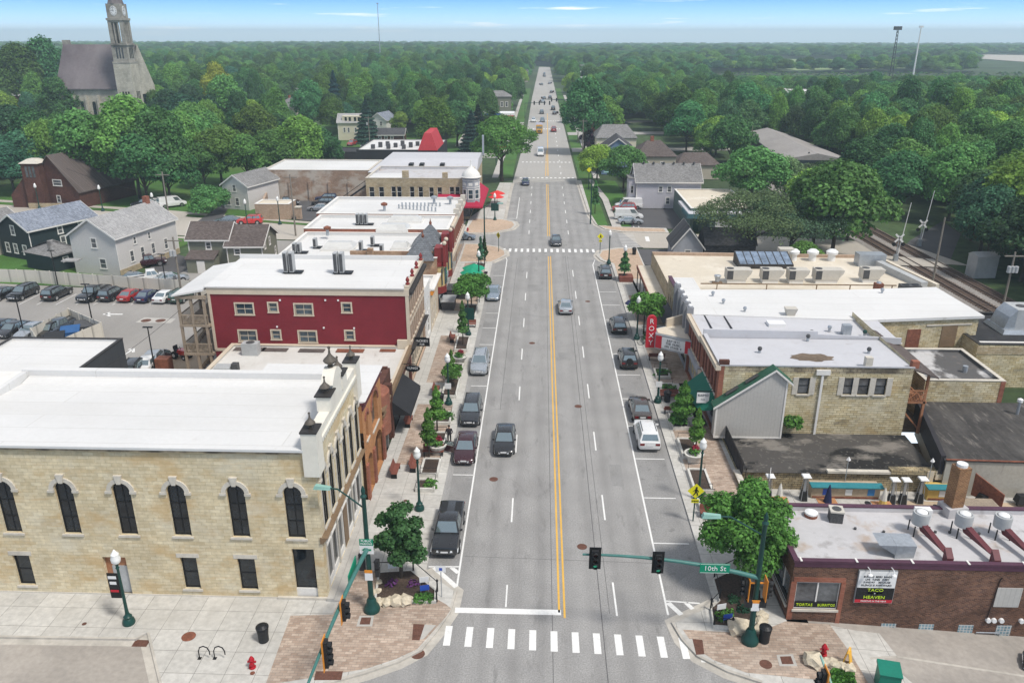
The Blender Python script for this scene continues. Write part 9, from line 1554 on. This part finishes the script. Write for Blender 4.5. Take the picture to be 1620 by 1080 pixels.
for nm,lab,x,y,h,r,n,lf,mt,sh in(('young_tree','small bright tree above the maroon sedan, farther of two',-10.75,64.6,4.5,.95,1700,.12,'leaf_young','c'),('young_tree','small bright tree nearest the open car door',-10.9,60.2,4.5,.9,1700,.12,'leaf_young','c'),('bush','dark tall bush behind the left lamp post notice',-10.5,74.6,2.6,1.1,1500,.11,'leaf_near','r'),('bush','dark upright bush by the dark bench',-10.7,76.6,3.2,.75,1000,.11,'leaf','c'),('young_tree','narrow upright tree beside the second left lamp post',-10.4,86.3,5.4,.85,1600,.11,'leaf','c'),('young_tree','round street tree hiding the planter by the bannered lamp',-10.4,98.4,5.4,2.5,6500,.13,'leaf_near','r'),('young_tree','thin columnar tree at the far left corner',-10.6,118.6,5,.7,420,.18,'leaf_dark','c'),('young_tree','second thin columnar tree by the tall lamp pole',-10.2,121,4.6,.7,420,.18,'leaf_dark','c'),('young_tree','conical dense tree on the right by the white SUV',11.6,66.3,4.6,1.35,3600,.115,'leaf_young','c'),('bush','round bush at the foot of the conical tree',11.2,66.6,1.4,.9,400,.15,'leaf_near','r'),('young_tree','narrow bright tree beside the stone bowl on the right',12.0,61.6,4.2,.85,1800,.115,'leaf_young','c'),('young_tree','round young tree opposite the theatre',10.9,90.2,5.6,2.3,6000,.13,'leaf_near','r'),('young_tree','small conical tree in the wooden planter on the right',10.9,114.0,4.2,1.1,1600,.13,'leaf','c'),('young_tree','slim young tree on the far right lawn',*G(941,340),6.5,1.1,500,.25,'leaf','c'),('hedge','low green hedge in the nearest left planter',-10.2,55.4,.55,.6,220,.12,'leaf_near','r'),('hedge','low hedge in the planter by the charcoal SUV',-10.3,67.6,.6,.8,260,.12,'leaf_near','r'),('hedge','low clipped hedge by the right bench',11.5,74.6,.6,1.0,320,.12,'leaf_near','r'),('hedge','clipped hedge opposite the theatre',11.5,78.8,.6,1.0,320,.12,'leaf_near','r'),('hedge','hedge behind the yellow crossing sign',11.6,53.6,.8,.9,320,.13,'leaf_near','r'),('hedge','dark bushes under the young right tree',11.5,89,1.0,1.0,320,.14,'leaf_dark','r'),('street_tree','maple with dark leaves in the corner bed by the limestone block',-10.6,43.7,5.7,1.75,7000,.125,'leaf_maple','r2'),('street_tree','big dense green tree at the near right corner',12.0,44.2,7.0,2.95,24000,.115,'leaf_near','r3'),('shrub','green shrub at the foot of the rubble stone wall',20.9,64.4,2.3,.9,500,.15,'leaf_near','r'),('shrub','green hedge shrub behind the Victorian row roof',-36.6,109,2.4,2,800,.2,'leaf_near','r')):
 if sh in('r2','r3'):
  o=thing(nm,lab,'tree',(x,y,ZP+.1));big=sh=='r3';L_=[(r*.62*math.cos(k*2.4),r*.62*math.sin(k*2.4),h*(.34+.5*k/11),r*(.5 if big else .42)*(1-.32*k/11),.9)for k in range(12)]+[(0,0,h-r*.4,r*.4,1.1),(0,0,h*.55,r*.6,1.1)]
  P,N=crown_pts(L_,n,.45,.35);leaves('crown',P,N,lf,mt,o);MB().tube([(x,y,ZP),(x+.05,y,ZP+h*.3),(x,y,ZP+h*.7)],[.15,.11,.04],7).tube([(x,y,ZP+h*.25),(x+r*.4,y+.2,ZP+h*.5)],[.07,.03],5).tube([(x,y,ZP+h*.25),(x-r*.4,y-.2,ZP+h*.52)],[.07,.03],5).build('trunk','bark',o)
 else:plant(nm,lab,x,y,h,r,n,lf,mt,sh)
for x,y,lab in((-10.3,61.0,'stone flower bowl between the small left trees'),(-10.3,81.2,'stone flower bowl on the left beyond the litter bin'),(11.6,60.2,'stone flower bowl on the right by the narrow tree')):
 t=thing('flower_bowl',lab,'flower pot',(x,y,ZP));MB().lathe((x,y,ZP),[(0,.5),(.35,.55),(.7,.8),(.85,.85),(.85,.7),(.75,.65)],16).build('bowl','planter_stone',t,smooth=40);P,N=crown_pts([(0,0,1.0,.5,.7)],160,.4);leaves('leaves',P,N,.12,'leaf_near',t);P,N=crown_pts([(.1,.1,1.25,.32,1)],90,.4);leaves('flowers',P,N,.12,'flower_red',t)
for x,y,rz,lab in((-11.9,58.4,90,'wooden bench side on by the mulch planter on the left'),(-10.6,60.6,0,'wooden bench behind the open car door'),(-11.9,73.3,90,'dark bench by the left lamp post bushes'),(-11.8,88.2,90,'bench under the narrow left tree'),(-13.3,57.4,90,'red bench inside the terracotta arcade'),(-13.6,66.4,90,'red brown bench beside the black awning'),(-10.3,92.9,0,'pale slatted bench below the bannered lamp'),(11.5,51.9,0,'wooden bench right under the yellow crossing sign'),(11.4,72.7,0,'wooden bench in front of the clipped hedge on the right'),(11.3,69.5,180,'bench behind the conical right tree'),(11.5,83.0,180,'dark bench by the cycle rings')):benchat(x,y,rz,lab)
t=thing('wooden_planter','brown timber box planter at the far right pavement','planter',(11,113.6,ZP));MB().box(10.1,12.1,112.8,114.8,ZP,ZP+.75).build('box','bench_wood',t)
# near corner beds
def bed(pts,lab):
 o=thing('corner_bed',lab,'flower bed',(*pts[0],ZP));pts=ccw(pts);c=Vector((sum(p[0]for p in pts)/len(pts),sum(p[1]for p in pts)/len(pts)));inn=[(c.x+(x-c.x)*.93,c.y+(y-c.y)*.93)for x,y in pts];MB().prism(pts,ZP,ZP+.2).build('curb','planter_stone',o);MB().flat(inn,ZP+.207).build('soil','mulch',o);P=[]
 return o
LB_=GP([(598,906),(650,903),(691,936),(690,953),(652,953),(592,951)],.2);RB_=GP([(1128,916),(1166,898),(1206,935),(1205,985),(1162,996),(1128,993),(1124,965),(1138,952)],.2)
bed(LB_,'mulched corner bed with boulders and flowers on the near left');bed(RB_,'mulched corner bed with boulders under the big right tree')
for k,(px,py,s)in enumerate(((598,952,.42),(612,951,.42),(628,950,.5),(642,949,.5),(597,935,.32),(600,921,.3),(1168,992,.75),(1203,982,.45),(1200,995,.4),(1205,972,.4),(1286,1044,.62),(1308,1046,.35),(1318,1048,.4),(1332,1050,.38),(1342,1054,.4))):
 x,y=G(px,py,.3);t=MB(FT(x,y,k*37));bm=bmesh.new();bmesh.ops.create_icosphere(bm,subdivisions=2,radius=s)
 for v in bm.verts:f=1+.16*math.sin(v.co.x*7/s+k)+.13*math.sin(v.co.y*6/s+2*k);v.co*=f;v.co.z*=.62
 me=bpy.data.meshes.new('boulder');bm.to_mesh(me);bm.free();me.materials.append(M('boulder'));o=bpy.data.objects.new('boulder',me);COL.objects.link(o);o.location=(x,y,ZP+s*.35);o.rotation_euler=(0,0,k*1.3)
 tag(o,'pale limestone boulder edging the '+('near left corner bed' if k<6 else 'near right corner bed' if k<10 else 'grass patch at the bottom right'),'boulder',('boulders of the left corner bed','boulders of the right corner bed','boulders by the bottom right grass')[0 if k<6 else 1 if k<10 else 2])
for k,(px,py,mt,lab)in enumerate(((619,925,'flower_purple','purple flowers in the near left corner bed'),(654,925,'flower_purple','second purple flower clump in the near left corner bed'),(676,946,'leaf_near','green ground cover at the right end of the left corner bed'),(664,947,'leaf_near','green ground cover in the middle of the left corner bed'),(1150,972,'leaf_near','green plants in the right corner bed'),(1140,978,'leaf_near','green plants at the kerb end of the right corner bed'),(1175,965,'leaf_dark','dark green plants by the right signal pole'),(1160,950,'leaf_dark','dark low plants under the big right tree'))):
 x,y=G(px,py,.3);plant('bedding_plants',lab,x,y,.4,.45,70 if 'flower' in mt else 170,.09,mt,'r')
def rails(p,lab):
 o=thing('bed_railing',lab,'railing',(*p[0],ZP));MB().tube([(*q,ZP+.75)for q in p],.03,5).build('rail','black_metal',o)
 for x,y in p:MB().lathe((x,y,ZP),[(0,.06),(.7,.05),(.8,.09),(.95,.02)],8).build('post','black_metal',o)
rails(GP([(594,905),(654,902),(692,935),(691,952)],.1),'low black railing round the near left corner bed');rails(GP([(1166,897),(1130,914),(1138,950),(1124,965),(1129,992),(1158,996)],.1),'low black railing round the near right corner bed')
for px,py,c,lab in((671,922,'sign_white','white garden sign in the near left corner bed'),(672,935,'sign_blue','blue garden sign in the near left corner bed'),(621,900,'sign_white','white garden sign behind the left corner maple'),(1141,965,'sign_white','white garden sign in the right corner bed'),(1151,981,'sign_blue','blue and red garden sign in the right corner bed')):
 x,y=G(px,py,.5);t=thing('garden_sign',lab,'sign',(x,y,ZP));MB(FT(x,y,15,ZP)).box(-.3,.3,-.01,.01,.45,.85).build('panel',c,t)
 for s in(-.25,.25):MB(FT(x,y,15,ZP)).box(s-.01,s+.01,-.01,.01,0,.45).build('stake','galv',t)
x,y=G(1339,1052,.1);t=thing('sandwich_board','yellow upright sandwich board by the boulders','sign',(x,y,ZP));
for s in(-1,1):MB(FT(x,y,60,.1)).hexa([(-.32,s*.25-.02,0),(.32,s*.25-.02,0),(.32,s*.25+.02,0),(-.32,s*.25+.02,0),(-.32,s*.03-.02,1.1),(.32,s*.03-.02,1.1),(.32,s*.03+.02,1.1),(-.32,s*.03+.02,1.1)]).build('panel','sandwich',t)
x,y=G(1402,1085,0);t=thing('utility_box','bright green utility cabinet cut by the bottom edge','cabinet',(x,y,0));MB(FT(x,y,-12)).box(-.55,.55,-.5,.5,-.4,1.15).build('case','box_green',t);MB(FT(x,y,-12)).hexa([(-.6,-.55,1.15),(.6,-.55,1.15),(.6,.55,1.15),(-.6,.55,1.15),(-.6,-.55,1.2),(.6,-.55,1.2),(.6,.55,1.35),(-.6,.55,1.35)]).build('lid','box_green',t)
gp=[(1312,1062),(1345,1056),(1362,1100),(1318,1100)];sheet('lawn',GP(gp),.145,'grass','stuff')
P=np.array([[*G(random.uniform(1316,1350),random.uniform(1062,1095)),.2]for _ in range(700)]);o=leaves('grass_tufts',P,rng.normal(size=P.shape)+np.array([.8,0,0]),.13,'leaf_near');o['kind']='stuff';o['label']='tufts of long grass by the bottom right boulders'
# umbrellas and cafe tables
def umb(mat):
 o=thing('cafe_umbrella','x','umbrella');MB().cyl(0,0,0,2.5,.035,n=6).build('pole','wood',o);MB().lathe((0,0,0),[(2.0,1.7),(2.05,1.66),(2.7,.05)],8,cap=False).build('canopy',mat,o);return o
U=None
for k,y in enumerate((104.6,106.4,108.2,110.0,112.4)):o=umb('umbrella_green')if U is None else copytree(U);U=U or o;o.location=(-11.2-.1*(k%2),y,ZP);o['label']='green cafe umbrella, '+('nearest of the row','second of the row','third and middle of the row','fourth of the row','farthest of the row and slightly apart')[k];o['group']='green cafe umbrellas'
for x,y,m,lab in((10.9,96.8,'umbrella_navy','navy cafe umbrella on the right pavement behind the young tree'),(*G(785,328),'umbrella_red','nearer bright red umbrella beyond the side street'),(*G(787,322),'umbrella_red','farther bright red umbrella beyond the side street')):o=umb(m);o.location=(x,y,ZP);o['label']=lab
t=thing('terrace_railing','dark planted railing along the green umbrella terrace','railing',(-9.7,108,ZP));MB().box(-9.75,-9.65,102.6,114.5,ZP+.85,ZP+.95).build('rail','black_metal',t)
for k in range(7):MB().box(-9.74,-9.66,102.6+k*1.95,102.7+k*1.95,ZP,ZP+.85).build('post','black_metal',t)
for k in range(7):plant('hanging_basket','small dark flower basket on the umbrella terrace railing',-9.6,103.2+k*1.8,.5,.3,60,.12,'leaf_maroon','r','flower baskets on the terrace railing',ZP+.6)['group']='flower baskets on the terrace railing'
for k,(x,y)in enumerate(((-13.6,100.6),(-13.5,105.8))):t=thing('cafe_booth',('low glazed booth in front of the turreted building, nearer one','low dark glazed booth in front of the turreted building, farther one')[k],'booth',(x,y,ZP));MB().box(x-.8,x+.8,y-1.4,y+1.4,ZP,ZP+1.1).build('side','grille',t);MB().box(x-.9,x+.9,y-1.5,y+1.5,ZP+1.1,ZP+1.2).build('top','hvac_grey' if k==0 else 'grille',t)
# the person by the open car door
def person():
 x,y=-9.1-.35,62.75;o=thing('person','person in dark jacket and trousers standing behind the open car door','person',(x,y,ZP));V=[(0,0,.98),(0,0,1.2),(0,.02,1.42),(0,0,1.52),(0,-.02,1.60),(-.19,0,1.42),(-.30,.0,1.16),(-.20,-.2,.98),(.19,0,1.42),(.30,0,1.16),(.18,-.2,.98),(-.1,0,.92),(-.11,-.02,.5),(-.11,.02,.08),(.1,0,.92),(.12,-.02,.5),(.12,.02,.08),(-.12,-.13,.04),(.13,-.13,.04),(0,-.02,1.68)]
 E_=[(0,1),(1,2),(2,3),(3,4),(4,19),(2,5),(5,6),(6,7),(2,8),(8,9),(9,10),(0,11),(11,12),(12,13),(13,17),(0,14),(14,15),(15,16),(16,18)];rd=[.15,.15,.16,.06,.10,.075,.055,.04,.075,.055,.04,.095,.075,.05,.095,.075,.05,.04,.04,.085]
 me=bpy.data.meshes.new('body');me.from_pydata(V,E_,[]);b=bpy.data.objects.new('body',me);COL.objects.link(b);b.parent=o;sk=b.modifiers.new('skin','SKIN');b.modifiers.new('sub','SUBSURF').levels=1;b.modifiers['sub'].render_levels=1
 for i,v in enumerate(me.skin_vertices[0].data):v.radius=(rd[i]*(1.25 if i in(0,1,2)else 1),rd[i]);v.use_root=i==0
 dg=bpy.context.evaluated_depsgraph_get();m2=bpy.data.meshes.new_from_object(b.evaluated_get(dg));b.modifiers.clear();b.data=m2
 for m in('cloth_dark','cloth_black','skin'):m2.materials.append(M(m))
 for p in m2.polygons:c=p.center;p.material_index=2 if c.z>1.5 or(abs(c.x)>.12 and c.z<1.03 and c.y<-.15)else(1 if c.z<.96 else 0);p.use_smooth=True
 MB().ball((x,y+.02,ZP+1.70),.112,12,sz=1.05).build('hair','hair',o,smooth=60)
person()
# car park: vinyl fence, bin enclosure, lamp posts
def fence(pts,lab,h,mat='vinyl'):
 o=thing('fence',lab,'fence',(*pts[0],0));mb=MB()
 for(a,b),(c,d)in zip(pts,pts[1:]):mb.hexa([(a,b,0),(c,d,0),(c,d+.09,0),(a,b+.09,0),(a,b,h),(c,d,h),(c,d+.09,h),(a,b+.09,h)])
 mb.build('panel',mat,o)
 for(a,b),(c,d)in zip(pts,pts[1:]):
  n=max(1,int(math.hypot(c-a,d-b)/2.4))
  for k in range(n):MB().box(a+(c-a)*k/n-.07,a+(c-a)*k/n+.07,b+(d-b)*k/n-.03,b+(d-b)*k/n+.12,0,h+.08).build('post',mat,o)
fence(GP([(-30,445),(60,448),(150,455),(210,459),(285,464),(330,466)]),'long cream vinyl fence along the back of the car park',1.95)
e=GP([(73,575),(164,535),(112,512),(54,545)]);fence(e+[e[0]],'cream vinyl screen round the waste containers',2.0)
for f,m,lab in((.28,'black_plastic','black waste container in the screened pen'),(.55,'bin_blue','blue waste container in the screened pen'),(.8,'grille','dark grey waste container in the screened pen')):x=e[0][0]+(e[1][0]-e[0][0])*f+(e[3][0]-e[0][0])*.5;y=e[0][1]+(e[1][1]-e[0][1])*f+(e[3][1]-e[0][1])*.5;t=thing('waste_container',lab,'container',(x,y,0));MB(FT(x,y,25)).box(-1,1,-1.1,1.1,.1,1.3).build('tub',m,t);MB(FT(x,y,25)).hexa([(-1.05,-1.15,1.3),(1.05,-1.15,1.3),(1.05,1.15,1.3),(-1.05,1.15,1.3),(-1.05,-1.15,1.35),(1.05,-1.15,1.35),(1.05,1.15,1.55),(-1.05,1.15,1.55)]).build('lid',m,t)
for p,lab in(((92,452),'dark lamp post in front of the vinyl fence, left one'),((147,513),'dark lamp post at the end of the screened waste pen'),((39,532),'dark lamp post with two arms by the middle row of cars'),((264,459),'dark lamp post at the right end of the vinyl fence'),((246,590),'dark post beside the rusty chimney behind the limestone block')):x,y=G(*p);t=thing('car_park_lamp',lab,'lamp post',(x,y,0));MB().cyl(x,y,0,5.2,.09,.06,n=8).build('pole','black_metal',t);MB().box(x-.5,x+.5,y-.12,y+.12,5.2,5.3).build('lamp_head','black_metal',t)
t=thing('rusty_stack','square rusty brown stack behind the limestone block parapet','chimney',(*G(262,590),0));x,y=G(262,590);MB().box(x-.7,x+.7,y-.6,y+.6,0,1.8).build('shaft','rust',t)
# timber poles and wires
def pole(p,h,lab,arm=1,tr=0,z=0):
 x,y=G(*p);o=thing('utility_pole',lab,'utility pole',(x,y,z));MB().tube([(x,y,z),(x,y,z+h)],[.16,.11],8).build('pole','pole_wood',o)
 if arm:MB().box(x-1.2,x+1.2,y-.06,y+.06,z+h-.6,z+h-.46).build('crossarm','pole_wood',o)
 for k in range(tr):MB().lathe((x-.45+.45*k,y-.25,z+h-2.6),[(0,.24),(.8,.24),(.85,.1)],10).build('transformer','hvac_grey',o)
 return(x,y,z+h-.5)
A=pole((272,374),11.5,'tall timber pole by the white roofed row and side street');Bq=pole((405,470),9,'timber pole with transformers behind the red building',1,2)if False else pole((288,470),8.5,'short timber pole with meters at the porch',1,2)
C3=pole((1474,452),10,'grey pole with lamp arm beside the railway',0);D3=pole((1583,500),8.5,'timber pole with three white transformers by the railway',1,3);E3=pole((22,268),12,'leaning timber pole at the left edge above the chapel');F3=pole((468,373),11,'dark timber pole by the walled car park');H3=pole((586,243),11,'utility pole before the dark spruce',1,1);I3=pole((750,240),11,'utility pole left of the street tree');J3=pole((921,250),11,'timber pole on the right verge by the blue house');K3=pole((914,226),11,'timber pole farther up the right verge');L3=pole((908,206),11,'timber pole by the far signals on the right');M3=pole((906,185),11,'timber pole beyond the far signals on the right');N3=pole((1185,255),10,'timber pole at the left end of the long shed',0);O3=pole((100,322),9,'timber pole before the chapel gable')
def wire(a,b,sag,lab):m=[(a[0]+(b[0]-a[0])*t,a[1]+(b[1]-a[1])*t,a[2]+(b[2]-a[2])*t-sag*4*t*(1-t))for t in[k/10 for k in range(11)]];tag(MB().tube(m,.022,4).build('overhead_wire','black_metal',loc=a),lab,'wire')
wire(J3,K3,1,'overhead wire between the two nearest right verge poles');wire(K3,L3,1,'overhead wire between the farther right verge poles');wire(H3,I3,1.5,'overhead wire along the cross street');wire(O3,(-63,140,7),1.5,'wire from the chapel pole along the side street');wire((-37.9,75.2,8),(-46,53,5),1.2,'black cable from the red building porch down to the dark building');wire(C3,D3,.8,'wire between the two railway poles')
for(px,py,n,lab)in((845,187,4,'far street signals hung over the oncoming lanes'),(880,181,2,'far street signals hung over the leaving lanes')):
 x,y=G(px,py);t=thing('far_signal',lab,'traffic light',(x,y,0));s=-1 if n==4 else 1;MB().tube([(x-6*(-s)*0+s*4,y,0),(x+s*4,y,6.2),(x-s*5,y,6.5)],.13,6).build('mast_arm','green_metal',t)
 for k in range(n):MB().box(x-s*(k*2.2)-.3,x-s*(k*2.2)+.3,y-.2,y+.2,5.5,7.1).build('signal_head','black_plastic',t)
# ==== the air
hz=MB().box(-5050,5050,-65,7050,-50,66).build('haze','haze_air')
hz['kind']='stuff';hz['label']='pale summer haze'
